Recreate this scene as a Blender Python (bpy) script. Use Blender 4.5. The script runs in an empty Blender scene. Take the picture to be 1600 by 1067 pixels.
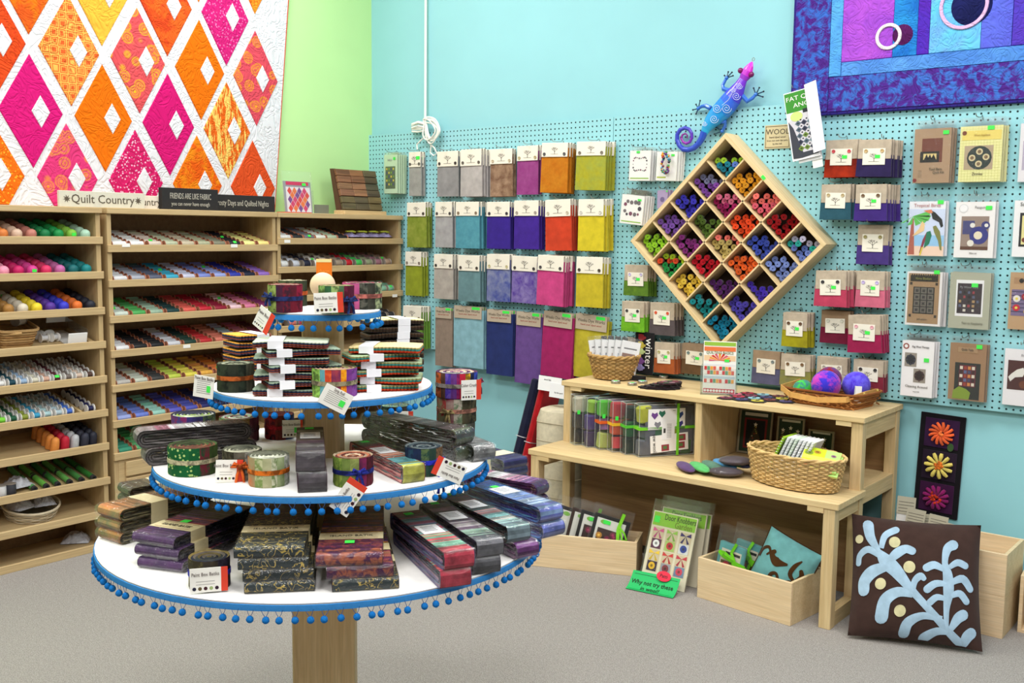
import bpy, math, random
from mathutils import Vector, Matrix, Euler
sc = bpy.context.scene
COL = sc.collection
rnd = random.Random(11)
PI = math.pi
# ---------------------------------------------------------------- camera
FPX, YAW, PIT, ROL = 1592.2, 0.68036, 0.10684, 0.01102
CAM = Vector((4.4762, -4.2015, 1.4244))
FW = Vector((-math.sin(YAW)*math.cos(PIT), math.cos(YAW)*math.cos(PIT), -math.sin(PIT)))
_r = FW.cross(Vector((0, 0, 1))).normalized(); _u = _r.cross(FW)
RT = _r*math.cos(ROL) + _u*math.sin(ROL); UP = -_r*math.sin(ROL) + _u*math.cos(ROL)
cd = bpy.data.cameras.new('camera'); cam = bpy.data.objects.new('camera', cd); COL.objects.link(cam)
cd.sensor_width = 36; cd.lens = 36*FPX/1600; cd.clip_start = .05
cam.matrix_world = Matrix(((RT.x, UP.x, -FW.x, CAM.x), (RT.y, UP.y, -FW.y, CAM.y), (RT.z, UP.z, -FW.z, CAM.z), (0, 0, 0, 1)))
sc.camera = cam
# ---------------------------------------------------------------- world, lamps, exposure
wd = bpy.data.worlds.new('shop_air'); sc.world = wd; wd.use_nodes = True
wd.node_tree.nodes['Background'].inputs[0].default_value = (1, .99, .97, 1)
wd.node_tree.nodes['Background'].inputs[1].default_value = .16
CEIL = 3.55
def area(name, x, y, sx, sy, watt):
    l = bpy.data.lights.new(name, 'AREA'); l.shape = 'RECTANGLE'; l.size = sx; l.size_y = sy; l.energy = watt; l.color = (1, .99, .975)
    o = bpy.data.objects.new(name, l); o.location = (x, y, CEIL-.07); COL.objects.link(o); return o
LAMPS = [(.95, -1.25), (3.2, -1.3), (5.2, -1.3), (1.1, -3.1), (3.4, -3.3), (5.4, -3.3), (1.4, -5.3), (3.4, -5.3), (5.4, -5.3)]
for lx, ly in LAMPS: area('ceiling_lamp', lx, ly, 1.2, .55, 34)
sc.view_settings.view_transform = 'Standard'; sc.view_settings.look = 'None'; sc.view_settings.gamma = 1
sc.view_settings.use_curve_mapping = False
sc.view_settings.exposure = .32
# ---------------------------------------------------------------- points of the room from picture points
def ray(u, v): return FW + RT*((u-800)/FPX) + UP*((533.5-v)/FPX)
def hit(u, v, ax, val):
    d = ray(u, v); return CAM + d*((val-CAM[ax])/d[ax])
def HW(u, v, off=.025): return hit(u, v, 1, -off)       # on the turquoise wall side, off metres in front of it
def HZ(u, v, z): return hit(u, v, 2, z)                 # on a level surface
def HX(u, v, x): return hit(u, v, 0, x)                 # on a plane parallel to the green wall
def lin(c):
    c = c/255.; return c/12.92 if c <= .04045 else ((c+.055)/1.055)**2.4
def S(c): return (lin(c[0]), lin(c[1]), lin(c[2]), 1.)
def mul(c, k): return tuple(max(0, min(255, a*k)) for a in c)
def mixc(a, b, t): return tuple(a[i]*(1-t)+b[i]*t for i in range(3))
def vary(c, k=.12, r=rnd): q = 1+r.uniform(-k, k); return mul(c, q)
# ---------------------------------------------------------------- materials
MATS = {}
def nn(nt, typ, **kw):
    n = nt.nodes.new(typ)
    for k, v in kw.items(): setattr(n, k, v)
    return n
def coords(nt, scale=(1, 1, 1), rand=True):
    tc = nn(nt, 'ShaderNodeTexCoord'); mp = nn(nt, 'ShaderNodeMapping'); mp.inputs['Scale'].default_value = scale
    nt.links.new(tc.outputs['Object'], mp.inputs['Vector'])
    if rand:
        oi = nn(nt, 'ShaderNodeObjectInfo'); m = nn(nt, 'ShaderNodeMath', operation='MULTIPLY'); m.inputs[1].default_value = 37.
        nt.links.new(oi.outputs['Random'], m.inputs[0]); cb = nn(nt, 'ShaderNodeCombineXYZ')
        nt.links.new(m.outputs[0], cb.inputs[0]); nt.links.new(m.outputs[0], cb.inputs[1])
        nt.links.new(cb.outputs[0], mp.inputs['Location'])
    return mp.outputs['Vector']
def ramp(nt, fac, stops, interp='LINEAR'):
    r = nn(nt, 'ShaderNodeValToRGB'); cr = r.color_ramp; cr.interpolation = interp
    while len(cr.elements) < len(stops): cr.elements.new(.5)
    for e, (p, c) in zip(cr.elements, stops): e.position = p; e.color = c if len(c) == 4 else (*c, 1)
    nt.links.new(fac, r.inputs[0]); return r.outputs[0]
def g(v): return (v, v, v, 1)
def newmat(name):
    m = bpy.data.materials.new(name); m.use_nodes = True; nt = m.node_tree
    return m, nt, nt.nodes['Principled BSDF']
def mixnode(nt, a, b, fac, blend='MIX'):
    n = nn(nt, 'ShaderNodeMix', data_type='RGBA', blend_type=blend)
    if isinstance(fac, float): n.inputs[0].default_value = fac
    else: nt.links.new(fac, n.inputs[0])
    for i, x in ((6, a), (7, b)):
        if isinstance(x, tuple): n.inputs[i].default_value = x
        else: nt.links.new(x, n.inputs[i])
    return n.outputs[2]
def noise(nt, vec, scale, detail=3, rough=.55, dist=0.):
    n = nn(nt, 'ShaderNodeTexNoise'); n.inputs['Scale'].default_value = scale; n.inputs['Detail'].default_value = detail
    n.inputs['Roughness'].default_value = rough; n.inputs['Distortion'].default_value = dist
    nt.links.new(vec, n.inputs['Vector']); return n.outputs[0]
def bumpn(nt, b, h, strength, dist=.002):
    n = nn(nt, 'ShaderNodeBump'); n.inputs['Strength'].default_value = strength; n.inputs['Distance'].default_value = dist
    nt.links.new(h, n.inputs['Height']); nt.links.new(n.outputs[0], b.inputs['Normal'])
def M(name, c, rough=.6, spec=.3, metal=0., mott=0., msc=20., bump=0., bsc=200., bd=.002):
    if name in MATS: return MATS[name]
    m, nt, b = newmat(name)
    b.inputs['Roughness'].default_value = rough; b.inputs['Specular IOR Level'].default_value = spec; b.inputs['Metallic'].default_value = metal
    b.inputs['Base Color'].default_value = S(c)
    if mott or bump: v = coords(nt)
    if mott:
        k = ramp(nt, noise(nt, v, msc), [(.25, g(1-mott)), (.75, g(1+mott))])
        nt.links.new(mixnode(nt, S(c), k, 1., 'MULTIPLY'), b.inputs['Base Color'])
    if bump: bumpn(nt, b, noise(nt, v, bsc), bump, bd)
    MATS[name] = m; return m
def attrmat(name, rough=.7, spec=.25, mott=0., msc=30., bump=0., bsc=300., bd=.001, pat=None, psc=40., src='Col', sheen=0., gain=1.):
    """colour comes from the faces ('Col', 'Col2') or, with src='obj', from the object's own colour"""
    if name in MATS: return MATS[name]
    m, nt, b = newmat(name)
    b.inputs['Roughness'].default_value = rough; b.inputs['Specular IOR Level'].default_value = spec
    if sheen: b.inputs['Sheen Weight'].default_value = sheen
    v = coords(nt)
    if src == 'obj': base = nn(nt, 'ShaderNodeObjectInfo').outputs['Color']
    else: base = nn(nt, 'ShaderNodeAttribute', attribute_name='Col').outputs['Color']
    if pat:
        c2 = nn(nt, 'ShaderNodeAttribute', attribute_name='Col2').outputs['Color']
        if pat == 'blotch': f = ramp(nt, noise(nt, v, psc, 4, .6, .6), [(.44, g(0)), (.58, g(1))])
        elif pat == 'soft': f = ramp(nt, noise(nt, v, psc, 5, .6, .4), [(.32, g(0)), (.68, g(1))])
        elif pat == 'vine':
            n_ = noise(nt, v, psc, 2, .5, 1.2); f = ramp(nt, n_, [(.470, g(0)), (.488, g(1)), (.506, g(1)), (.524, g(0))])
        elif pat == 'streak':
            tc = coords(nt, (1, 1.2, .22)); f = ramp(nt, noise(nt, tc, psc, 4, .7, .3), [(.47, g(0)), (.53, g(1))])
        else:
            vo = nn(nt, 'ShaderNodeTexVoronoi'); vo.inputs['Scale'].default_value = psc; nt.links.new(v, vo.inputs['Vector'])
            if pat == 'honey':
                vo.feature = 'DISTANCE_TO_EDGE'; vo.inputs['Randomness'].default_value = .25
                f = ramp(nt, vo.outputs['Distance'], [(.05, g(1)), (.09, g(0)), (.15, g(0)), (.19, g(1)), (.23, g(1)), (.27, g(0))])
            elif pat == 'dots': f = ramp(nt, vo.outputs['Distance'], [(.26, g(1)), (.34, g(0))])
            elif pat == 'flower': f = ramp(nt, vo.outputs['Distance'], [(.1, g(1)), (.16, g(0)), (.24, g(.9)), (.3, g(.1)), (.42, g(.8)), (.52, g(0))])
        base = mixnode(nt, base, c2, f)
    if mott:
        k = ramp(nt, noise(nt, v, msc, 4), [(.25, g((1-mott)*gain)), (.75, g((1+mott)*gain))])
        base = mixnode(nt, base, k, 1., 'MULTIPLY')
    nt.links.new(base, b.inputs['Base Color'])
    if bump: bumpn(nt, b, noise(nt, v, bsc), bump, bd)
    MATS[name] = m; return m
def woodmat(name, c1, c2, axis=0, scale=6., rough=.5, knots=True):
    if name in MATS: return MATS[name]
    m, nt, b = newmat(name); b.inputs['Roughness'].default_value = rough; b.inputs['Specular IOR Level'].default_value = .3
    s = [9., 9., 9.]; s[axis] = .7
    v = coords(nt, tuple(s))
    n1 = noise(nt, v, scale, 5, .6, .8)
    c = ramp(nt, n1, [(.3, S(c1)), (.7, S(c2))])
    s2 = [60., 60., 60.]; s2[axis] = 1.5
    f = noise(nt, coords(nt, tuple(s2)), 4., 3)
    c = mixnode(nt, c, ramp(nt, f, [(.3, g(.86)), (.7, g(1.05))]), 1., 'MULTIPLY')
    if knots:
        s3 = [5., 5., 5.]; s3[axis] = 2.2
        vo = nn(nt, 'ShaderNodeTexVoronoi'); vo.inputs['Scale'].default_value = 1.6; nt.links.new(coords(nt, tuple(s3)), vo.inputs['Vector'])
        k = ramp(nt, vo.outputs['Distance'], [(.025, S(mul(c1, .45))), (.06, g(1))])
        c = mixnode(nt, c, k, 1., 'MULTIPLY')
    nt.links.new(c, b.inputs['Base Color']); bumpn(nt, b, f, .15, .001)
    MATS[name] = m; return m
def clearmat(name, tint=(255, 255, 255), refl=.10, rough=.08, crinkle=0., haze=.0, fk=.3):
    """thin clear plastic: mostly see-through with a real gloss on top"""
    if name in MATS: return MATS[name]
    m = bpy.data.materials.new(name); m.use_nodes = True; nt = m.node_tree; nt.nodes.clear()
    out = nn(nt, 'ShaderNodeOutputMaterial'); tr = nn(nt, 'ShaderNodeBsdfTransparent'); tr.inputs[0].default_value = S(tint)
    gl = nn(nt, 'ShaderNodeBsdfGlossy'); gl.inputs['Roughness'].default_value = rough; gl.inputs[0].default_value = (1, 1, 1, 1)
    df = nn(nt, 'ShaderNodeBsdfDiffuse'); df.inputs[0].default_value = (.9, .9, .9, 1)
    fr = nn(nt, 'ShaderNodeFresnel'); fr.inputs[0].default_value = 1.4
    if crinkle:
        v = coords(nt); bn = nn(nt, 'ShaderNodeBump'); bn.inputs['Strength'].default_value = crinkle; bn.inputs['Distance'].default_value = .004
        nt.links.new(noise(nt, v, 45., 3, .6, 1.5), bn.inputs['Height'])
        nt.links.new(bn.outputs[0], gl.inputs['Normal'])
    ad = nn(nt, 'ShaderNodeMath', operation='MULTIPLY_ADD'); ad.inputs[1].default_value = fk; ad.inputs[2].default_value = refl; nt.links.new(fr.outputs[0], ad.inputs[0])
    m1 = nn(nt, 'ShaderNodeMixShader'); m1.inputs[0].default_value = haze; nt.links.new(tr.outputs[0], m1.inputs[1]); nt.links.new(df.outputs[0], m1.inputs[2])
    m2 = nn(nt, 'ShaderNodeMixShader'); nt.links.new(ad.outputs[0], m2.inputs[0]); nt.links.new(m1.outputs[0], m2.inputs[1]); nt.links.new(gl.outputs[0], m2.inputs[2])
    nt.links.new(m2.outputs[0], out.inputs[0]); MATS[name] = m; return m
PRINT = attrmat('printed_card', .6, .25)
GLOSSY = attrmat('glossy_enamel', .18, .5)
FELT = attrmat('felted_wool', .95, .1, .18, 26., .5, 500., .001, sheen=.15, gain=.86)
CLOTH = attrmat('cotton_cloth', .85, .15, .14, 40., .4, 600., .0006)
BATIK = attrmat('batik_blotch', .8, .15, .1, 60., .2, 500., .0005, 'blotch', 55., gain=.92)
SOFT = attrmat('batik_soft', .8, .15, .1, 60., .2, 500., .0005, 'soft', 22., gain=.88)
VINE = attrmat('batik_vine', .8, .15, .05, 60., .2, 500., .0005, 'vine', 42.)
DOTS = attrmat('dotted_cotton', .8, .15, .05, 60., 0, 1, 1, 'dots', 110.)
OTHREAD = attrmat('spool_thread', .55, .35, .1, 90., .6, 900., .0008, src='obj', gain=.86)
OFELT = attrmat('rolled_wool', .95, .1, .16, 60., .5, 500., .001, src='obj', sheen=.15, gain=.86)
CLEAR = clearmat('clear_bag', refl=.02, rough=.12, crinkle=.6, haze=.018)
WRAP = clearmat('shrink_wrap', refl=.028, rough=.09, crinkle=1., haze=.0, fk=.10)
ACRYL = clearmat('clear_acrylic', (248, 251, 251), refl=.02, rough=.04, haze=.03)
PINE = woodmat('pine_board', (206, 176, 126), (226, 200, 152), 0)
PINEZ = woodmat('pine_upright', (202, 172, 124), (222, 196, 150), 2)
PINEY = woodmat('pine_crosswise', (204, 174, 124), (226, 198, 150), 1)
BIRCH = woodmat('birch_ply', (205, 180, 138), (222, 200, 160), 0, 4., .55, False)
OAKY = woodmat('rack_wood_long', (188, 160, 116), (204, 178, 132), 1, 5., .5, False)
OAKZ = woodmat('rack_wood_upright', (184, 156, 112), (200, 174, 128), 2, 5., .5, False)
DARKP = woodmat('stained_ply', (128, 96, 62), (150, 116, 78), 0, 4., .6, False)
BOXW = woodmat('box_pine', (222, 192, 150), (236, 210, 172), 0, 5., .55, False)
WHITE = M('white_card', (240, 238, 232), .6)
INK = M('black_ink', (34, 30, 30), .7)
METAL = M('hook_wire', (168, 168, 166), .3, .5, 1.)
GREEN = M('price_sticker', (70, 232, 84), .6)
# ---------------------------------------------------------------- mesh builder
class MB:
    def __init__(s): s.v = []; s.f = []; s.mi = []; s.c = []; s.c2 = []; s.M = None; s.col = (200, 200, 200); s.col2 = None; s.mat = 0
    def add(s, vs, fs, col=None, mat=None, col2=None):
        o = len(s.v)
        if s.M: vs = [s.M @ Vector(p) for p in vs]
        s.v += [tuple(p) for p in vs]; k = col or s.col; k2 = col2 or s.col2 or mul(k, .6)
        for f in fs: s.f.append(tuple(i+o for i in f)); s.mi.append(s.mat if mat is None else mat); s.c.append(k); s.c2.append(k2)
        return s
    def box(s, x0, x1, y0, y1, z0, z1, col=None, mat=None, b=0.):
        if b:
            p = rrect(x1-x0, y1-y0, b, 1); cx, cy = (x0+x1)/2, (y0+y1)/2
            P = lambda k, z: [(cx+x*k[0], cy+y*k[1], z) for x, y in p]
            n = len(p); sx = 1-b*1.2/(x1-x0); sy = 1-b*1.2/(y1-y0)
            L = [P((sx, sy), z0), P((1, 1), z0+b*.6), P((1, 1), z1-b*.6), P((sx, sy), z1)]
            return s.loft(L, col, mat)
        v = [(x0, y0, z0), (x1, y0, z0), (x1, y1, z0), (x0, y1, z0), (x0, y0, z1), (x1, y0, z1), (x1, y1, z1), (x0, y1, z1)]
        return s.add(v, [(3, 2, 1, 0), (4, 5, 6, 7), (0, 1, 5, 4), (1, 2, 6, 5), (2, 3, 7, 6), (3, 0, 4, 7)], col, mat)
    def loft(s, loops, col=None, mat=None, cap=True, col2=None):
        n = len(loops[0]); vs = [p for l in loops for p in l]; fs = []
        for i in range(len(loops)-1):
            for j in range(n): a = i*n+j; b = i*n+(j+1) % n; fs.append((a, b, b+n, a+n))
        if cap: fs.append(tuple(reversed(range(n)))); fs.append(tuple(range((len(loops)-1)*n, len(loops)*n)))
        return s.add(vs, fs, col, mat, col2)
    def prism(s, poly, a, b, axis='z', col=None, mat=None, bev=0., col2=None):
        """polygon (list of 2-d points) pushed from a to b along axis; 'y' polygons are (x, z) and face -y"""
        if area2(poly) < 0: poly = poly[::-1]
        if axis == 'y': F = lambda p, t: (p[0], t, p[1])
        elif axis == 'x': F = lambda p, t: (t, p[0], p[1])
        else: F = lambda p, t: (p[0], p[1], t)
        if axis == 'y': a, b = max(a, b), min(a, b)
        else: a, b = min(a, b), max(a, b)
        L = [[F(p, a) for p in poly]]
        if bev:
            cx = sum(p[0] for p in poly)/len(poly); cy = sum(p[1] for p in poly)/len(poly)
            R = max(math.hypot(p[0]-cx, p[1]-cy) for p in poly); k = 1-bev/R; sg = 1 if b > a else -1
            L.append([F(p, b-sg*min(bev, abs(b-a)*.8)) for p in poly]); L.append([F((cx+(p[0]-cx)*k, cy+(p[1]-cy)*k), b) for p in poly])
        else: L.append([F(p, b) for p in poly])
        return s.loft(L, col, mat, True, col2)
    def lathe(s, prof, n=20, col=None, mat=None, c=(0, 0, 0), cap=True):
        L = [[(c[0]+r*math.cos(2*PI*j/n), c[1]+r*math.sin(2*PI*j/n), c[2]+z) for j in range(n)] for r, z in prof]
        return s.loft(L, col, mat, cap)
    def tube(s, path, r, n=6, col=None, mat=None, closed=False, cap=True):
        P = [Vector(p) for p in path]; m = len(P); L = []; up = None
        for i, p in enumerate(P):
            t = (P[(i+1) % m] - P[i-1]) if closed else (P[min(i+1, m-1)] - P[max(i-1, 0)])
            t = t.normalized() if t.length > 1e-9 else Vector((0, 0, 1))
            if up is None:
                up = Vector((0, 0, 1)) if abs(t.z) < .9 else Vector((1, 0, 0))
            a = (up - t*up.dot(t)); a = a.normalized() if a.length > 1e-6 else t.orthogonal().normalized(); up = a; b = t.cross(a)
            rr = r[i] if isinstance(r, (list, tuple)) else r
            L.append([p + a*(rr*math.cos(2*PI*j/n)) + b*(rr*math.sin(2*PI*j/n)) for j in range(n)])
        if closed: L.append(L[0])
        return s.loft(L, col, mat, cap and not closed)
    def sphere(s, c, r, n=14, m=9, col=None, mat=None, sx=1, sy=1, sz=1):
        L = [[(c[0]+r*sx*math.sin(t)*math.cos(2*PI*j/n), c[1]+r*sy*math.sin(t)*math.sin(2*PI*j/n), c[2]-r*sz*math.cos(t)) for j in range(n)] for t in [PI*(i+.15)/(m+.3-.0) for i in range(m+1)]]
        return s.loft(L, col, mat)
    def build(s, name, mats, parent=None, loc=(0, 0, 0), rot=(0, 0, 0), label=None, cat=None, group=None, kind=None, sharp=38, smooth=True, color=None):
        me = bpy.data.meshes.new(name); me.from_pydata(s.v, [], s.f)
        if not isinstance(mats, (list, tuple)): mats = [mats]
        for m in mats: me.materials.append(m)
        me.polygons.foreach_set('material_index', s.mi)
        need = any(m.name.split('.')[0] in ATTR for m in mats)
        if need:
            for nm, cs in (('Col', s.c), ('Col2', s.c2)):
                at = me.color_attributes.new(nm, 'FLOAT_COLOR', 'CORNER'); buf = []; cache = {}
                for f, c in zip(s.f, cs):
                    q = cache.get(c)
                    if q is None: q = cache[c] = S(c)
                    buf += q*len(f)
                at.data.foreach_set('color', buf)
        if smooth:
            me.polygons.foreach_set('use_smooth', [True]*len(s.f)); me.set_sharp_from_angle(angle=math.radians(sharp))
        me.update()
        return obj(name, me, parent, loc, rot, label, cat, group, kind, color)
ATTR = {'printed_card', 'glossy_enamel', 'felted_wool', 'cotton_cloth', 'batik_blotch', 'batik_soft', 'batik_vine', 'dotted_cotton'}
def obj(name, data, parent=None, loc=(0, 0, 0), rot=(0, 0, 0), label=None, cat=None, group=None, kind=None, color=None):
    o = bpy.data.objects.new(name, data); COL.objects.link(o); o.location = loc; o.rotation_euler = rot
    if parent: o.parent = parent
    if label: o['label'] = label
    if cat: o['category'] = cat
    if group: o['group'] = group
    if kind: o['kind'] = kind
    if color: o.color = S(color)
    return o
def E(name, label, cat, loc, rz=0., group=None, rot=None, kind=None):
    return obj(name, None, None, loc, rot or (0, 0, rz), label, cat, group, kind)
def dup(o, loc=None, rot=None, label=None, group=None, parent=None, color=None, top=True):
    c = o.copy(); COL.objects.link(c); c.parent = parent
    if loc is not None: c.location = loc
    if rot is not None: c.rotation_euler = rot
    if label: c['label'] = label
    if group: c['group'] = group
    if color: c.color = S(color)
    for ch in o.children: dup(ch, parent=c, top=False)
    return c
def area2(p): return sum(p[i][0]*p[(i+1) % len(p)][1]-p[(i+1) % len(p)][0]*p[i][1] for i in range(len(p)))
def rrect(w, h, r, n=3):
    r = min(r, w/2*.98, h/2*.98); out = []
    for cx, cy, a0 in ((w/2-r, h/2-r, 0), (-w/2+r, h/2-r, PI/2), (-w/2+r, -h/2+r, PI), (w/2-r, -h/2+r, 1.5*PI)):
        for k in range(n+1): a = a0+PI/2*k/n; out.append((cx+r*math.cos(a), cy+r*math.sin(a)))
    return out
def disc(x, y, r, n=14, sy=1.): return [(x+r*math.cos(2*PI*k/n), y+r*sy*math.sin(2*PI*k/n)) for k in range(n)]
TXT = {}
def text(body, size, parent, loc, rot=(PI/2, 0, 0), mat=INK, sx=1., al='CENTER', name='lettering', ext=.0003, bold=0.):
    """lettering as a mesh part"""
    key = (body, al, ext, bold)
    if key not in TXT:
        cu = bpy.data.curves.new('lettering', 'FONT'); cu.body = body; cu.size = 1; cu.align_x = al; cu.align_y = 'CENTER'; cu.resolution_u = 2
        cu.extrude = ext; cu.offset = bold; o = bpy.data.objects.new('lettering', cu); TXT[key] = bpy.data.meshes.new_from_object(o); bpy.data.objects.remove(o)
        TXT[key].name = 'lettering'
    me = TXT[key]
    if me.users: me = me.copy(); me.materials.clear()
    me.materials.append(mat)
    o = obj(name, me, parent, loc, rot); o.scale = (size*sx, size, 1); return o
# ================================================================ THE ROOM
def wallmat(name, c):
    m, nt, b = newmat(name); b.inputs['Roughness'].default_value = .55; b.inputs['Specular IOR Level'].default_value = .2
    v = coords(nt, rand=False); k = ramp(nt, noise(nt, v, 3., 4), [(.3, g(.975)), (.7, g(1.02))])
    nt.links.new(mixnode(nt, S(c), k, 1., 'MULTIPLY'), b.inputs['Base Color']); bumpn(nt, b, noise(nt, v, 260., 2), .1, .001); return m
TURQ = (147, 203, 212)
LIME = (192, 232, 160)
W_TURQ = wallmat('turquoise_paint', TURQ); W_LIME = wallmat('lime_paint', LIME); W_WHITE = wallmat('ceiling_white', (236, 234, 228))
def carpet():
    m, nt, b = newmat('grey_carpet'); b.inputs['Roughness'].default_value = 1.; b.inputs['Specular IOR Level'].default_value = .05
    v = coords(nt, rand=False); n1 = noise(nt, v, 260., 3, .7); n2 = noise(nt, v, 70., 3, .6)
    c = ramp(nt, n1, [(.3, S((128, 122, 117))), (.55, S((172, 166, 161))), (.75, S((200, 194, 188)))])
    c = mixnode(nt, c, ramp(nt, n2, [(.3, g(.9)), (.7, g(1.06))]), 1., 'MULTIPLY'); nt.links.new(c, b.inputs['Base Color'])
    bumpn(nt, b, n1, .9, .006); return m
def struct(name, mb, mat): return mb.build(name, mat, kind='structure', smooth=False)
struct('floor', MB().box(-.1, 7.5, -7.5, .1, -.1, 0), carpet())
struct('ceiling', MB().box(-.1, 7.5, -7.5, .1, CEIL, CEIL+.1), W_WHITE)
struct('wall_left', MB().box(-.12, 0, -7.5, .12, 0, CEIL), W_LIME)
struct('wall_back', MB().box(0, 7.5, 0, .12, 0, CEIL), W_TURQ)
struct('baseboard_back', MB().box(.3, 7.5, -.012, 0, 0, .105).box(.3, 7.5, -.02, 0, 0, .018), M('rubber_base', (72, 74, 74), .6))
# pegboard: two panels with a one inch hole grid
def pegmat(dx):
    m, nt, b = newmat('pegboard_paint'); b.inputs['Roughness'].default_value = .5; b.inputs['Specular IOR Level'].default_value = .25
    tc = nn(nt, 'ShaderNodeTexCoord'); sp = nn(nt, 'ShaderNodeSeparateXYZ'); nt.links.new(tc.outputs['Object'], sp.inputs[0]); d = []
    for i in (0, 2):
        a = nn(nt, 'ShaderNodeMath', operation='DIVIDE'); a.inputs[1].default_value = .0254; nt.links.new(sp.outputs[i], a.inputs[0])
        f = nn(nt, 'ShaderNodeMath', operation='FRACT'); nt.links.new(a.outputs[0], f.inputs[0])
        s_ = nn(nt, 'ShaderNodeMath', operation='SUBTRACT'); s_.inputs[1].default_value = .5; nt.links.new(f.outputs[0], s_.inputs[0])
        p = nn(nt, 'ShaderNodeMath', operation='POWER'); p.inputs[1].default_value = 2.; nt.links.new(s_.outputs[0], p.inputs[0]); d.append(p.outputs[0])
    s_ = nn(nt, 'ShaderNodeMath', operation='ADD'); nt.links.new(d[0], s_.inputs[0]); nt.links.new(d[1], s_.inputs[1])
    f = ramp(nt, s_.outputs[0], [(.018, g(1)), (.029, g(0))])
    nt.links.new(mixnode(nt, S(TURQ), S((14, 40, 42)), f), b.inputs['Base Color'])
    inv = nn(nt, 'ShaderNodeInvert'); nt.links.new(f, inv.inputs['Color']); bumpn(nt, b, inv.outputs[0], .6, .003); return m
PEG = pegmat(0); PZ = 1.98-48*.0254
for i, (x0, x1) in enumerate(((.0, 1.7085), (1.7115, 1.7115+96*.0254))):
    o = MB().box(0, x1-x0, -.006, .0, 0, 48*.0254).build('pegboard', PEG, loc=(x0, -.019, PZ), smooth=False,
        label=('turquoise pegboard panel nearest the green wall, holding the rows of wool packets', 'turquoise pegboard panel behind the diamond wool box and the pattern packets')[i], cat='pegboard', group='pegboard panels on the turquoise wall')
    MB().box(.01, x1-x0-.01, -.0, .0185, .02, .06).box(.01, x1-x0-.01, 0, .0185, 1.15, 1.19).box(.01, .05, 0, .0185, .06, 1.15).build('furring_strip', PINE, o)

# ================================================================ THREAD RACKS ON THE GREEN WALL
FX = .29
def rack(label, y0, y1, lips, drawer=False, backx=.012):
    r = E('thread_rack', label, 'shelf', (backx, 0, 0), group='wooden thread racks against the green wall')
    D = FX-backx; L = lambda y: y; t = .02
    for a in (y0, y1-t): MB().box(0, D-.004, a, a+t, 0, 1.486).build('side_panel', OAKZ, r)
    MB().box(0, D+.012, y0-.004, y1+.004, 1.486, 1.511, b=.003).build('top_board', OAKY, r)
    MB().box(0, .006, y0+t, y1-t, 0, 1.486).build('back_panel', DARKP, r)
    for z in lips:
        rise = .0 if z < .1 else .062
        # sloping shelf board
        s = MB(); a = y0+t; b = y1-t; zf = z-.024; zb = zf+rise
        s.add([(.007, a, zb-.012), (D-.006, a, zf-.012), (D-.006, b, zf-.012), (.007, b, zb-.012), (.007, a, zb), (D-.006, a, zf), (D-.006, b, zf), (.007, b, zb)],
              [(0, 1, 2, 3), (7, 6, 5, 4), (0, 4, 5, 1), (1, 5, 6, 2), (2, 6, 7, 3), (3, 7, 4, 0)])
        s.build('shelf_board', OAKY, r)
        MB().box(D-.005, D+.011, y0-.004, y1+.004, z-.036, z-.004, b=.002).build('shelf_lip', OAKY, r)
    if drawer:
        zt = lips[-1]-.04
        MB().box(0, D-.002, y0+t, y1-t, 0, zt).build('base_cabinet', OAKY, r)
        for a, b in ((y0+.05, (y0+y1)/2-.005), ((y0+y1)/2+.005, y1-.05)):
            MB().box(D-.002, D+.012, a, b, zt-.075, zt-.008, b=.003).build('drawer', OAKY, r)
            MB().box(D-.002, D+.012, a, b, .06, zt-.085, b=.003).build('door', OAKY, r)
    return r
U1 = (-2.80, -1.873); U2 = (-1.842, -.932); U3 = (-.922, -.045)
L1 = [1.390, 1.240, 1.084, .936, .783, .633, .483, .328, .181, .036]
L2 = [1.354, 1.200, 1.042, .889, .734, .574, .426]
L3 = [1.386, 1.240, 1.090, .936, .783, .633, .483, .328]
rack('wooden thread rack at the left edge with domed spools and baskets', *U1, L1)
rack('middle wooden thread rack with drawers below, under the dark signs', *U2, L2, True)
rack('wooden thread rack in the corner by the pegboard, under the wood block plaque', *U3, L3)
ORD = ['first', 'second', 'third', 'fourth', 'fifth', 'sixth', 'seventh', 'eighth', 'ninth', 'tenth', 'eleventh', 'twelfth']
NTH = ['frontmost', 'second from front', 'third from front', 'fourth from front', 'fifth from front', 'sixth from front', 'seventh from front', 'hindmost']
SL = math.atan2(.062, .265)
def dome_mesh():
    b = MB(); b.lathe([(.012, 0), (.0215, .001), (.0225, .012), (.0215, .0155), (.0225, .019), (.0205, .031), (.0155, .038), (.008, .042), (.006, .0425)], 16)
    b.mat = 1; b.lathe([(.0226, -.002), (.0226, .0008)], 14); return b
def spool_mesh(l=.072, r=.0146, end=(.0165, .0035)):
    b = MB(); R = Matrix.Rotation(-PI/2, 4, 'X'); b.M = R
    b.lathe([(r*.9, -l/2+.004), (r, -l/2+.007), (r, l/2-.007), (r*.9, l/2-.004)], 12)
    b.mat = 1
    for s in (-1, 1):
        z0 = s*l/2; b.lathe([(end[0]*.9, z0-s*end[1]*1.0), (end[0], z0-s*end[1]*.6), (end[0], z0), (end[0]*.4, z0)] if s < 0 else [(end[0]*.4, z0-0.0), (end[0], z0), (end[0], z0-end[1]*.6), (end[0]*.9, z0-end[1])][::-1], 12)
    return b
WSP = M('spool_wood', (178, 116, 90), .55); WPL = M('spool_plastic', (238, 238, 236), .35, .4)
STKM = MB().box(-.0065, .0065, -.009, .009, 0, .0006)
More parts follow.
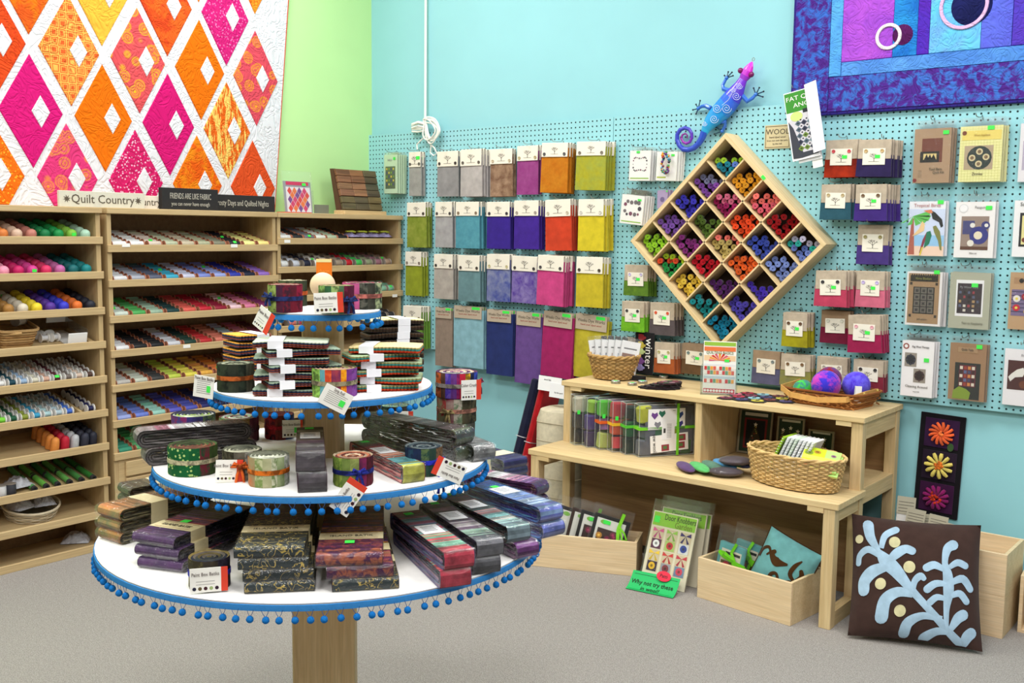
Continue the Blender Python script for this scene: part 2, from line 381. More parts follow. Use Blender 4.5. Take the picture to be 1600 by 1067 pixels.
def STK(o, proto):
    global _stk
    if _stk is None: _stk = STKM.build('price_sticker', GREEN, o, (.0, 0, 0)); s = _stk
    else: s = obj('price_sticker', _stk.data, o)
    if proto is _d: s.location = (.0215, 0, .026); s.rotation_euler = (0, 1.45, 0)
    else:
        r = .0150 if proto is _s else (.0129 if proto is _w else .0219); s.location = (r*.6, 0, r*.8); s.rotation_euler = (0, .64, 0)
_stk = None
_d = dome_mesh().build('thread_cone', [OTHREAD, M('cone_base', (214, 196, 160), .5)])
_s = spool_mesh().build('thread_spool', [OTHREAD, WSP])
_w = spool_mesh(.034, .0125, (.0195, .003)).build('flanged_spool', [OTHREAD, WPL])
_k = spool_mesh(.050, .0215, (.0225, .004)).build('large_spool', [OTHREAD, M('spool_core', (150, 140, 130), .5)])
mcb = MB(); mcb.lathe([(.016, 0), (.0185, .002), (.018, .045), (.0155, .058), (.009, .064), (.005, .066)], 14); _m = mcb.build('thread_cone', OTHREAD)
PROTO = [_d, _s, _w, _k, _m]
def column(proto, y, z, rows, step, dz, colr, label, group, x0=None, rx=0., tilt=True, jit=.05, stuff=None, nobj=99):
    """a column of spools running back on a sloping shelf, front one first"""
    for k in range(rows):
        x = (FX-.03 if x0 is None else x0) - k*step*math.cos(SL); zz = z-.024+(FX-.006-x)*math.tan(SL)+dz
        c = vary(colr, jit)
        yy = y+rnd.uniform(-.0015, .0015)
        if stuff is not None and k >= nobj: stuff.append((proto, (x, yy, zz), c)); continue
        o_ = dup(proto, (x, yy, zz), (0, SL if tilt else 0, rnd.uniform(-.04, .04)) if rx == 0 else (rx, SL, 0), label+', '+NTH[k], group, color=c)
        if proto is not _m and rnd.random() < .07: STK(o_, proto)
# left rack: domed spools
D1 = [[('pale green', (178, 216, 192)), ('lime', (140, 200, 70)), ('green', (20, 150, 75)), ('emerald', (14, 128, 72)), ('rose brown', (190, 122, 108)), ('beige pink', (226, 192, 168)), ('orange', (232, 134, 64)), ('tan', (200, 170, 130))],
      [('teal', (22, 134, 136)), ('dark teal', (16, 104, 108)), ('mauve', (196, 104, 164)), ('rose red', (218, 50, 100)), ('magenta', (208, 60, 140)), ('crimson', (200, 30, 100)), ('light pink', (236, 152, 178)), ('pink', (230, 120, 150))],
      [('black', (36, 38, 52)), ('orange', (238, 122, 50)), ('royal blue', (58, 62, 205)), ('purple', (92, 52, 160)), ('yellow', (242, 216, 52)), ('beige', (216, 206, 186)), ('bronze', (172, 124, 62)), ('olive', (140, 140, 60))]]
for si, row in enumerate(D1):
    for k, (n, c) in enumerate(row):
        column(_d, -1.932-.0585*k+(.012 if si == 2 else 0), L1[si], 5, .048, .0030, c, f'{n} domed spool, {ORD[k]} column from right, {ORD[si]} shelf, left rack', f'domed spools on the {ORD[si]} shelf of the left rack')
F1 = [[('brown', (90, 66, 56)), ('tan', (214, 190, 172)), ('taupe', (120, 110, 104)), ('burgundy', (100, 40, 52)), ('dusty rose', (214, 172, 152)), ('cream', (226, 222, 202)), ('light blue', (160, 190, 222)), ('dark teal', (18, 72, 88)), ('white', (230, 230, 228)), ('lavender', (176, 170, 208))],
      [('navy', (34, 36, 82)), None, ('blue', (70, 116, 212)), ('ice blue', (190, 212, 222)), ('pale aqua', (176, 210, 214)), ('cyan', (66, 172, 216)), ('olive', (146, 160, 60)), ('dark green', (28, 88, 60)), ('lime', (126, 214, 62)), ('leaf green', (96, 170, 60))]]
for si, row in enumerate(F1):
    for k, it in enumerate(row):
        if it: column(_w, -1.935-.0478*k, L1[4+si], 6, .040, .0203, it[1], f'{it[0]} flanged spool, {ORD[k]} column from right, {ORD[4+si]} shelf, left rack', f'white flanged spools on the {ORD[4+si]} shelf of the left rack')
# a sloping divider strip on the sixth shelf
def onshelf(x, z): return z-.024+(FX-.006-x)*math.tan(SL)
o = MB().box(-.25, 0, -.006, .006, 0, .02).build('divider_strip', OAKY, loc=(FX-.012, -1.985, onshelf(FX-.012, L1[5])+.0005), rot=(0, SL, 0), label='narrow wooden divider strip beside the navy spools on the left rack', cat='divider')
C7 = [('black', (40, 42, 56), -1.925, 6), ('charcoal', (52, 54, 68), -1.965, 6), ('silver', (196, 198, 202), -2.008, 5), ('red', (206, 34, 60), -2.052, 5), ('orange', (240, 152, 72), -2.098, 5)]
for n, c, y, rws in C7:
    column(_m, y, L1[6], rws, .040, .0015, c, f'{n} thread cone standing on seventh shelf of left rack', 'standing thread cones on the left rack', tilt=True, x0=FX-.035)
# tubes of green thread
tm = MB(); tm.M = Matrix.Rotation(PI/2, 4, 'Y')
tm.lathe([(.0125, -.06), (.0125, .052)], 12, mat=0); tm.lathe([(.0128, .052), (.0128, .066), (.007, .066), (.006, .06)], 12, mat=1); tm.lathe([(.0128, -.07), (.0128, -.06)], 12, mat=1)
_t = tm.build('thread_tube', [OTHREAD, M('tube_cap', (60, 60, 62), .4)]); PROTO.append(_t)
for k, c in enumerate([(60, 140, 60), (86, 160, 84), (120, 200, 100), (70, 150, 70), (130, 214, 90), (110, 190, 110)]):
    for q in range(2):
        x = FX-.09-q*.105; dup(_t, (x, -1.93-.052*k, onshelf(x, L1[7])+.0135), (0, SL, rnd.uniform(-.06, .06)), f'green thread tube, {ORD[k]} from right, eighth shelf, left rack, ' + ('front', 'rear')[q] + ' one', 'green thread tubes on the left rack', color=c)
# middle rack: wooden spools lying across
N2 = [[('white', (236, 236, 232)), ('bright white', (240, 240, 240)), ('off white', (224, 208, 194)), ('grey green', (192, 198, 168)), ('tan', (204, 192, 166)), ('khaki', (176, 178, 146)), ('grey', (132, 132, 112)), ('black', (36, 36, 40)), ('pale yellow', (240, 236, 150)), ('butter yellow', (246, 226, 140))],
      [('white', (230, 230, 234)), ('light grey', (176, 180, 194)), ('slate', (90, 96, 118)), ('cyan blue', (62, 172, 204)), ('pale lavender', (206, 208, 232)), ('periwinkle', (128, 142, 214)), ('light periwinkle', (152, 164, 222)), ('blue', (48, 60, 172)), ('navy', (26, 30, 58)), ('violet', (152, 112, 204))],
      [('pale mint', (214, 226, 214)), ('green', (80, 172, 90)), ('sage', (162, 192, 168)), ('dark teal', (20, 60, 60)), ('coral', (216, 92, 80)), ('red', (190, 30, 50)), ('burgundy', (140, 20, 50)), ('pale pink', (240, 202, 212)), ('pink', (230, 130, 166)), ('plum', (120, 40, 90))],
      [('white', (232, 232, 234)), ('black', (32, 32, 36)), ('jet black', (28, 28, 32)), ('silver', (208, 210, 218)), ('dark green', (30, 60, 50)), ('scarlet', (190, 44, 48)), ('coral', (214, 120, 100)), ('grey blue', (170, 186, 196)), ('rose', (190, 110, 120)), ('wine', (110, 40, 60))],
      [('grey', (190, 186, 180)), ('pale sage', (200, 206, 190)), ('charcoal', (60, 60, 60)), ('yellow green', (190, 206, 80)), ('lemon', (240, 226, 90)), ('gold', (226, 170, 70)), ('orange', (220, 120, 60)), ('brown', (120, 80, 60)), ('sand', (210, 190, 150)), ('rust', (170, 84, 50))],
      [('lavender blue', (150, 164, 220)), ('blue', (110, 130, 214)), ('mint', (160, 214, 200)), ('violet blue', (90, 90, 190)), ('indigo', (80, 86, 180)), ('navy', (40, 44, 110)), ('midnight', (30, 30, 60)), ('pink', (220, 120, 170)), ('purple', (140, 80, 160)), ('orchid', (170, 110, 190))],
      [('teal green', (60, 150, 120)), ('green', (70, 170, 100)), ('emerald', (40, 140, 90)), ('leaf green', (100, 170, 80)), ('olive', (120, 130, 60)), ('moss', (90, 110, 60)), ('khaki', (160, 150, 100)), ('brown', (110, 80, 60)), ('tan', (190, 160, 120)), ('cream', (230, 220, 190))]]
STUFF = []
for si, row in enumerate(N2):
    for k, (n, c) in enumerate(row):
        front = 5 if si < 3 else (4 if si < 4 else 3)
        if si == 6: front = 3 if k < 3 else 0
        if si == 5 and k > 7: front = 0
        if si == 6 and k >= 3: continue
        column(_s, U2[0]+.064+.0865*k, L2[si], 7, .0346, .0173, c, f'{n} wooden spool, {ORD[k]} column, {ORD[si]} shelf, middle rack', f'thread spools on the {ORD[si]} shelf of the middle rack', stuff=STUFF, nobj=front, x0=FX-.026)
# corner rack: small spools on top, big spools below
for k, (n, c) in enumerate([('white', (236, 236, 234)), ('black', (40, 40, 44)), ('grey', (120, 120, 130)), ('ivory', (232, 234, 222)), ('pale green', (190, 206, 176)), ('jet black', (30, 30, 36))]):
    column(_s, U3[0]+.06+.0775*k, L3[0], 6, .0346, .0173, c, f'{n} wooden spool, {ORD[k]} column, top shelf, corner rack', 'thread spools on the top shelf of the corner rack', stuff=STUFF, nobj=3, x0=FX-.026)
for k, (n, c) in enumerate([('white', (236, 238, 240)), ('silver', (206, 210, 222)), ('navy', (34, 36, 58)), ('ivory', (236, 236, 232)), ('cream', (226, 220, 206)), ('taupe', (166, 148, 128)), ('red', (200, 26, 44)), ('green', (70, 190, 90)), ('sage', (140, 150, 118)), ('mauve', (150, 104, 118)), ('tan', (176, 146, 124))]):
    column(_k, U3[0]+.055+.073*k, L3[1], 4, .047, .0235, c, f'{n} large spool, {ORD[k]} column, second shelf, corner rack', 'large thread spools on the second shelf of the corner rack', x0=FX-.034)
for k, (n, c) in enumerate([('mint', (130, 190, 160)), ('pale mint', (150, 204, 176))]):
    column(_k, U3[1]-.07-.056*k, L3[2], 3, .047, .0235, c, f'{n} large spool at right end of third shelf, corner rack', 'mint spools on the third shelf of the corner rack', x0=FX-.034)
for k, (n, c) in enumerate([('salmon', (226, 130, 120)), ('red', (190, 50, 60)), ('rose', (214, 100, 120)), ('black', (34, 36, 44)), ('charcoal', (60, 60, 64))]):
    column(_k, U3[0]+.10+.06*k + (.47 if k > 2 else 0), L3[3], 3, .047, .0235, c, f'{n} large spool on fourth shelf of corner rack', 'large thread spools on the fourth shelf of the corner rack', x0=FX-.034)
# the spools past the limit, far back on the shelves, as one heap
groups = {}
for p, l, c in STUFF: groups.setdefault(tuple(int(round(x/26)*26) for x in c), []).append(l)
sb = MB(); smats = []
for c, ls in groups.items():
    i = len(smats); smats.append(M('thread_%d_%d_%d' % c, c, .6, mott=.1))
    for l in ls:
        sb.M = Matrix.Translation(l) @ Matrix.Rotation(SL, 4, 'Y') @ Matrix.Rotation(-PI/2, 4, 'X')
        sb.lathe([(.0146, -.032), (.0146, .032)], 9, mat=i)
sw = len(smats); smats.append(WSP)
for p, l, c in STUFF:
    sb.M = Matrix.Translation(l) @ Matrix.Rotation(SL, 4, 'Y') @ Matrix.Rotation(-PI/2, 4, 'X')
    sb.lathe([(.0165, -.036), (.0165, -.032)], 9, mat=sw); sb.lathe([(.0165, .032), (.0165, .036)], 9, mat=sw)
sb.build('thread_spools', smats, label='many wooden thread spools lying at the back of the rack shelves', cat='thread spools', kind='stuff')
# green price dots on a few spools, shelf edge tags
dotm = MB().box(-.009, .009, -.007, .007, 0, .0006); _dot = None
for (u, v, x) in [(186, 376, FX-.012), (332, 376, FX-.012), (197, 383, FX+.012), (366, 384, FX+.012), (449, 377, FX+.012), (292, 541, FX+.012), (617, 462, FX+.012)]:
    if x > FX:
        p = HX(u, v, FX+.0125); MB().box(0, .0008, -.019, .019, -.008, .008).build('shelf_tag', WHITE, loc=(p.x-.0007, p.y, p.z), label=f'small white tag on a rack shelf edge, {"left" if u < 300 else "right" if u > 440 else "middle"} {"upper" if v < 400 else "lower"} one', cat='tag', group='white shelf edge tags')
# ---------------------------------------------------------------- baskets, box and bags on the left rack
def splint_basket(name, label, loc, a, b, h, cols, cat='basket', rz=0., group=None, handle=True, flare=.8, oval=True, strips=7):
    r = E(name, label, cat, loc, rz, group); n = 40
    def outline(k, off=0.):
        if oval: return [((a*k+off)*math.cos(2*PI*j/n), (b*k+off)*math.sin(2*PI*j/n)) for j in range(n)]
        e = .35; return [(math.copysign(abs(math.cos(t))**e, math.cos(t))*(a*k+off), math.copysign(abs(math.sin(t))**e, math.sin(t))*(b*k+off)) for t in [2*PI*j/n for j in range(n)]]
    m = MB()
    for i in range(strips):
        z0 = h*i/strips; z1 = h*(i+.92)/strips
        L = []
        for z, q in ((z0, 0), ((z0+z1)/2, .0015), (z1, 0)):
            k = flare+(1-flare)*z/h; o = outline(k); L.append([(x*(1+q/a*1.5+.012*(1 if (j//2+i) % 2 else -1)), y*(1+q/b*1.5+.012*(1 if (j//2+i) % 2 else -1)), z) for j, (x, y) in enumerate(o)])
        m.loft(L, vary(cols[i % len(cols)], .08), cap=False)
    m.add([(x*flare*.98, y*flare*.98, .001) for x, y in outline(1.)], [tuple(range(n))], mul(cols[0], .8))
    m.build('woven_wall', M('splint_'+'%d_%d_%d' % tuple(cols[0]), cols[0], .6) if False else CLOTH, r)
    rim = MB(); rim.loft([[(x, y, h*.93) for x, y in outline(1., .004)], [(x, y, h*1.03) for x, y in outline(1.0, .004)], [(x, y, h*1.03) for x, y in outline(1., -.004)], [(x, y, h*.93) for x, y in outline(1., -.004)], [(x, y, h*.93) for x, y in outline(1., .004)]], mul(cols[-1], 1.05), cap=False)
    rim.build('rim', CLOTH, r)
    if handle:
        hd = MB(); P = [((a+.006)*math.cos(t), -abs((b+.008)*math.sin(t)), h*.9-.010*math.sin(t)) for t in [PI*j/16 for j in range(17)]]
        hd.tube(P, .005, 6, mul(cols[-1], 1.08)); hd.build('handle', CLOTH, r)
    return r
p = HX(18, 540, .2); SB = (176, 140, 92)
splint_basket('woven_basket', 'small woven splint basket on the fourth shelf of the left rack', (.17, -2.225, onshelf(.17, L1[3])+.001), .085, .085, .080, [SB, (160, 122, 78), (188, 152, 104)], handle=True, oval=False).rotation_euler = (0, SL, 0)
dup(_k, (.18, -2.19, L1[3]+.098), (.1, .3, .5), 'pale spool lying on top in the small splint basket', None, color=(222, 216, 206))
t = E('plastic_tray', 'open white plastic tray with bobbins on the fourth shelf of left rack', 'tray', (.262, -1.985, onshelf(.262, L1[3])+.001), group=None, rot=(0, SL, 0))
MB().box(-.003, .003, -.04, .045, 0, .055, b=.002).build('front_panel', WPL, t); MB().box(-.2, -.194, -.04, .045, .045, .1).build('rear_panel', WPL, t); MB().box(-.2, 0, .042, .045, .03, .07).build('side_panel', ACRYL, t)
MB().box(-.2, .0, -.04, .045, .0, .004).build('tray_floor', WPL, t)
for i in range(4): dup(_w, (.20-.045*(i // 2), -2.095+.045*(i % 2), onshelf(.20-.045*(i // 2), L1[3])+.0215), (0, SL, .3*i), f'small white bobbin beside the open plastic tray, {ORD[i]} of four', 'bobbins by the plastic tray', color=(226, 226, 228))
MB().box(-.22, 0, -.011, .011, 0, .012).build('divider_strip', OAKY, loc=(FX-.012, -1.915, onshelf(FX-.012, L1[3])+.0005), rot=(0, SL, 0), label='wooden divider strip right of the white plastic tray on left rack', cat='divider')
rb = splint_basket('round_basket', 'shallow round whitewashed basket filled with plastic bags on left rack', (.160, -2.165, onshelf(.160, L1[8])+.001), .108, .115, .055, [(206, 190, 160), (190, 172, 140), (216, 202, 174)], handle=False, flare=.86); rb.rotation_euler = (0, SL, 0)
BAGM = M('frosted_bag', (206, 208, 216), .25, .5, mott=.18, msc=60., bump=.8, bsc=70., bd=.01)
def crumple(name, label, loc, w, d, h, rz, mat, cat='bag', seed=0, group=None):
    r_ = random.Random(seed); m = MB(); n = 10; L = []
    G_ = [[(-w/2+w*i/n, -d/2+d*j/n, h*max(0, math.sin(PI*i/n)*math.sin(PI*j/n))**.6*r_.uniform(.45, 1.)) for j in range(n+1)] for i in range(n+1)]
    vs = [p for r in G_ for p in r]; fs = [(i*(n+1)+j, (i+1)*(n+1)+j, (i+1)*(n+1)+j+1, i*(n+1)+j+1) for i in range(n) for j in range(n)]
    vb = [(x, y, -.001) for x, y, z in vs]; o_ = len(vs)
    m.add(vs+vb, fs+[tuple(reversed([q+o_ for q in f])) for f in fs]); return m.build(name, mat, loc=loc, rot=(0, 0, rz), label=label, cat=cat, group=group, sharp=70)
crumple('plastic_bag', 'crumpled plastic bag heaped in the round basket, left of the two', (.16, -2.215, L1[8]+.050), .12, .10, .05, .3, BAGM, seed=1)
crumple('plastic_bag', 'crumpled plastic bag heaped in the round basket, right of the two', (.165, -2.115, L1[8]+.050), .13, .09, .06, -.2, BAGM, seed=2)
crumple('plastic_bag', 'clear bag with a white roll lying on the bottom shelf of left rack', (.13, -1.95, .016), .12, .09, .05, .9, BAGM, seed=3)
crumple('plastic_bag', 'frosted packet of bobbins on the eighth shelf of the left rack', (.20, -2.235, onshelf(.20, L1[7])+.013), .10, .10, .05, .2, BAGM, seed=4)
for i, (dy, c) in enumerate(((-2.325, (230, 230, 232)), (-2.285, (60, 62, 70)))): dup(_k, (.25, dy, onshelf(.25, L1[7])+.027), (PI/2, 0, 0), ('white', 'black')[i]+' spool standing beside the frosted packet on left rack', None, color=c)
for k in range(4):
    crumple('thread_pack', f'purple skein in a clear pack, {ORD[k]} from left, top shelf, corner rack', (.225, U3[0]+.545+.085*k, onshelf(.225, L3[0])+.014), .085, .080, .030, .2*k, M('skein_purple', (168, 158, 204), .4, .4, mott=.35, msc=70., bump=.8, bsc=80., bd=.008), cat='thread pack', seed=20+k, group='skeins on the corner rack')
    MB().tube([(.0+.02*math.cos(t_*.7), .03*math.sin(t_*.7), .006+.002*t_/6) for t_ in range(10)], .0045, 6, (186, 196, 70)).build('skein_loop', CLOTH, loc=(.23, U3[0]+.545+.085*k, onshelf(.23, L3[0])+.036), label=f'lime skein loop lying on the {ORD[k]} purple pack of corner rack', cat='thread')
# ================================================================ QUILTS
def quiltmat(name, pat=None, psc=30., rough=.9, line=9.):
    m = attrmat(name, rough, .1, .05, 30., 0, 1, 1, pat, psc); nt = m.node_tree; b = nt.nodes['Principled BSDF']
    v = coords(nt); n_ = noise(nt, v, line, 2, .45, 2.2)
    h = ramp(nt, n_, [(.38, g(1)), (.43, g(0)), (.45, g(0)), (.5, g(1)), (.55, g(.9)), (.6, g(.05)), (.62, g(.05)), (.68, g(1))])
    bumpn(nt, b, h, .45, .006); ATTR.add(name); return m
Q_SOLID = quiltmat('quilt_solid'); Q_HONEY = quiltmat('quilt_honeycomb', 'honey', 26.); Q_FLOW = quiltmat('quilt_flower', 'flower', 16.)
Q_DOT = quiltmat('quilt_speckle', 'dots', 75.); Q_STRK = quiltmat('quilt_streak', 'streak', 60.); Q_BLOT = quiltmat('quilt_batik', 'blotch', 14., line=11.); Q_SOFT = quiltmat('quilt_mottle', 'soft', 9., line=11.)
Q_FLOR = quiltmat('quilt_floral', 'blotch', 34., line=11.)
def clip(poly, ax, val, keep):
    out = []
    for i, a in enumerate(poly):
        b = poly[(i+1) % len(poly)]; ia = (a[ax]-val)*keep >= 0; ib = (b[ax]-val)*keep >= 0
        if ia: out.append(a)
        if ia != ib: t = (val-a[ax])/(b[ax]-a[ax]); out.append((a[0]+(b[0]-a[0])*t, a[1]+(b[1]-a[1])*t))
    return out
q = E('diamond_quilt', 'large white quilt with orange and pink diamonds hanging on the green wall', 'quilt', (.012, 0, 0))
QB, QT = 1.514, 2.95
def qr(z): return -.724+(z-1.6)*.098            # right hem leans a little
def side(poly, e=0.):
    poly = clip(poly, 1, QB+.004+e, 1); poly = clip(poly, 1, QT-.01, -1); return poly
MB().prism([(-2.78, QB), (qr(QB), QB), (qr(QT), QT), (-2.78, QT)], 0, .012, 'x', (220, 220, 224)).build('backing', Q_SOLID, q)
# binding
bd = MB(); bd.tube([(.007, -2.78, QB), (.007, qr(QB), QB), (.007, qr(QT), QT)], .0062, 6, (206, 70, 36)); bd.build('binding', CLOTH, q)
OR, MG, YL = (240, 112, 22), (218, 28, 122), (248, 178, 52)
PAT = {(2, -2.2): (OR, YL, Q_FLOW), }
rows = [(1.642, -2.207, [(OR, YL, Q_DOT), ((226, 60, 124), (240, 150, 60), Q_FLOW), ((214, 34, 104), (246, 190, 214), Q_DOT), ((246, 140, 26), (236, 96, 20), Q_BLOT), ((228, 84, 38), (216, 66, 30), Q_SOLID)]),
        (1.922, -2.027, [(MG, MG, Q_SOLID), ((240, 116, 12), (232, 100, 8), Q_SOLID), ((216, 26, 116), MG, Q_SOLID), ((232, 100, 26), (252, 214, 110), Q_STRK)]),
        (2.204, -2.18, [((224, 76, 30), (206, 60, 26), Q_DOT), ((230, 100, 46), (250, 190, 90), Q_HONEY), ((224, 84, 90), (250, 176, 40), Q_FLOW), ((240, 116, 12), (232, 100, 8), Q_SOLID), ((226, 80, 96), (246, 160, 40), Q_FLOW)]),
        (2.488, -2.36, [((240, 130, 30), YL, Q_BLOT), ((240, 120, 24), (226, 90, 30), Q_BLOT), ((248, 184, 62), (240, 160, 40), Q_SOLID), ((232, 98, 34), (214, 70, 30), Q_BLOT), ((212, 34, 120), (240, 120, 180), Q_DOT)]),
        (2.772, -2.18, [(OR, YL, Q_HONEY), (MG, OR, Q_FLOW), (YL, OR, Q_SOLID), (OR, YL, Q_BLOT), ((238, 104, 24), (246, 150, 40), Q_STRK)])]
HWD, HHT = .1405, .243
for z0, ya, pats in rows:
    for k, (c1, c2, mt) in enumerate(pats):
        y0 = ya+.3345*k
        P = side([(y0-HWD, z0), (y0, z0-HHT), (y0+HWD, z0), (y0, z0+HHT)])
        if len(P) < 3: continue
        o = MB().prism(P, .0122, .0165, 'x', mul(c1, .93), bev=.006, col2=mul(c2, .93)).build('diamond_patch', mt, q)
        yi = y0+.040
        P = side([(yi-.041, z0+.002), (yi, z0-.068), (yi+.041, z0+.002), (yi, z0+.072)], .002)
        if len(P) >= 3: MB().prism(P, .0166, .0195, 'x', (220, 220, 224), bev=.004).build('inner_diamond', Q_SOLID, o)
# blue batik quilt over the pegboard
bq = E('batik_quilt', 'blue and purple batik quilt with ring shapes hanging at upper right', 'quilt', (0, -.03, 0))
BX0, BX1, BZ0, BZ1 = 2.618, 4.25, 1.926, 3.1
def pane(name, x0, x1, z0, z1, c, c2, m, y=0., par=None, d=.004):
    return MB().prism([(x0, z0), (x1, z0), (x1, z1), (x0, z1)], y, y-d, 'y', c, bev=.003, col2=c2).build(name, m, par or bq)
MB().box(BX0, BX1, -.012, 0, BZ0, BZ1, (70, 44, 140)).build('backing', CLOTH, bq)
MB().tube([(BX0, -.007, BZ1), (BX0, -.007, BZ0), (BX1, -.007, BZ0)], .0075, 6, (46, 36, 120)).build('binding', DOTS, bq)
pane('border', BX0+.008, 2.777, BZ0+.008, BZ1, (74, 38, 128), (58, 100, 190), Q_FLOR, -.0125)
pane('border', 2.779, BX1, BZ0+.008, 2.072, (74, 40, 132), (62, 106, 192), Q_FLOR, -.0125)
pane('inner_strip', 2.779, 2.828, 2.074, BZ1, (92, 170, 226), (74, 140, 212), Q_SOFT, -.0125)
pane('inner_strip', 2.829, BX1, 2.074, 2.128, (90, 150, 222), (70, 120, 200), Q_SOFT, -.0125)
for x0, x1, z0, c, c2 in [(2.829, 3.034, 2.129, (176, 84, 206), (146, 70, 194)), (3.035, 3.128, 2.129, (44, 140, 206), (30, 96, 186)), (3.129, 3.174, 2.129, (84, 40, 168), (70, 46, 176)), (3.175, 3.362, 2.129, (96, 190, 224), (110, 160, 226)), (3.363, 3.470, 2.129, (92, 110, 216), (86, 90, 204)), (3.471, BX1, 2.129, (88, 54, 176), (76, 60, 180))]:
    pane('quilt_panel', x0, x1, z0, BZ1, c, c2, Q_SOFT, -.0125)
def ringmesh(x, z, r0, r1, y, c, sx=1.):
    n = 36; m = MB(); L = []
    for r, yy in ((r0, y), (r0+.002, y-.003), (r1-.002, y-.003), (r1, y)): L.append([(x+r*sx*math.cos(2*PI*k/n), yy, z+r*math.sin(2*PI*k/n)) for k in range(n)])
    m.loft(L, c, cap=False); return m
p = HW(1410, 54, .05); MB().prism(disc(p.x, p.z, .040, 24), -.0166, -.019, 'y', (92, 30, 92), bev=.003, col2=(60, 20, 70)).build('applique_disc', Q_SOFT, bq)
p = HW(1388, 57, .05); ringmesh(p.x, p.z, .038, .052, -.0195, (226, 214, 222)).build('applique_ring', Q_SOLID, bq)
p = HW(1518, 8, .05); MB().prism(disc(p.x, p.z, .074, 28), -.0166, -.019, 'y', (22, 26, 70), bev=.003, col2=(30, 34, 90)).build('applique_disc', Q_SOFT, bq)
p = HW(1506, 8, .05); ringmesh(p.x, p.z, .076, .090, -.0195, (214, 176, 214)).build('applique_ring', Q_SOLID, bq)

# ================================================================ ON TOP OF THE RACKS
RT_Z = 1.5115
def sign(label, y0, y1, z0, z1, x, c, edge, th=.018):
    o = E('wooden_sign', label, 'sign', (x, (y0+y1)/2, z0)); h = z1-z0; w = y1-y0
    MB().box(-th, 0, -w/2, w/2, 0, h, b=.002).build('board', M('sign_%d' % c[0], c, .75, mott=.05, msc=60), o)
    return o, w, h
RY = (PI/2, 0, PI/2)
s, w, h = sign('cream wooden sign reading Quilt Country between two stars', -2.032, -1.634, RT_Z, 1.580, .250, (206, 202, 186), 0)
BRN = M('sign_brown', (86, 78, 66), .8); GRYT = M('sign_grey', (176, 172, 160), .8)
text('Quilt Country', .052, s, (.0006, .0, h*.50), RY, BRN, .98, ext=.0004)
def star(par, y, z, r, mat=BRN):
    P = [((r if k % 2 == 0 else r*.42)*math.cos(PI*k/8+.2), (r if k % 2 == 0 else r*.42)*math.sin(PI*k/8+.2)) for k in range(16)]
    MB().prism([(y+a, z+b) for a, b in P], 0, .0008, 'x').build('star', mat, par)
star(s, -.166, h*.5, .017); star(s, .166, h*.5, .017)
s, w, h = sign('pale wooden sign half hidden behind the cream one, showing ntry', -1.76, -1.53, RT_Z, 1.572, .222, (222, 212, 196), 0, .016)
text('Country', .046, s, (.0006, .035, h*.5), RY, BRN, .95, ext=.0004)
s, w, h = sign('black wooden sign reading Friends are like fabric', -1.546, -1.243, RT_Z, 1.612, .250, (38, 37, 38), 0, .03)
text('FRIENDS ARE LIKE FABRIC', .0385, s, (.0006, 0, h*.62), RY, GRYT, .50, ext=.0004); text('you can never have enough', .026, s, (.0006, 0, h*.27), RY, GRYT, .72, ext=.0004)
s, w, h = sign('low black wooden sign reading Frosty Days and Quilted Nights', -1.36, -.878, RT_Z, 1.592, .215, (40, 39, 40), 0, .02)
text('Frosty Days and Quilted Nights', .040, s, (.0006, .042, h*.5), RY, GRYT, .62, ext=.0004)
# pattern in an acrylic stand
s = E('pattern_packet', 'bagged quilt pattern standing in a clear holder on the corner rack', 'pattern', (.16, -.675, RT_Z+.004), rot=(0, -.12, 0))
MB().box(-.004, 0, -.092, .092, 0, .165, b=.001).build('card', M('pattern_grey', (150, 152, 158), .5), s)
pm = MB(); pm.box(0, .0008, -.075, .075, .145, .163, (206, 40, 90))
for i in range(4):
    for j in range(5):
        y = -.055+.033*i+(.0165 if j % 2 else 0); z = .022+.023*j
        pm.prism([(y-.015, z), (y, z-.021), (y+.015, z), (y, z+.021)], .0009, .0014, 'x', [(214, 70, 60), (206, 60, 110), (120, 70, 140), (226, 120, 60)][(i*3+j) % 4])
pm.box(0, .0007, -.078, .083, .003, .135, (226, 222, 226)); pm.build('cover_print', PRINT, s)
MB().box(-.006, .003, -.1, .1, .0, .22).build('bag', CLEAR, s); MB().box(.0034, .0038, .03, .055, .143, .157).build('price_sticker', GREEN, s)
a = E('acrylic_stand', 'clear acrylic easel behind the pattern packet on the corner rack', 'stand', (.11, -.60, RT_Z)); MB().box(0, .003, -.06, .06, 0, .125).box(0, .08, -.06, .06, 0, .003).build('easel', ACRYL, a)
MB().box(-.03, .03, -.09, .09, 0, .004).build('folded_card', M('red_card', (210, 60, 40), .5), loc=(.235, -.77, RT_Z), label='flat red and white card lying on the rack beside the low sign', cat='card')
MB().box(0, .004, -.05, .05, 0, .05).build('smoky_holder', M('smoky_plastic', (120, 124, 110), .3, .5), loc=(.13, -.50, RT_Z), label='small smoky plastic holder beside the wood block plaque', cat='holder')
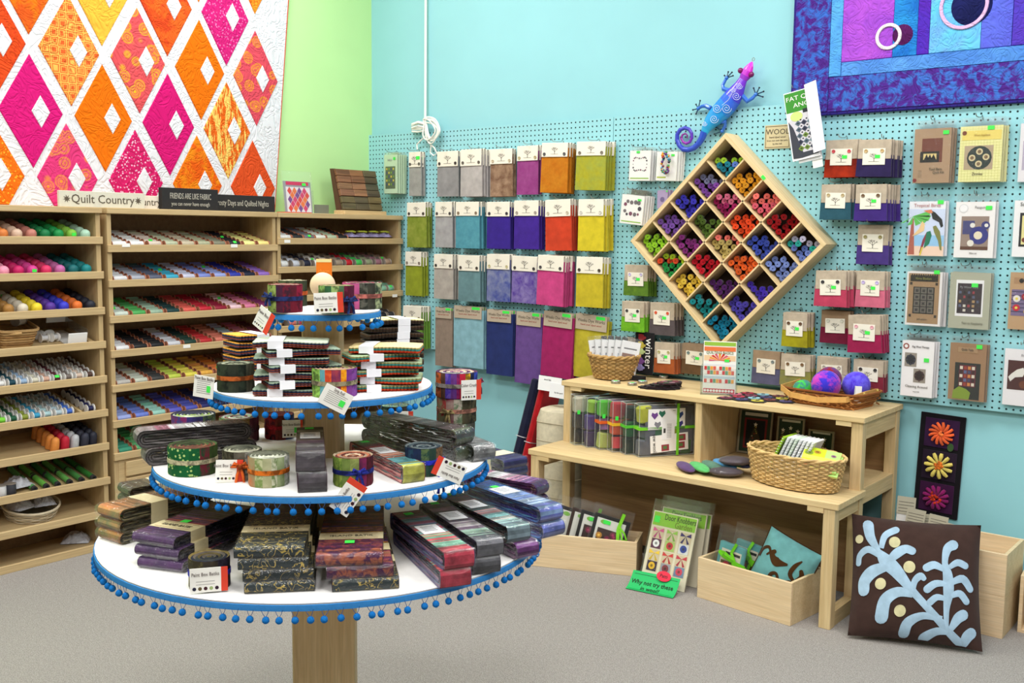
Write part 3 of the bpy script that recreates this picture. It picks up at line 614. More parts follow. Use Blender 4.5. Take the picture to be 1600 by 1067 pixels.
# wood block plaque on its ledge
s = E('block_plaque', 'plaque of eighteen walnut and grey wood blocks on a pine ledge', 'plaque', (.215, -.275, RT_Z))
MB().box(-.06, .03, -.158, .158, 0, .022, b=.003).build('ledge', PINEY, s)
MB().prism([(-.05, .022), (-.01, .022), (-.075, .25), (-.10, .25)], -.15, .15, 'y').build('easel_back', M('plaque_back', (86, 58, 42), .6), s)
WB = [(122, 84, 58), (142, 98, 64), (96, 86, 62), (134, 92, 66), (128, 86, 60), (84, 74, 56), (136, 100, 72), (146, 104, 76), (82, 78, 62), (132, 92, 70), (150, 108, 78), (86, 76, 60), (104, 92, 62), (92, 82, 62), (118, 102, 68), (94, 84, 60), (90, 80, 60), (106, 92, 62)]
_ang = -.28
for r in range(6):
    for c in range(3):
        k = WB[r*3+c]; zc = .245-.0372*(r+.5); d = rnd.uniform(-.003, .003)
        MB().box(0, .02+d, -.0485, .0485, -.0178, .0178, b=.0016).build('wood_block', woodmat('block_%d' % (r*3+c), mul(k, .8), mul(k, 1.12), 1, 5., .5, False), s, loc=(-.007-.285*(zc-.022), -.0985+.0985*c, zc), rot=(0, _ang, 0))

# ================================================================ HANGING ON THE TURQUOISE WALL
def wallrect(u0, u1, v0, v1, off):
    um, vm = (u0+u1)/2, (v0+v1)/2
    xl, xr = HW(u0, vm, off).x, HW(u1, vm, off).x; zt, zb = HW(um, v0, off).z, HW(um, v1, off).z
    return (xl+xr)/2, zt, xr-xl, zt-zb
hk = MB(); hk.tube([(0, 0, 0), (0, -.004, .012), (0, -.012, .016), (0, -.02, .008), (0, -.06, .004), (0, -.085, .006), (0, -.094, .016)], .0016, 6); _hook = hk.build('peg_hook', METAL); PROTO.append(_hook)
def hook(x, z, of): return dup(_hook, (x, -.026, z), (0, rnd.uniform(-.05, .05), rnd.uniform(-.25, .25)), 'wire peg hook holding ' + of, 'wire peg hooks')
_hook['category'] = 'hook'
def treemesh():
    m = MB(); r_ = random.Random(4)
    def seg(x, z, a, l, w, d):
        x2, z2 = x+math.cos(a)*l, z+math.sin(a)*l; nx, nz = -math.sin(a)*w/2, math.cos(a)*w/2
        m.add([(x-nx, 0, z-nz), (x+nx, 0, z+nz), (x2+nx*.6, 0, z2+nz*.6), (x2-nx*.6, 0, z2-nz*.6)], [(0, 3, 2, 1)])
        if d: 
            for da in (-.55, .1, .6): seg(x2, z2, a+da+r_.uniform(-.25, .25), l*r_.uniform(.6, .85), w*.6, d-1)
    seg(.02, -.36, PI/2, .22, .05, 0); seg(.02, -.15, PI/2+.1, .15, .04, 3); seg(.02, -.17, PI/2+.75, .2, .03, 2); seg(.02, -.17, PI/2-.75, .2, .03, 2)
    m.add([(-.40, 0, -.385), (.42, 0, -.385), (.42, 0, -.365), (-.40, 0, -.365)], [(0, 1, 2, 3)])
    o = m.build('tree_print', M('tree_ink', (92, 84, 80), .8)); PROTO.append(o); return o.data
TREE = treemesh()
bt = MB(); bt.M = Matrix.Rotation(PI/2, 4, 'X'); bt.lathe([(.2, .0), (1., 0), (1., .25), (.86, .34), (.7, .24), (.1, .22)], 14)
_bt = bt.build('button', GLOSSY); BUTTON = _bt.data; PROTO.append(_bt)
BUTTON.materials[0] = attrmat('button_gloss', .3, .5, .25, 300., src='obj')
def slab(w, h, t, bulge=.004, col=(200, 200, 200), nx=6, nz=8, seed=0, drop=0., flare=0.):
    """soft folded cloth hanging: top at z=0, front towards -y"""
    r_ = random.Random(seed); m = MB(); vs = []; ph = r_.uniform(0, 6)
    def X(i, j): return (-w/2+w*i/nx)*(1+flare*j/nz)
    for s in (0, 1):
        for j in range(nz+1):
            for i in range(nx+1):
                e = math.sin(PI*i/nx)**.5*math.sin(PI*min(1, (j+.3)/(nz+.3)))**.5 if 0 < i < nx else 0
                wv = bulge*(.6+.5*math.sin(2.2*i/nx*PI+ph+.4*j))*e
                y = (-t/2-wv) if s == 0 else t/2
                vs.append((X(i, j), y, -h*j/nz - drop*(i/nx-.5)*j/nz))
    K = (nx+1)*(nz+1); fs = []
    for j in range(nz):
        for i in range(nx):
            a = j*(nx+1)+i; fs.append((a, a+nx+1, a+nx+2, a+1)); b = a+K; fs.append((b, b+1, b+nx+2, b+nx+1))
    for i in range(nx):
        a = i; fs.append((a, a+1, a+1+K, a+K)); a = nz*(nx+1)+i; fs.append((a, a+K, a+1+K, a+1))
    for j in range(nz):
        a = j*(nx+1); fs.append((a, a+K, a+nx+1+K, a+nx+1)); a += nx; fs.append((a, a+nx+1, a+nx+1+K, a+K))
    m.add(vs, fs, col); return m
CARDC = (232, 226, 212); KRAFT = (182, 167, 148)
def buttons(par, y, z, dx, r, c):
    for s in (-1, 1):
        o = obj('button', BUTTON, par, (s*dx, y, z)); o.scale = (r, r, r); o.color = S(c)
def behind(t, n, where, name, step=.0175, jx=.006, sgn=1):
    for k in range(n):
        dup(t, (t.location.x+(k+1)*rnd.uniform(.2, 1)*jx*sgn, t.location.y+step*(k+1), t.location.z+rnd.uniform(-.003, .002)), (0, t.rotation_euler[1]+rnd.uniform(-.02, .02), 0), f'{name} {ORD[k+1]} on its hook, {where}')
def woolA(u0, u1, v0, vc, v1, c, nb, nm, where, bc=(90, 84, 78), tilt=0., m=FELT, c2=None, stick=False):
    off = .032+.0175*nb+.008
    x, z, w, h = wallrect(u0, u1, v0, v1, off); hc = h*(vc-v0)/(v1-v0)
    t = E('wool_packet', f'{nm} wool packet with white tree card, {where}', 'wool packet', (x, -off, z), group='carded wool packets on the pegboard', rot=(0, tilt, 0))
    ms = slab(w*.98, h-hc*.35, .008, .002, c, seed=int(u0+v0), flare=.03); ms.col2 = c2
    ms.c2 = [c2 or mul(c, .7)]*len(ms.f)
    ms.build('folded_wool', m, t, (0, 0, -hc*.35))
    cm = MB(); cm.prism([(-.0068, .001), (-.005, .0025), (.0045, .0025), (.0055, .001), (.0055, -hc), (.0047, -hc), (.0047, .0), (-.0058, 0), (-.0080, -hc), (-.0092, -hc)], -w/2*.97, w/2*.97, 'x', CARDC)
    cm.build('header_card', PRINT, t)
    tr = obj('tree_print', TREE, t, (.0, -.0092, -hc*.48), (-.03, 0, 0)); tr.scale = (min(w, hc)*.86,)*3
    buttons(t, -.0090, -hc*.80, w*.37, .0085, bc)
    if stick: MB().box(w*.12, w*.42, -.0102, -.0096, -hc*.5, -hc*.28).build('price_sticker', GREEN, t)
    hook(x, z+.004, f'the {nm} packet, {where}')
    behind(t, nb, where, f'{nm} wool packet')
    return t
R1, R2, R3, R4 = 'top row', 'second row', 'third row', 'fourth row'
woolA(640, 659, 238, 261, 306, (158, 158, 154), 1, 'grey', R1+' left end', stick=True)
woolA(684, 717.5, 237, 260, 307, (150, 148, 150), 1, 'grey striped', R1, (50, 44, 44))
woolA(720.5, 754, 234, 259, 307, (184, 178, 176), 3, 'light grey', R1)
woolA(767, 802, 233.5, 256, 307, (116, 84, 66), 1, 'brown mottled', R1, (190, 176, 150), m=SOFT, c2=(176, 146, 120))
woolA(808.6, 842, 228.5, 251, 304, (158, 76, 140), 1, 'orchid purple', R1, (176, 160, 120), m=SOFT, c2=(146, 60, 128))
woolA(847, 889, 224, 245, 301, (204, 130, 34), 3, 'golden orange', R1, (80, 80, 86), .03, m=SOFT, c2=(190, 106, 20))
woolA(901.5, 948, 222, 243, 297, (178, 170, 40), 3, 'chartreuse checked', R1, (120, 112, 100), .03, m=SOFT, c2=(160, 168, 70))
woolA(637, 667, 317, 338, 386.5, (122, 140, 46), 2, 'olive green', R2, (60, 52, 48), m=SOFT, c2=(150, 160, 70))
woolA(681, 708, 316, 338, 386.5, (170, 168, 170), 2, 'pale grey', R2, (70, 66, 66))
woolA(713, 750, 316, 337, 388, (92, 160, 176), 3, 'teal blue', R2, (130, 110, 90), .0, m=SOFT, c2=(80, 146, 166))
woolA(761.5, 798, 316, 338, 388.6, (56, 34, 140), 2, 'indigo', R2, (54, 50, 60))
woolA(804, 843, 314, 337, 389, (66, 36, 146), 2, 'deep violet', R2, (160, 150, 140))
woolA(852, 892.6, 312.5, 338, 391.6, (208, 66, 36), 3, 'red orange', R2, (190, 180, 160), -.03)
woolA(904, 944.5, 312, 337, 392, (218, 198, 44), 3, 'lemon yellow', R2, (200, 196, 186))
woolA(634.5, 660, 394, 415, 462, (146, 158, 36), 2, 'lime green', R3, (130, 120, 110))
woolA(679, 709, 398, 419, 467, (180, 172, 164), 2, 'stone beige', R3, (60, 54, 52))
woolA(717, 751, 399.5, 423, 471, (106, 142, 148), 3, 'grey teal', R3, (70, 62, 56))
woolA(761.5, 798, 398, 420.5, 471, (66, 78, 156), 2, 'blue mottled', R3, (190, 180, 140), m=SOFT, c2=(140, 146, 176))
woolA(801, 841, 401, 423.5, 473.6, (76, 44, 150), 2, 'purple and white', R3, (60, 56, 60), .02, m=SOFT, c2=(150, 136, 190))
woolA(841, 882.5, 400, 423, 477.5, (206, 70, 134), 4, 'hot pink', R3, (70, 66, 72), .03)
woolA(901, 943, 402, 427, 480, (204, 184, 44), 3, 'mustard yellow', R3, (70, 60, 50))
woolA(631, 660, 479, 501, 544, (106, 150, 50), 3, 'grass green', R4+' left end', (110, 90, 70))
def woolL(u0, u1, v0, vc, v1, c, nb, nm, tilt=0.):
    off = .030+.0158*nb+.008; x, z, w, h = wallrect(u0, u1, v0, v1, off); hc = h*(vc-v0)/(v1-v0)
    t = E('wool_cut', f'long {nm} wool cut with a kraft header card, {R4} of the pegboard', 'wool cut', (x, -off, z), group='long wool cuts on the pegboard', rot=(0, tilt, 0))
    slab(w, h-hc*.3, .008, .003, c, seed=int(u0)).build('folded_wool', FELT, t, (0, 0, -hc*.3))
    MB().box(-w*.46, w*.46, -.0105, -.0093, -hc, .0, KRAFT).build('header_card', PRINT, t)
    text('Weeks Dye Works', hc*.30, t, (0, -.0108, -hc*.40), mat=BRN, sx=w/hc*.34); text('hand over dyed wool', hc*.17, t, (0, -.0108, -hc*.66), mat=M('red_ink', (150, 60, 50), .8), sx=w/hc*.42)
    MB().box(w*.14, w*.40, -.0112, -.0106, -hc*.26, -hc*.05).build('price_sticker', GREEN, t)
    hook(x, z-.004, f'the long {nm} wool cut'); behind(t, nb, R4, f'{nm} wool cut', .0158, .005)
woolL(681, 708, 480, 497, 572, (150, 132, 118), 1, 'taupe'); woolL(709.6, 756, 478, 497.5, 574, (140, 186, 200), 2, 'pale blue')
woolL(761, 801.5, 484, 503, 586, (36, 50, 110), 2, 'navy blue'); woolL(807, 848, 487.5, 509, 600, (108, 76, 146), 1, 'violet', .02)
woolL(849.6, 897.6, 487.5, 511, 590, (166, 34, 100), 2, 'magenta', .05); woolL(899, 952, 492, 516, 592, (190, 176, 50), 1, 'yellow olive', .05)
def woolB(u0, u1, v0, v1, c, nb, nm, where, bc, tilt=0., kraft=KRAFT, m=FELT, c2=None, stick=True, fr=.52):
    off = .032+.0178*nb+.010; x, z, w, h = wallrect(u0, u1, v0, v1, off)
    t = E('wool_square', f'{nm} wool square under kraft fold and tree card, {where}', 'wool packet', (x, -off, z), group='small carded wool squares on the pegboard', rot=(0, tilt, 0))
    ms = slab(w, h*(1-fr*.8), .008, .002, c, nz=5, seed=int(u0), flare=.05); ms.c2 = [c2 or mul(c, .7)]*len(ms.f); ms.build('folded_wool', m, t, (0, 0, -h*fr*.8))
    MB().box(-w*.49, w*.49, -.0062, .0050, -h*fr, 0, kraft, b=.002).build('kraft_fold', CLOTH, t)
    cw, ch = w*.66, h*.44; cz = -h*.46
    cardo = MB().box(-cw/2, cw/2, -.0015, 0, -ch/2, ch/2, CARDC).build('logo_card', PRINT, t, (-.0, -.0072, cz), (.02, -tilt*.4+rnd.uniform(-.04, .04), 0))
    tr = obj('tree_print', TREE, cardo, (0, -.0022, 0)); tr.scale = (ch*.82,)*3
    buttons(cardo, -.0015, ch*.34, cw*.36, .0075, bc)
    if stick: MB().box(cw*.05, cw*.28, -.0028, -.0022, -ch*.1, ch*.1).build('price_sticker', GREEN, cardo)
    hook(x, z+.004, f'the {nm} square, {where}'); behind(t, nb, where, f'{nm} wool square', .0178, .008)
BR_ = 'right of the diamond box'; BL_ = 'left of the diamond box'; BU_ = 'above the bench'
woolB(1290, 1341, 218.5, 277, (180, 52, 24), 2, 'red plaid', BR_, (200, 70, 80), m=SOFT, c2=(120, 30, 20)); woolB(1341, 1394, 218, 276, (48, 38, 82), 4, 'navy', BR_, (190, 160, 110), .03)
woolB(1283, 1330, 288, 343, (46, 88, 104), 3, 'steel blue', BR_, (180, 160, 120), stick=False); woolB(1336.5, 1386, 288, 345, (66, 44, 124), 4, 'blue violet', BR_, (110, 84, 60))
woolB(1340, 1389, 351, 413, (74, 56, 126), 1, 'lilac purple', BR_, (150, 140, 90), stick=False); woolB(1274, 1323, 423, 479, (192, 66, 96), 4, 'raspberry', BR_, (50, 48, 52))
woolB(1338, 1383, 424, 480, (214, 110, 136), 2, 'rose pink', BR_, (186, 170, 214)); woolB(1223, 1262, 488.6, 542, (172, 164, 30), 3, 'yellow olive', BR_, (96, 70, 50), m=SOFT, c2=(150, 140, 30))
woolB(1283, 1329, 485, 536.5, (114, 26, 54), 1, 'wine red', BR_, (206, 204, 190), kraft=(150, 124, 98), stick=False); woolB(1324, 1375.5, 492, 551, (158, 34, 78), 3, 'cerise', BR_, (220, 160, 170), -.05)
woolB(1176, 1220, 548, 600, (92, 92, 122), 1, 'denim blue', BU_, (120, 130, 130), kraft=(160, 136, 112), stick=False); woolB(1220, 1267, 553.5, 603, (150, 146, 60), 2, 'olive mottled', BU_, (120, 90, 60), stick=False, m=SOFT, c2=(120, 120, 90))
woolB(1276, 1325, 558, 608, (200, 190, 180), 1, 'ivory', BU_, (180, 170, 160), stick=False); woolB(1333, 1381, 562, 611, (128, 40, 58), 2, 'dark cranberry', BU_, (60, 56, 54), stick=False)
woolB(976, 1013, 414, 462, (104, 140, 44), 3, 'green plaid', BL_, (190, 180, 214), m=SOFT, c2=(76, 110, 40)); woolB(972, 1007, 471, 518, (124, 190, 44), 4, 'lime', BL_, (60, 58, 60), m=SOFT, c2=(90, 160, 40))
woolB(1016, 1054.6, 473, 523.7, (92, 82, 84), 3, 'charcoal brown', BL_, (214, 86, 56)); woolB(974, 1003, 528, 574, (92, 66, 42), 1, 'cocoa brown', BL_, (140, 180, 140))
woolB(1023, 1054, 535, 583, (170, 88, 44), 3, 'rust orange', BU_, (176, 170, 120)); woolB(1066, 1107, 537, 585, (104, 78, 52), 1, 'walnut brown', BU_, (110, 130, 130), kraft=(150, 128, 106))
# ---------------------------------------------------------------- bagged patterns
def place(u, v): return ('the left end' if u < 650 else 'the bead cards' if u < 1070 else ('first column' if u < 1478 else 'second column' if u < 1560 else 'last column')) + ('' if u < 650 else ', row '+('one' if v < 295 and u > 1070 or v < 290 else 'two' if v < 410 else 'three' if v < 520 else 'four'))
def packet(u0, u1, v0, v1, label, paper, draw, texts=(), head=.1, nb=1, tilt=0., stick=None, hooked=True, cat='pattern', name='pattern_packet'):
    off = .032+.0116*nb+.008; x, z, w, h = wallrect(u0, u1, v0, v1, off)
    t = E(name, label, cat, (x, -off, z), group='bagged patterns on the pegboard', rot=(0, tilt, 0)); pt = -h*head; ph = h*(1-head)*.985
    m = MB(); m.box(-w*.46, w*.46, -.003, .003, pt-ph, pt, paper)
    def R(a, b, c, d, cc, y=0.): m.box(-w*.46+w*.92*a, -w*.46+w*.92*c, -.0034-y, -.003-y, pt-ph*d, pt-ph*b, cc)
    def O(a, b, r, cc, y=.0004, sy=1.): m.prism(disc(-w*.46+w*.92*a, pt-ph*b, r*w, 16, sy), -.003-y, -.0034-y, 'y', cc)
    def P(pts, cc, y=.0004): m.prism([(-w*.46+w*.92*a, pt-ph*b) for a, b in pts], -.003-y, -.0034-y, 'y', cc)
    draw(R, O, P); m.build('cover', PRINT, t)
    for s_, tx, ty, sz, mt, sx in texts: text(s_, sz*w, t, (-w*.46+w*.92*tx, -.0052, pt-ph*ty), mat=mt, sx=sx)
    if stick: MB().box(-w*.46+w*.92*(stick[0]-.08), -w*.46+w*.92*(stick[0]+.08), -.0056, -.005, pt-ph*(stick[1]+.035), pt-ph*(stick[1]-.035)).build('price_sticker', GREEN, t)
    MB().box(-w*.5, w*.5, -.0062, .0045, -h, 0, b=.001).build('clear_bag', CLEAR, t)
    if hooked: hook(x-w*.05, z-h*.02, 'the '+label.split(',')[0].split(' with a round')[0])
    for k in range(nb):
        o = E('pattern_packet', label.split(',')[0].split(' with ')[0]+f', {ORD[k+1]} on hook, {place(u0, v0)}', cat, (x+.007+.006*k, -off+.0116*(k+1), z+rnd.uniform(-.002, .002)), group='bagged patterns on the pegboard', rot=(0, tilt+rnd.uniform(-.01, .02), 0))
        MB().box(-w*.46, w*.46, -.003, .003, pt-ph, pt, paper).build('cover', PRINT, o); MB().box(-w*.5, w*.5, -.0045, .0042, -h, 0).build('clear_bag', CLEAR, o)
    return t
TAN = (168, 138, 110); LG = M('light_ink', (150, 148, 150), .8); RED = M('maroon_ink', (150, 50, 60), .8)
def d_barn(R, O, P):
    R(.22, .18, .78, .62, (112, 60, 48)); R(.18, .42, .70, .62, (40, 34, 34), .0004); R(.27, .46, .63, .57, (214, 190, 130), .0008)
    for a in (.36, .45, .55): P([(a-.07, .57), (a, .47), (a+.07, .57)], (24, 24, 26), .0013)
    O(.06, .95, .05, (130, 40, 44)); R(.14, .76, .24, .90, (150, 124, 98))
packet(1426, 1488, 188, 287, 'tan bagged pattern with a dark nativity quilt, top of first pattern column', TAN, d_barn, [('Tool Barn', .62, .75, .10, BRN, .8), ('Quilt Kit', .70, .81, .10, BRN, .8)], .13, 2, stick=(.86, .08))
def d_yel(R, O, P):
    for i in range(1, 14): R(i/14, 0, i/14+.006, 1, (206, 204, 130))
    for i in range(1, 20): R(0, i/20, 1, i/20+.004, (206, 204, 130))
    R(.05, .08, .97, .25, (226, 206, 110), .0004); O(.1, .12, .05, (120, 60, 40), .001)
    R(.12, .35, .80, .78, (176, 156, 130), .0005); O(.48, .57, .27, (46, 56, 54), .001)
    for a, b in ((.48, .46), (.31, .57), (.64, .56), (.47, .68)): O(a, b, .075, (206, 190, 150), .0014); O(a, b, .04, (120, 96, 70), .0018)
packet(1497, 1569, 183.5, 285, 'yellow gridded bagged pattern with a flower wreath, top of second pattern column', (228, 224, 160), d_yel, [('Zinnias', .45, .86, .09, BRN, .9), ('Wool Applique', .52, .165, .07, M('gold_ink', (180, 150, 60), .8), .8)], .13, 2, stick=(.72, .04))
packet(1591, 1650, 179, 285, 'pale bagged pattern cut by the right edge, topmost', (226, 222, 226), lambda R, O, P: R(.1, .3, .9, .8, (180, 170, 190)), [], .12, 0, hooked=False)
def d_birds(R, O, P):
    R(0, .14, 1, .62, (206, 216, 240)); R(0, .62, 1, .82, (150, 196, 232), .0003); R(0, .82, 1, 1, (236, 206, 186), .0003)
    P([(.02, .98), (.08, .35), (.14, .30), (.2, .98)], (176, 96, 80), .0005)
    for a in range(6): P([(.12, .27), (.12+.5*math.cos(.4-.5*a), .27-.18*math.sin(.4-.5*a)-.03), (.12+.46*math.cos(.1-.5*a), .27-.15*math.sin(.1-.5*a)+.03)], (100, 190, 90), .0008)
    P([(.40, .17), (.62, .15), (.66, .21), (.56, .22)], (216, 130, 90), .0012); P([(.60, .16), (.72, .2), (.92, .33), (.96, .45), (.90, .48), (.84, .38), (.66, .32)], (34, 34, 38), .001)
    P([(.38, .36), (.46, .42), (.44, .54), (.22, .62), (.12, .64), (.3, .5)], (232, 200, 150), .001)
    P([(.68, .46), (.76, .44), (.88, .55), (.94, .75), (.95, .90), (.90, .88), (.84, .72), (.72, .56)], (130, 130, 70), .001)
    P([(.52, .56), (.62, .54), (.66, .62), (.6, .78), (.46, .86)], (30, 120, 90), .0014); P([(.52, .56), (.5, .7), (.42, .86), (.36, .98), (.34, .94), (.42, .7)], (140, 50, 70), .001); P([(.40, .84), (.44, .84), (.38, .99), (.34, .99)], (220, 200, 60), .0016)
packet(1417.5, 1479, 305, 401, 'bagged Tropical Birds pattern with parrots and a toucan', (236, 236, 242), d_birds, [('Tropical Birds', .5, .075, .125, M('rose_ink', (190, 130, 130), .8), .95)], .10, 1, stick=(.86, .015))
def d_peng(R, O, P):
    R(.16, .26, .86, .86, (150, 130, 120)); R(.2, .34, .5, .58, (70, 70, 120), .0004); O(.62, .60, .22, (52, 54, 130), .0008); O(.60, .60, .10, (226, 214, 190), .0012)
    O(.45, .42, .06, (226, 222, 216), .001); O(.78, .42, .10, (60, 60, 120), .001); O(.80, .42, .045, (230, 226, 220), .0014); O(.42, .74, .08, (226, 220, 210), .0012); R(.16, .80, .86, .86, (96, 64, 50), .0006)
    O(.2, .12, .11, (214, 212, 214)); O(.2, .12, .09, (236, 234, 236), .0008)
packet(1490, 1557, 303, 404, 'white bagged pattern with blue penguin pillows', (236, 232, 232), d_peng, [('Penguins', .64, .10, .09, LG, .9), ('Pillow set', .5, .92, .05, BRN, .9)], .12, 1, stick=(.84, .11))
packet(1581, 1648, 305, 403, 'white bagged pattern with a black framed picture, cut by right edge', (236, 234, 236), lambda R, O, P: (R(.16, .22, .9, .82, (34, 32, 36)), R(.22, .27, .84, .78, (226, 216, 150), .0005), O(.3, .7, .06, (120, 60, 40), .001)), [('Sue', .25, .07, .13, INK, 1.)], .08, 0)
def d_tan(R, O, P):
    R(.05, .03, .93, .96, (160, 130, 98)); R(.1, .07, .88, .18, (46, 40, 34), .0004)
    for i in range(12): P([(.12+.064*i, .07), (.15+.064*i, .035), (.18+.064*i, .07)], (46, 40, 34), .0005)
    R(.20, .28, .80, .78, (36, 34, 34), .0004)
    for i in range(3):
        for j in range(4): R(.23+.19*i, .295+.12*j, .39+.19*i, .40+.12*j, (104, 98, 92), .0008); R(.27+.19*i, .325+.12*j, .35+.19*i, .375+.12*j, (62, 58, 58), .0012)
    for a, b in ((.13, .22), (.85, .22), (.13, .82), (.85, .82)): R(a-.035, b-.025, a+.035, b+.025, (60, 50, 44), .0006)
packet(1414, 1474, 413, 510, 'tan bagged pattern of twelve dark framed blocks', (226, 222, 222), d_tan, [('Horse Blankets', .48, .125, .085, M('moss_ink', (140, 140, 70), .8), .8), ('quilt pattern', .48, .88, .06, BRN, .9)], .12, 2, stick=(.84, .0))
def d_grey(R, O, P):
    R(.16, .13, .84, .78, (232, 230, 232)); R(.2, .19, .80, .73, (62, 52, 58), .0004)
    r_ = random.Random(3)
    for i in range(5):
        for j in range(5):
            if r_.random() < .8: R(.24+.11*i, .33+.08*j, .29+.11*i+.02*r_.random(), .375+.08*j, r_.choice([(206, 200, 190), (150, 60, 70), (90, 96, 120), (40, 34, 36), (170, 140, 100)]), .0008)
packet(1481, 1550, 415, 515, 'grey green bagged pattern with a dark sampler quilt', (172, 172, 154), d_grey, [('My Winter Story', .48, .26, .075, LG, .8), ('Pear to Raspberry', .6, .90, .08, M('grey_ink', (120, 120, 104), .8), .8)], .11, 1, stick=(.62, .22))
packet(1574.5, 1640, 419, 517, 'tan bagged pattern with a moon badge, cut by the right edge', (186, 152, 116), lambda R, O, P: (R(.1, .09, .9, .2, (170, 134, 100)), O(.3, .145, .06, (40, 34, 34)), R(.06, .3, .94, .76, (120, 104, 140), .0003), [R(.06, .33+.07*i, .94, .345+.07*i, (60, 56, 90), .0005) for i in range(6)], [(O(a, b, .09, c, .001), O(a, b, .035, (226, 206, 90), .0014)) for a, b, c in ((.2, .46, (226, 220, 214)), (.2, .62, (190, 40, 60)), (.5, .52, (226, 120, 40)), (.5, .68, (240, 200, 60)), (.42, .42, (160, 40, 60)))]), [('Moon', .62, .145, .09, BRN, 1.)], .07, 0)
def d_clean(R, O, P):
    O(.12, .1, .09, (150, 80, 70)); O(.12, .1, .05, (240, 236, 236), .0008)
    for a, b, c in ((.28, .34, (36, 36, 44)), (.58, .62, (46, 32, 32))): R(a-.19, b-.125, a+.19, b+.125, (150, 140, 130), .0004); O(a, b, .15, c, .0008); [O(a+.13*math.cos(t), b+.086*math.sin(t), .03, mul(c, 1.7), .0012) for t in [PI*k/4 for k in range(8)]]
packet(1407, 1461, 522, 621, 'white bagged Cleaning Around pattern with two dark wreath mats', (238, 234, 236), d_clean, [('Rag Wool Therapy', .58, .1, .085, INK, .75), ('Cleaning Around', .5, .82, .10, BRN, .95), ('wool mat', .5, .91, .05, BRN, 1.)], .11, 2, stick=(.78, .33))
def d_qt(R, O, P):
    R(.2, .05, .78, .17, (150, 116, 84)); R(.22, .065, .76, .155, (166, 134, 102), .0003); R(.16, .34, .86, .98, (44, 46, 44)); P([(.12, .98), (.14, .84), (.3, .76), (.5, .8), (.62, .86), (.58, .98)], (128, 150, 52), .0006); R(.28, .38, .74, .76, (100, 40, 50), .0004)
    cs = [(216, 206, 190), (70, 70, 100), (150, 60, 50), (60, 40, 44), (200, 130, 70), (90, 100, 140)]
    for i in range(4):
        for j in range(5): R(.30+.11*i, .40+.072*j, .38+.11*i, .455+.072*j, cs[(i*2+j*3) % 6], .0008)
packet(1481, 1543, 526.5, 627, 'kraft bagged pattern with a bright block quilt on grass', (156, 122, 92), d_qt, [('Quilt Tails', .48, .11, .09, BRN, .8)], .10, 1, stick=(.8, .045))
packet(1566, 1632, 536, 636, 'white bagged pattern with a pale bird on brown, cut by right edge', (232, 228, 232), lambda R, O, P: (R(.1, .2, .94, .72, (74, 36, 36)), P([(.12, .5), (.2, .44), (.34, .36), (.5, .32), (.56, .38), (.5, .48), (.3, .5), (.18, .58)], (226, 222, 216), .0006), O(.52, .62, .1, (110, 60, 40), .0006)), [('Bird', .5, .1, .08, LG, 1.)], .10, 0)
# the leftmost pattern on the pegboard
packet(600, 622, 238, 303, 'pale green bagged pattern nearest the green wall', (196, 222, 190), lambda R, O, P: (R(.1, .3, .86, .88, (92, 110, 80)), [R(.16+.17*i, .34+.1*j, .26+.17*i, .39+.1*j, ((214, 196, 80), (120, 160, 60), (80, 90, 120))[(i+j*2) % 3], .0006) for i in range(4) for j in range(5)]), [('WILD', .45, .14, .13, LG, 1.)], .06, 4, stick=(.8, .1))
# bead patterns left of the diamond box
def beads(R, O, P, seed=1, n=18, big=.02):
    r_ = random.Random(seed); pts = []
    for k in range(n): t = k/n*2*PI; pts.append((.5+.33*math.cos(t), .45+.25*math.sin(t)+.06*math.sin(3*t)))
    for i, (a, b) in enumerate(pts): O(a, b, big*r_.uniform(.7, 1.4), r_.choice([(70, 60, 76), (120, 60, 90), (110, 100, 106)]))
    R(.06, .9, .94, .94, (150, 186, 80))
packet(983.6, 1019, 230, 283, 'white bagged card with a beaded necklace drawing', (240, 238, 236), lambda R, O, P: beads(R, O, P, 1, 22, .025), [], .10, 3, .03, stick=(.4, .05))
packet(1025.6, 1060, 234, 283, 'cream bagged card with a real bead bracelet on it', (242, 240, 238), lambda R, O, P: R(.06, .86, .5, .91, (176, 186, 70)), [], .06, 3, .04, stick=(.8, .12))
p = HW(1040, 244, .10); r_ = random.Random(5); bm = MB()
for k in range(40):
    t = k/40*2*PI*3; bm.sphere((.018*math.cos(t)+r_.uniform(-.006, .006), -.008*r_.random(), -.03+.045*math.sin(t*1.0)+r_.uniform(-.006, .006)), .0065, 8, 6, r_.choice([(196, 50, 40), (230, 150, 40), (90, 50, 120), (60, 130, 160), (120, 40, 60), (80, 150, 90), (40, 40, 60)]))
bm.build('bead_bracelet', GLOSSY, loc=(p.x, -.096, p.z), label='bracelet of many coloured glass beads hanging over the white card', cat='bracelet')
packet(972, 1010, 296, 351, 'white bagged card with a brown bead bracelet ring', (240, 238, 236), lambda R, O, P: beads(R, O, P, 2, 11, .055), [], .16, 4, .10, stick=(.8, .15))
packet(1027, 1044, 296, 326, 'small purple bagged card with a round motif by the bead cards', (170, 150, 190), lambda R, O, P: O(.5, .5, .2, (110, 90, 140)), [], .05, 2, .0, stick=(.95, .05))
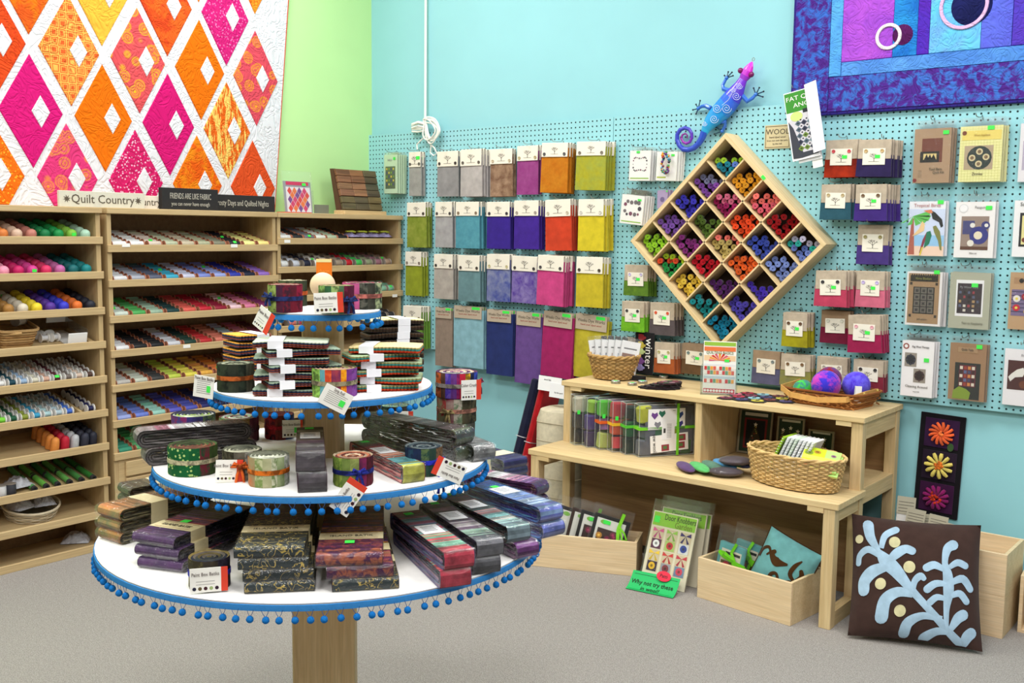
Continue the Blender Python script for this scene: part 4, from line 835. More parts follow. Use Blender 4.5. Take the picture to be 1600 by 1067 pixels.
# ================================================================ GECKO, CORD, SIGN, BOOK ON THE WALL
GOFF = .055
def gk(cx, cy, off=GOFF): p = HW(1050+cx/6.275, 80+cy/6.275, off); return Vector((p.x, -off, p.z))
ge = E('gecko_ornament', 'glossy metal gecko with curled tail, purple head and blue body', 'wall ornament', (0, 0, 0))
def lerpc(stops, t):
    for (a, ca), (b, cb) in zip(stops, stops[1:]):
        if t <= b: return mixc(ca, cb, (t-a)/(b-a))
    return stops[-1][1]
GC = [(0, (236, 60, 214)), (.14, (196, 40, 190)), (.3, (128, 50, 200)), (.5, (70, 70, 210)), (.7, (30, 140, 216)), (1, (40, 170, 224))]
spine = [(788, 104, 8), (770, 140, 30), (745, 190, 48), (722, 235, 54), (698, 275, 40), (670, 330, 52), (632, 400, 76), (590, 460, 90), (545, 520, 96), (490, 580, 94), (430, 640, 84), (375, 700, 66), (335, 760, 46), (312, 810, 32)]
def rings(pts, nseg=14, flat=.5, off=GOFF):
    L = []; C = [gk(x, y, off) for x, y, r in pts]
    for i, (x, y, r) in enumerate(pts):
        t = (C[min(i+1, len(C)-1)]-C[max(i-1, 0)]).normalized(); nrm = Vector((-t.z, 0, t.x)); rr = r*(1.12 if flat < .7 else 1.2)/6.275/352.
        L.append([C[i]+nrm*(rr*math.cos(2*PI*j/nseg))+Vector((0, -1, 0))*(rr*flat*math.sin(2*PI*j/nseg)) for j in range(nseg)])
    return L
L = rings(spine); bm = MB(); n = len(L)
for i in range(n-1):
    bm.loft([L[i], L[i+1]], lerpc(GC, i/(n-2)), cap=(False))
bm.add(L[0], [tuple(range(14))], GC[0][1]); bm.add(L[-1], [tuple(reversed(range(14)))], GC[-1][1]); body = bm.build('body', GLOSSY, ge, sharp=60)
tail = [(318, 790, 34), (295, 850, 30), (262, 905, 27), (215, 948, 25), (160, 968, 23), (110, 962, 22), (72, 925, 21), (50, 870, 20), (52, 815, 19), (80, 770, 18), (125, 752, 17), (168, 766, 16), (192, 805, 15), (195, 850, 14), (175, 890, 13), (140, 905, 12), (108, 890, 11), (92, 855, 10), (102, 820, 9), (130, 806, 8), (150, 825, 7), (148, 855, 5)]
L = rings(tail, 10, .8); tm_ = MB(); n = len(L)
for i in range(n-1): tm_.loft([L[i], L[i+1]], lerpc([(0, (40, 80, 190)), (.5, (60, 60, 180)), (.75, (150, 40, 170)), (1, (120, 40, 120))], i/(n-2)), cap=False)
tm_.add(L[-1], [tuple(reversed(range(10)))], (120, 40, 120)); tm_.build('tail', GLOSSY, ge, sharp=60)
for leg, toes in [([(580, 395), (505, 370), (498, 330), (535, 262)], [(515, 238), (552, 203), (588, 207), (598, 240)]), ([(680, 425), (740, 492), (790, 460), (822, 425)], [(800, 362), (856, 358), (898, 395), (890, 447)]),
                  ([(380, 560), (330, 535), (295, 540), (258, 562)], [(205, 575), (236, 614), (236, 522), (276, 485)]), ([(450, 690), (525, 692), (520, 735), (492, 785)], [(432, 745), (415, 812), (470, 830)])]:
    m = MB(); P = [gk(x, y, o) for (x, y), o in zip(leg, (.05, .05, .045, .04))]; m.tube(P, [.011, .010, .008, .006], 8, (56, 110, 206)); m.sphere(P[-1], .009, 8, 6, (46, 110, 200)); lo = m.build('leg', GLOSSY, ge)
    for x, y in toes:
        e = gk(x, y, .038); m = MB(); m.tube([P[-1], P[-1].lerp(e, .6), e], [.0035, .0028, .0026], 6, (30, 60, 90)); m.sphere(e, .0042, 8, 6, (26, 34, 44)); m.build('toe', GLOSSY, lo)
for x, y in ((672, 190), (778, 228)): MB().sphere(gk(x, y, .06), .0125, 12, 8, (120, 14, 90)).build('eye', GLOSSY, ge)
for x, y, r in ((660, 340, 34), (630, 440, 42), (440, 560, 46), (535, 560, 50), (412, 665, 44), (318, 710, 26), (600, 380, 26)):
    m = MB(); P = []
    for k in range(26): t = k/25*4.2*PI; rr = r*(1-k/27); P.append(gk(x+rr*math.cos(t), y+rr*math.sin(t), GOFF+.5*.048*math.sqrt(max(.1, 1-(r/120)**2))+.004))
    m.tube(P, .0011, 5, (206, 214, 236)); m.build('scroll', GLOSSY, ge)
m = MB(); m.tube([gk(x, y, .078) for x, y in ((590, 415), (550, 480), (490, 530))], .0013, 5, (220, 224, 240)); m.build('scroll', GLOSSY, ge)
P = [gk(785, 108, .05)+Vector((.0022*k, 0, .006+.012*math.sin(k*.8))) for k in range(5)]; MB().tube([gk(790, 100), gk(785, 75), gk(800, 62), gk(812, 75), gk(800, 95)], .0018, 6).build('hanging_loop', METAL, ge)
# electric cord with its bundled end
co = E('power_cord', 'white cord dropping from the ceiling to a tied bundle on the pegboard', 'cord', (0, 0, 0)); CRD = M('cord_white', (238, 238, 232), .5)
pt = HW(663, 200, .03); xc = pt.x
MB().tube([(xc, -.02, CEIL), (xc, -.02, 2.6), (xc+.003, -.025, pt.z+.02), (xc, -.04, pt.z-.03)], .007, 8).build('drop', CRD, co)
def ck(cx, cy, off=.05): p = HW(570+cx/3.9525, 150+cy/3.9525, off); return Vector((p.x, -off, p.z))
r_ = random.Random(9)
for k in range(9):
    a, b = r_.uniform(-26, 20), r_.uniform(-18, 16); o_ = .045+.006*r_.random()*3
    P = [ck(372+a*.4, 150+b, o_), ck(420+a, 160+b, o_+.01), ck(452+a*.8, 210, o_+.014), ck(432+a, 265+b, o_+.01), ck(400+a, 278+b, o_), ck(380+a, 240, o_+.006), ck(376+a*.5, 180, o_)]
    Q = []
    for i in range(len(P)): p0, p1, p2, p3 = P[i-1], P[i], P[(i+1) % 7], P[(i+2) % 7]; Q += [0.5*((2*p1)+(p2-p0)*t+(2*p0-5*p1+4*p2-p3)*t*t+(3*p1-p0-3*p2+p3)*t**3) for t in (0, .25, .5, .75)]
    MB().tube(Q, .0038, 6, closed=True).build('coil', CRD, co)
for k in range(7):
    b = r_.uniform(-22, 16); P = [ck(372, 185+b, .05), ck(330, 176+b, .055+.004*k), ck(290, 190+b, .05), ck(292, 212+b, .05), ck(330, 214+b, .055), ck(374, 205+b, .05)]; MB().tube(P, .0038, 6).build('coil', CRD, co)
MB().tube([ck(400, 280, .05), ck(410, 310, .05), ck(405, 350, .045), ck(425, 368, .045), ck(446, 355, .045), ck(430, 320, .05), ck(408, 300, .05)], .0042, 6).build('loop', CRD, co)
MB().tube([ck(385, 240, .05), ck(345, 275, .05), ck(322, 300, .045), ck(325, 330, .045)], .0042, 6).build('loop', CRD, co)
# WOOL sign
x, z, w, h = wallrect(1195, 1235, 195, 232, .03)
s = E('wool_sign', 'small framed cream card reading WOOL on the pegboard', 'sign', (x, -.0265, z)); MB().box(-w/2, w/2, -.004, 0, -h, 0, (206, 190, 150)).build('card', PRINT, s)
fr = MB()
for a in ((-w/2+.004, w/2-.004, -.0048, -.004, -.007, -.005), (-w/2+.004, w/2-.004, -.0048, -.004, -h+.005, -h+.007), (-w/2+.004, -w/2+.006, -.0048, -.004, -h+.005, -.005), (w/2-.006, w/2-.004, -.0048, -.004, -h+.005, -.005)): fr.box(*a, (90, 74, 50))
fr.build('printed_border', PRINT, s); text('WOOL', .032, s, (0, -.0046, -h*.3), mat=BRN, sx=1.05)
text('hand dyed wool', .0115, s, (0, -.0046, -h*.52), mat=BRN); text('from our own dye pots', .010, s, (0, -.0046, -h*.66), mat=BRN); text('by the roll', .010, s, (0, -.0046, -h*.8), mat=BRN)
# book hanging in front of the blue quilt
b = E('pattern_book', 'green quilting book hanging open in front of the blue quilt', 'book', HW(1254, 139, .12), rot=(0, -.19, 0)); b.scale = (1.35, 1, 1)
BW, BH = .098, .285
m = MB(); m.box(-.062, .028, -.003, 0, -BH, 0, (236, 236, 240)); m.box(-.060, .022, -.0036, -.003, -.085, -.004, (62, 140, 50)); m.prism([(-.058, -.12), (.0, -.09), (.024, -.11), (.024, -.27), (-.03, -.278), (-.056, -.24)], -.003, -.0038, 'y', (206, 202, 210))
m.prism([(-.058, -.12), (-.058, -.275), (-.03, -.278), (.024, -.272), (.024, -.255), (-.024, -.256), (-.045, -.15)], -.0038, -.0042, 'y', (62, 64, 74)); m.prism(disc(-.030, -.105, .02, 16), -.0042, -.0046, 'y', (200, 214, 130)); m.box(-.008, .022, -.0045, -.0038, -.096, -.08, (40, 44, 50))
r_ = random.Random(2)
for i in range(3):
    for j in range(5):
        c = r_.choice([(90, 106, 120), (110, 134, 60), (60, 64, 84), (120, 140, 150)]); xx, zz = -.028+.019*i, -.135-.026*j
        m.prism([(xx-.010, zz), (xx, zz-.012), (xx+.010, zz), (xx, zz+.012)], -.0042, -.0048, 'y', c); m.prism(disc(xx, zz, .0042, 8), -.0048, -.0052, 'y', mul(c, .6)); m.prism(disc(xx+.0095, zz+.013, .003, 6), -.0042, -.0048, 'y', (34, 36, 46))
m.build('cover', PRINT, b); text('FAT QU', .026, b, (-.057, -.0042, -.03), mat=WHITE, al='LEFT', sx=.92); text('ANO', .026, b, (-.036, -.0042, -.06), mat=WHITE, al='LEFT', sx=.92)
m = MB(); m.prism([(.010, .012), (.048, .018), (.048, -BH+.02), (.010, -BH+.014)], -.013, -.010, 'y', (240, 240, 246)); m.build('folded_flap', PRINT, b)
MB().box(-.045, .03, .004, .006, -BH-.012, -.15, (230, 230, 232)).build('back_page', PRINT, b); MB().box(-.004, .028, .007, .0085, -BH-.045, -BH+.02, (226, 226, 224)).build('hang_tag', PRINT, b)
dup(_hook, (2.66, -.045, HW(1240, 140, .06).z-.008), (0, 0, 0), 'small wire peg hook holding the green quilting book')

# ================================================================ DIAMOND WOOL BOX
DC = Vector((2.368, -.0265, 1.390)); SIDE = .668; DEP = .118; TW = .019; R45 = Matrix.Rotation(PI/4, 4, 'Y')
dbx = E('cubby_box', 'diamond-hung pine cubby box with twenty-five cells of rolled wool', 'cubby box', DC, rot=(0, PI/4, 0))
hS = SIDE/2
LTW = woodmat('light_pine_x', (216, 188, 138), (234, 208, 162), 0, 6., .5, False); LTZ = woodmat('light_pine_z', (216, 188, 138), (234, 208, 162), 2, 6., .5, False)
for s_ in (-1, 1):
    MB().box(-hS, hS, -DEP, 0, min(s_*hS, s_*(hS-TW)), max(s_*hS, s_*(hS-TW)), b=.0015).build('frame_side', LTW, dbx)
    MB().box(min(s_*hS, s_*(hS-TW)), max(s_*hS, s_*(hS-TW)), -DEP, 0, -hS+TW, hS-TW, b=.0015).build('frame_side', LTZ, dbx)
MB().box(-hS+TW, hS-TW, -.006, 0, -hS+TW, hS-TW).build('back_panel', M('cubby_back', (60, 46, 36), .8), dbx)
IN = SIDE-2*TW; CW = IN/5
for k in range(1, 5):
    p_ = -IN/2+CW*k
    MB().box(-IN/2, IN/2, -DEP+.006, -.006, p_-.0035, p_+.0035).build('divider', LTW, dbx); MB().box(p_-.0035, p_+.0035, -DEP+.006, -.006, -IN/2, IN/2).build('divider', LTZ, dbx)
MB().box(-.075, -.055, -DEP-.0012, -DEP-.0004, hS-.016, hS-.002).build('price_sticker', GREEN, dbx)
# rolls: spiral of felt, axis towards the viewer
rm = MB(); nsp = 38; tw = .0036; Lf = []
for k in range(nsp+1):
    t = k/nsp*2.9*2*PI; r0 = .0005+.0108*k/nsp; Lf.append((r0, t))
vs = []; fs = []; LEN = .036
for r0, t in Lf:
    for rr, yy in ((r0, 0), (r0+tw, 0), (r0+tw, LEN), (r0, LEN)): vs.append((rr*math.cos(t), yy, rr*math.sin(t)))
for k in range(nsp):
    a = k*4
    for j in range(4): fs.append((a+j, a+(j+1) % 4, a+4+(j+1) % 4, a+4+j))
fs += [(0, 3, 2, 1), (nsp*4, nsp*4+1, nsp*4+2, nsp*4+3)]
rm.add(vs, fs); _roll = rm.build('wool_roll', OFELT, sharp=50); _roll['category'] = 'wool roll'; PROTO.append(_roll)
CELL = [[[((28, 118, 138), 5), ((90, 120, 200), 1), ((150, 190, 50), 2)], [((110, 60, 140), 7), ((110, 110, 140), 3)], [((52, 46, 160), 10)], [((104, 66, 140), 10)], [((140, 190, 40), 11)]],
        [[((206, 138, 30), 11)], [((140, 26, 80), 7), ((206, 100, 130), 4)], [((74, 96, 34), 9)], [((122, 40, 110), 9)], [((30, 130, 60), 6), ((204, 70, 36), 3), ((160, 190, 40), 2)]],
        [[((204, 84, 100), 6), ((230, 110, 100), 5)], [((214, 66, 26), 11)], [((172, 150, 86), 9), ((226, 110, 100), 2)], [((176, 18, 34), 10)], [((228, 190, 66), 11)]],
        [[((138, 12, 18), 11)], [((54, 70, 158), 12)], [((222, 92, 34), 11)], [((70, 26, 84), 8)], [((24, 128, 134), 9)]],
        [[((92, 110, 176), 5), ((40, 150, 140), 3), ((170, 166, 190), 4)], [((116, 134, 196), 12)], [((60, 40, 150), 5)], [((72, 60, 160), 9)], [((14, 110, 142), 11)]]]
CN = [['teal and green', 'lavender purple', 'royal blue', 'plum purple', 'lime green'], ['golden yellow', 'burgundy pink', 'olive green', 'magenta plum', 'green and orange'], ['coral pink', 'orange red', 'khaki tan', 'bright red', 'butter yellow'], ['dark red', 'denim blue', 'orange', 'dark aubergine', 'sea teal'], ['grey blue', 'pale blue', 'indigo', 'blue violet', 'deep turquoise']]
r_ = random.Random(21); Rb = Matrix.Rotation(PI/4, 4, 'Y')
for j in range(5):
    for i in range(5):
        # i steps down-left from the top corner, j steps down-right; cell centre in box axes
        cx = -IN/2+CW*(j+.5); cz = IN/2-CW*(i+.5)
        lst = [c for c, n_ in CELL[j][i] for _ in range(n_)]; lst += lst[-1:]*(2 if len(lst) < 12 else 0); N = len(lst); half = CW/2-.0212
        # rolls settle towards the lowest corner of the tilted cell
        slots = [(a, b_) for a in range(4) for b_ in range(4)]; sp = 2*half/3
        pos = sorted(slots, key=lambda q_: -( q_[0]) + q_[1])[:N] if N < 16 else slots
        for k, (a, b_) in enumerate(pos):
            px_ = cx-half+sp*a+r_.uniform(-.001, .001); pz_ = cz-half+sp*b_+r_.uniform(-.001, .001); y = -.082+r_.uniform(-.022, .008)
            v = DC+Rb @ Vector((px_, y, pz_))+Vector((.005, 0, 0))
            dup(_roll, v, (r_.uniform(-.06, .06), r_.uniform(0, 6.28), .34+r_.uniform(-.06, .06)), f'{CN[j][i]} wool roll in diamond box, {ORD[k] if k < 12 else "last"} from its cell\'s low corner', f'wool rolls in the {CN[j][i]} cell of the diamond box', color=vary(lst[k], .1, r_))
# ================================================================ STEPPED PINE BENCH UNDER THE PEGBOARD
BX0_, BX1_ = 1.745, 3.145; BT, BS = .751, .470
be = E('stepped_bench', 'two-level pine display bench standing against the turquoise wall', 'bench', (0, 0, 0))
MB().box(BX0_, BX1_, -.465, -.03, BT-.022, BT, b=.003).build('top_board', PINE, be); MB().box(BX0_-.005, BX1_+.005, -.70, -.425, BS-.024, BS, b=.003).build('step_board', PINE, be)
MB().box(BX0_+.05, BX1_-.05, -.425, -.05, BS-.02, BS-.001).build('inner_shelf', PINE, be)
for s_, x0, x1 in ((0, BX0_+.008, BX0_+.052), (1, BX1_-.052, BX1_-.008)):
    MB().box(x0, x1, -.695, -.65, 0, BS-.024, b=.002).build('leg', PINEZ, be)
    MB().box(x0, x1, -.455, -.415, 0, BT-.022, b=.002).build('leg', PINEZ, be)
    MB().box(x0, x1, -.08, -.04, 0, BT-.022, b=.002).build('leg', PINEZ, be)
    MB().box(x0+.004, x1-.004, -.65, -.455, .0, .055).build('floor_rail', PINEY, be); MB().box(x0+.004, x1-.004, -.65, -.455, BS-.075, BS-.024).build('step_apron', PINEY, be)
    MB().box(x0+.004, x1-.004, -.415, -.08, BT-.09, BT-.022).build('top_apron', PINEY, be); MB().box(x0+.004, x1-.004, -.415, -.08, BS-.06, BS).build('shelf_rail', PINEY, be)
    xx = x1-.002 if s_ == 0 else x0-.058
    MB().box(xx, xx+.06, -.70, -.66, BS-.042, BS-.024).build('corner_block', PINE, be); MB().box(xx, xx+.06, -.462, -.43, BT-.04, BT-.022).build('corner_block', PINE, be)
MB().box(2.432, 2.462, -.455, -.06, BS, BT-.022, b=.002).build('divider', PINEZ, be)
MB().box(1.83, BX1_-.052, -.410, -.400, .05, BS-.024).build('lower_panel', DARKP, be); MB().box(BX0_+.052, BX1_-.052, -.062, -.052, BS, BT-.022).build('back_panel', DARKP, be)
# ---------------------------------------------------------------- wicker and rope baskets
def wicker(name, label, loc, rz, a, b, h, rows, stakes, r, col, flare=.88, rim=None, cat='basket', wob=.006, dip=None):
    R = E(name, label, cat, loc, rz); n = stakes*2; m = MB(); m2 = MB()
    f_h = dip or (lambda t: 1.)
    def pt(t, z, off=0.): k = flare+(1-flare)*z/h; return ((a*k+off)*math.cos(t), (b*k+off)*math.sin(t), z*f_h(t)+r)
    for i in range(rows):
        z = h*(i+.5)/rows; P = [pt(2*PI*j/n, z+rnd.uniform(-1, 1)*r*.12, (r*.75 if (j+i) % 2 else -r*.75)) for j in range(n)]
        m.tube(P, r*rnd.uniform(.9, 1.05), 5, vary(col, .12), closed=True)
    m.build('weave', CLOTH, R)
    for j in range(stakes): t = 2*PI*(j*2+.5)/n; m2.tube([pt(t, z) for z in (0, h*.5, h)], r*.9, 5, mul(col, .82))
    m2.build('stakes', CLOTH, R)
    m3 = MB(); N = 60
    for ph in (0, PI): m3.tube([pt(2*PI*j/N, h+r*1.2+r*.9*math.sin(j*PI/3+ph), r*1.0*math.cos(j*PI/3+ph)) for j in range(N)], r*1.15, 6, mul(col, 1.06), closed=True)
    m3.build('braided_rim', CLOTH, R)
    MB().add([pt(2*PI*j/24, 0) for j in range(24)], [tuple(range(24))], mul(col, .7)).build('base', CLOTH, R)
    return R
WK = (206, 172, 118)
WL, WRZ = Vector((2.905, -.520, BS+.0005)), -.22
wicker('wicker_basket', 'oval natural wicker basket full of spiral notebooks on the bench step', WL, WRZ, .205, .118, .118, 15, 26, .0042, WK, .88)
rp = HZ(938, 591, BT)
wicker('rope_basket', 'round tan rope basket of white packets on the bench top', (1.885, -.245, BT+.0005), 0., .118, .105, .098, 11, 18, .0052, (176, 142, 92), .76)
for k in range(11):
    t = MB(); w_, h_ = .085, .150; c = (236, 236, 238); t.box(-w_/2, w_/2, -.0008, .0008, 0, h_, c); t.box(-w_*.3, w_*.3, -.0012, -.0008, h_*.2, h_*.6, [(190, 170, 160), (120, 120, 140), (170, 180, 190)][k % 3]); t.box(-w_*.35, w_*.35, -.0012, -.0008, h_*.75, h_*.79, (120, 120, 124))
    if k == 10: t.box(-w_*.4, w_*.3, -.0016, -.0012, h_*.1, h_*.62, (150, 120, 110)); t.box(-w_*.3, w_*.2, -.002, -.0016, h_*.2, h_*.5, (70, 90, 120))
    o = E('button_packet', f'white bagged packet standing in the rope basket, {ORD[k]} from the left', 'packet', (1.818+.0135*k, -.245, BT+.030), group='white packets in the rope basket', rot=(-.10, .16*(k-5)/5+.10*(k % 2), .55))
    t.build('card', PRINT, o); MB().box(-w_*.54, w_*.54, -.003, .003, -.003, h_*1.12).build('clear_bag', CLEAR, o)
# notebooks in the wicker basket
NB = Matrix.Rotation(WRZ, 3, 'Z')
NBC = [(150, 190, 50), (226, 230, 232), (220, 228, 226), (206, 222, 206), (226, 228, 232), (230, 232, 236), (232, 234, 236), (228, 230, 230)]
for k in range(8):
    p = WL+NB @ Vector((-.125+.0185*k, .01, .018))
    o = E('spiral_notebook', f'spiral notebook standing in the wicker basket, {ORD[k]} from the left', 'notebook', p, group='spiral notebooks in the wicker basket', rot=(-.05, .40, WRZ+.25))
    w_, h_ = .125 if k else .15, .175
    MB().box(0, .010, -w_*.40, w_*.52, 0, h_, NBC[k]).box(-.0008, 0, -w_*.3, w_*.5, h_*.55, h_*.97, (120, 170, 40) if k == 0 else (214, 220, 214)).build('cover', PRINT, o)
    m = MB()
    for j in range(15): z = .006+j*(h_-.012)/14; m.tube([(.005+.007*math.cos(t), -w_*.40+.007*math.sin(t), z) for t in [2*PI*q/8 for q in range(8)]], .0009, 4, (176, 180, 186), closed=True)
    m.build('wire_binding', METAL, o)
for k, (x_, rx_) in enumerate(((.055, .55), (.062, .62))):
    o = E('leaf_notebook', ('yellow green notebook with leaf drawings lying at the right in the wicker basket', 'green notebook under the leaf notebook in the wicker basket')[1-k], 'notebook', WL+NB @ Vector((x_+.055, -.03, .118-.014*k)), group='leaf notebooks in the wicker basket', rot=(.55, .12, WRZ+.45))
    m = MB(); m.box(-.05, .085, -.05, .062, -.004, .004, (206, 214, 120)); m.box(-.05, .03, -.05, .062, .004, .0045, (196, 216, 40)); m.box(.03, .085, -.05, .062, .004, .0045, (176, 214, 120)); m.box(-.05, .085, -.002, .018, .0045, .005, (226, 236, 90)); m.box(-.05, -.02, -.048, -.03, .0045, .005, (224, 90, 40))
    for xx, yy, rr, cc in ((.0, -.026, .014, (110, 160, 40)), (-.03, .03, .016, (130, 150, 50)), (.0, .04, .013, (190, 150, 50)), (.06, .035, .010, (150, 110, 130))): m.prism(disc(xx, yy, rr, 12, .7), .005, .0055, 'z', cc); m.prism(disc(xx, yy, rr*.55, 10, .6), .0055, .006, 'z', mul(cc, .7))
    m.build('cover', PRINT, o)
    if k == 1: MB().box(.05, .075, .038, .055, .0062, .0068).build('price_sticker', GREEN, o)
# ---------------------------------------------------------------- woven tray with felt balls
tb = splint_basket('tray_basket', 'shallow herringbone splint tray with a folded bent handle on bench end', (2.925, -.235, BT+.0005), .172, .118, .062, [(168, 110, 62), (142, 88, 48), (182, 126, 74), (134, 82, 44)], handle=False, oval=False, rz=-.12, flare=.82, strips=6)
hd = MB()
for k in range(1): 
    P = [(.145, .10, .058), (.155, -.02, .060), (.13, -.125, .045), (.02, -.15, .034), (-.10, -.145, .040), (-.165, -.11, .058), (-.17, .05, .066)]
    for a_, b_ in zip(P, P[1:]):
        d = (Vector(b_)-Vector(a_)).normalized(); nz = Vector((0, 0, .011)); ny = d.cross(Vector((0, 0, 1))).normalized()*.002
        A, B = Vector(a_), Vector(b_); hd.add([A-nz-ny, B-nz-ny, B+nz-ny, A+nz-ny, A-nz+ny, B-nz+ny, B+nz+ny, A+nz+ny], [(0, 3, 2, 1), (4, 5, 6, 7), (0, 1, 5, 4), (1, 2, 6, 5), (2, 3, 7, 6), (3, 0, 4, 7)], (206, 158, 92))
hd.build('bent_handle', CLOTH, tb)
for x_, y_ in ((.15, -.03), (.146, .09)): MB().sphere((x_+.004, y_-.003, .062), .006, 10, 6, (190, 160, 80)).build('brass_rivet', GLOSSY, tb)
m = MB()
for s_ in (-1, 1):
    for i in range(4):
        for j in range(15):
            x_ = -.15+.0205*j; z_ = .008+.012*i; k = .82+.18*z_/.062; yy = s_*(.118*k+.0035); o2 = .006 if (i+j) % 2 else -.006
            m.add([(x_, yy, z_), (x_+.015, yy, z_+o2), (x_+.017, yy+s_*.0015, z_+.006+o2), (x_+.002, yy+s_*.0015, z_+.006)], [(0, 1, 2, 3) if s_ < 0 else (3, 2, 1, 0)], vary((186, 128, 76), .2))
m.build('herringbone_splints', CLOTH, tb)
FB = [attrmat('felt_ball_a', .95, .1, .1, 60., .6, 300., .002, 'blotch', 26., sheen=.2)]; ATTR.add('felt_ball_a')
for k, (u, v, r, c1, c2, nm) in enumerate([(1310, 588, .058, (58, 50, 196), (190, 60, 180), 'blue and pink felted ball in front in the splint tray'), (1349, 583, .055, (76, 50, 200), (100, 90, 220), 'violet felted ball at the right in the splint tray'), (1290, 583, .050, (140, 24, 44), (60, 60, 140), 'red and blue felted ball at the back of the splint tray'), (1266, 601, .042, (70, 200, 60), (60, 130, 120), 'green felted ball low at the left of the splint tray')]):
    x_, y_, z_ = [(2.920, -.285, BT+.024+r), (3.012, -.205, BT+.026+r), (2.885, -.165, BT+.04+r), (2.815, -.26, BT+.006+r)][k]
    m = MB(); m.sphere((0, 0, 0), r, 24, 16, c1); m.c2 = [c2]*len(m.f); m.build('felt_ball', FB[0], loc=(x_, y_, z_), rot=(.4*k, .9, .3*k), label=nm, cat='ball', group='felted balls in the splint tray')
m = MB()
for k in range(5): m.box(-.012, .012, -.001+.004*k, .001+.004*k, 0, .075, (236, 236, 232))
m.build('card_bundle', PRINT, loc=(3.045, -.27, BT+.012), rot=(-.1, .05, .6), label='white cards standing at the right end of the splint tray', cat='cards')
# ---------------------------------------------------------------- other things on the bench top
h = E('brochure_holder', 'clear acrylic holder with Quilting Basics booklets on the bench top', 'holder', (2.475, -.335, BT), .40)
m = MB(); m.box(-.075, .075, -.032, -.029, .0, .115).box(-.075, -.072, -.03, .025, 0, .125).box(.072, .075, -.03, .025, 0, .125).box(-.075, .075, .024, .027, 0, .19).box(-.075, .075, -.03, .025, 0, .003); m.build('case', ACRYL, h)
bk = E('quilting_booklet', 'Quilting Basics booklet with quilt rows on its cover in the clear holder', 'booklet', (2.475, -.335, BT), .40); bkx = .02
m = MB(); w_, h_ = .068, .225; m.box(-w_, w_, .0, .012, .004, h_, (240, 238, 232))
def rr_(a, b_, c_, y=0.): m.box(-w_+.003, w_-.003, -.0006-y, -y, h_*a, h_*b_, c_)
rr_(.92, .99, (150, 190, 70)); rr_(.82, .90, (230, 120, 70)); rr_(.64, .74, (236, 200, 160))
for k in range(9): t = PI*k/8; m.prism([(0, h_*.645), (.045*math.cos(t-.12), h_*.645+.030*math.sin(t-.12)), (.045*math.cos(t+.12), h_*.645+.030*math.sin(t+.12))], -.0006, -.001, 'y', [(210, 50, 50), (236, 150, 60), (214, 90, 120)][k % 3])
for row, z0 in enumerate((.46, .38, .22)):
    for k in range(10): m.box(-w_+.005+.0125*k, -w_+.016+.0125*k, -.001, 0, h_*z0, h_*(z0+.07), [(206, 40, 40), (236, 160, 60), (240, 230, 220), (90, 150, 110), (220, 90, 70)][(k*3+row*2) % 5])
rr_(.54, .58, (226, 226, 228)); rr_(.30, .35, (190, 206, 214))
for k in range(10): m.prism(disc(-w_+.010+.0125*k, h_*.07, .0055, 10), 0, -.001, 'y', (240, 236, 232)); 
rr_(.03, .11, (196, 60, 70), -.0003); m.build('cover', PRINT, bk); text('QUILTING BASICS', .0165, bk, (0, -.0016, h_*.79), mat=M('olive_ink', (110, 120, 40), .8), sx=.85)
MB().box(.02, .04, -.0014, -.0008, h_*.62, h_*.67).build('price_sticker', GREEN, bk)
# hexagon flower mat
hm = E('hexagon_mat', 'black felt mat of coloured hexagon flowers lying on the bench top', 'mat', (2.655, -.315, BT+.0005), .12)
def hexp(x, y, r): return [(x+r*math.cos(PI/3*k+PI/6), y+r*math.sin(PI/3*k+PI/6)) for k in range(6)]
m = MB(); hx = [(i*.066+(.033 if j % 2 else 0)-.115, j*.057-.085) for j in range(4) for i in range(4) if not (j in (0, 3) and i == 3)]
for x_, y_ in hx: m.prism(hexp(x_, y_, .040), 0, .003, 'z', (28, 24, 28))
m.build('backing', FELT, hm); HC = [(110, 50, 70), (60, 60, 100), (170, 160, 60), (150, 40, 60), (120, 160, 170), (100, 50, 50), (80, 70, 110), (190, 100, 120)]
for k, (x_, y_) in enumerate(hx):
    f = MB(); f.prism(disc(x_, y_, .026, 12), .003, .005, 'z', HC[k % 8])
    for q in range(6): f.prism(disc(x_+.018*math.cos(PI/3*q), y_+.018*math.sin(PI/3*q), .009, 8), .005, .0062, 'z', mul(HC[k % 8], 1.25))
    f.prism(disc(x_, y_, .008, 8), .0062, .0075, 'z', (40, 34, 40)); f.build('flower_patch', FELT, hm)
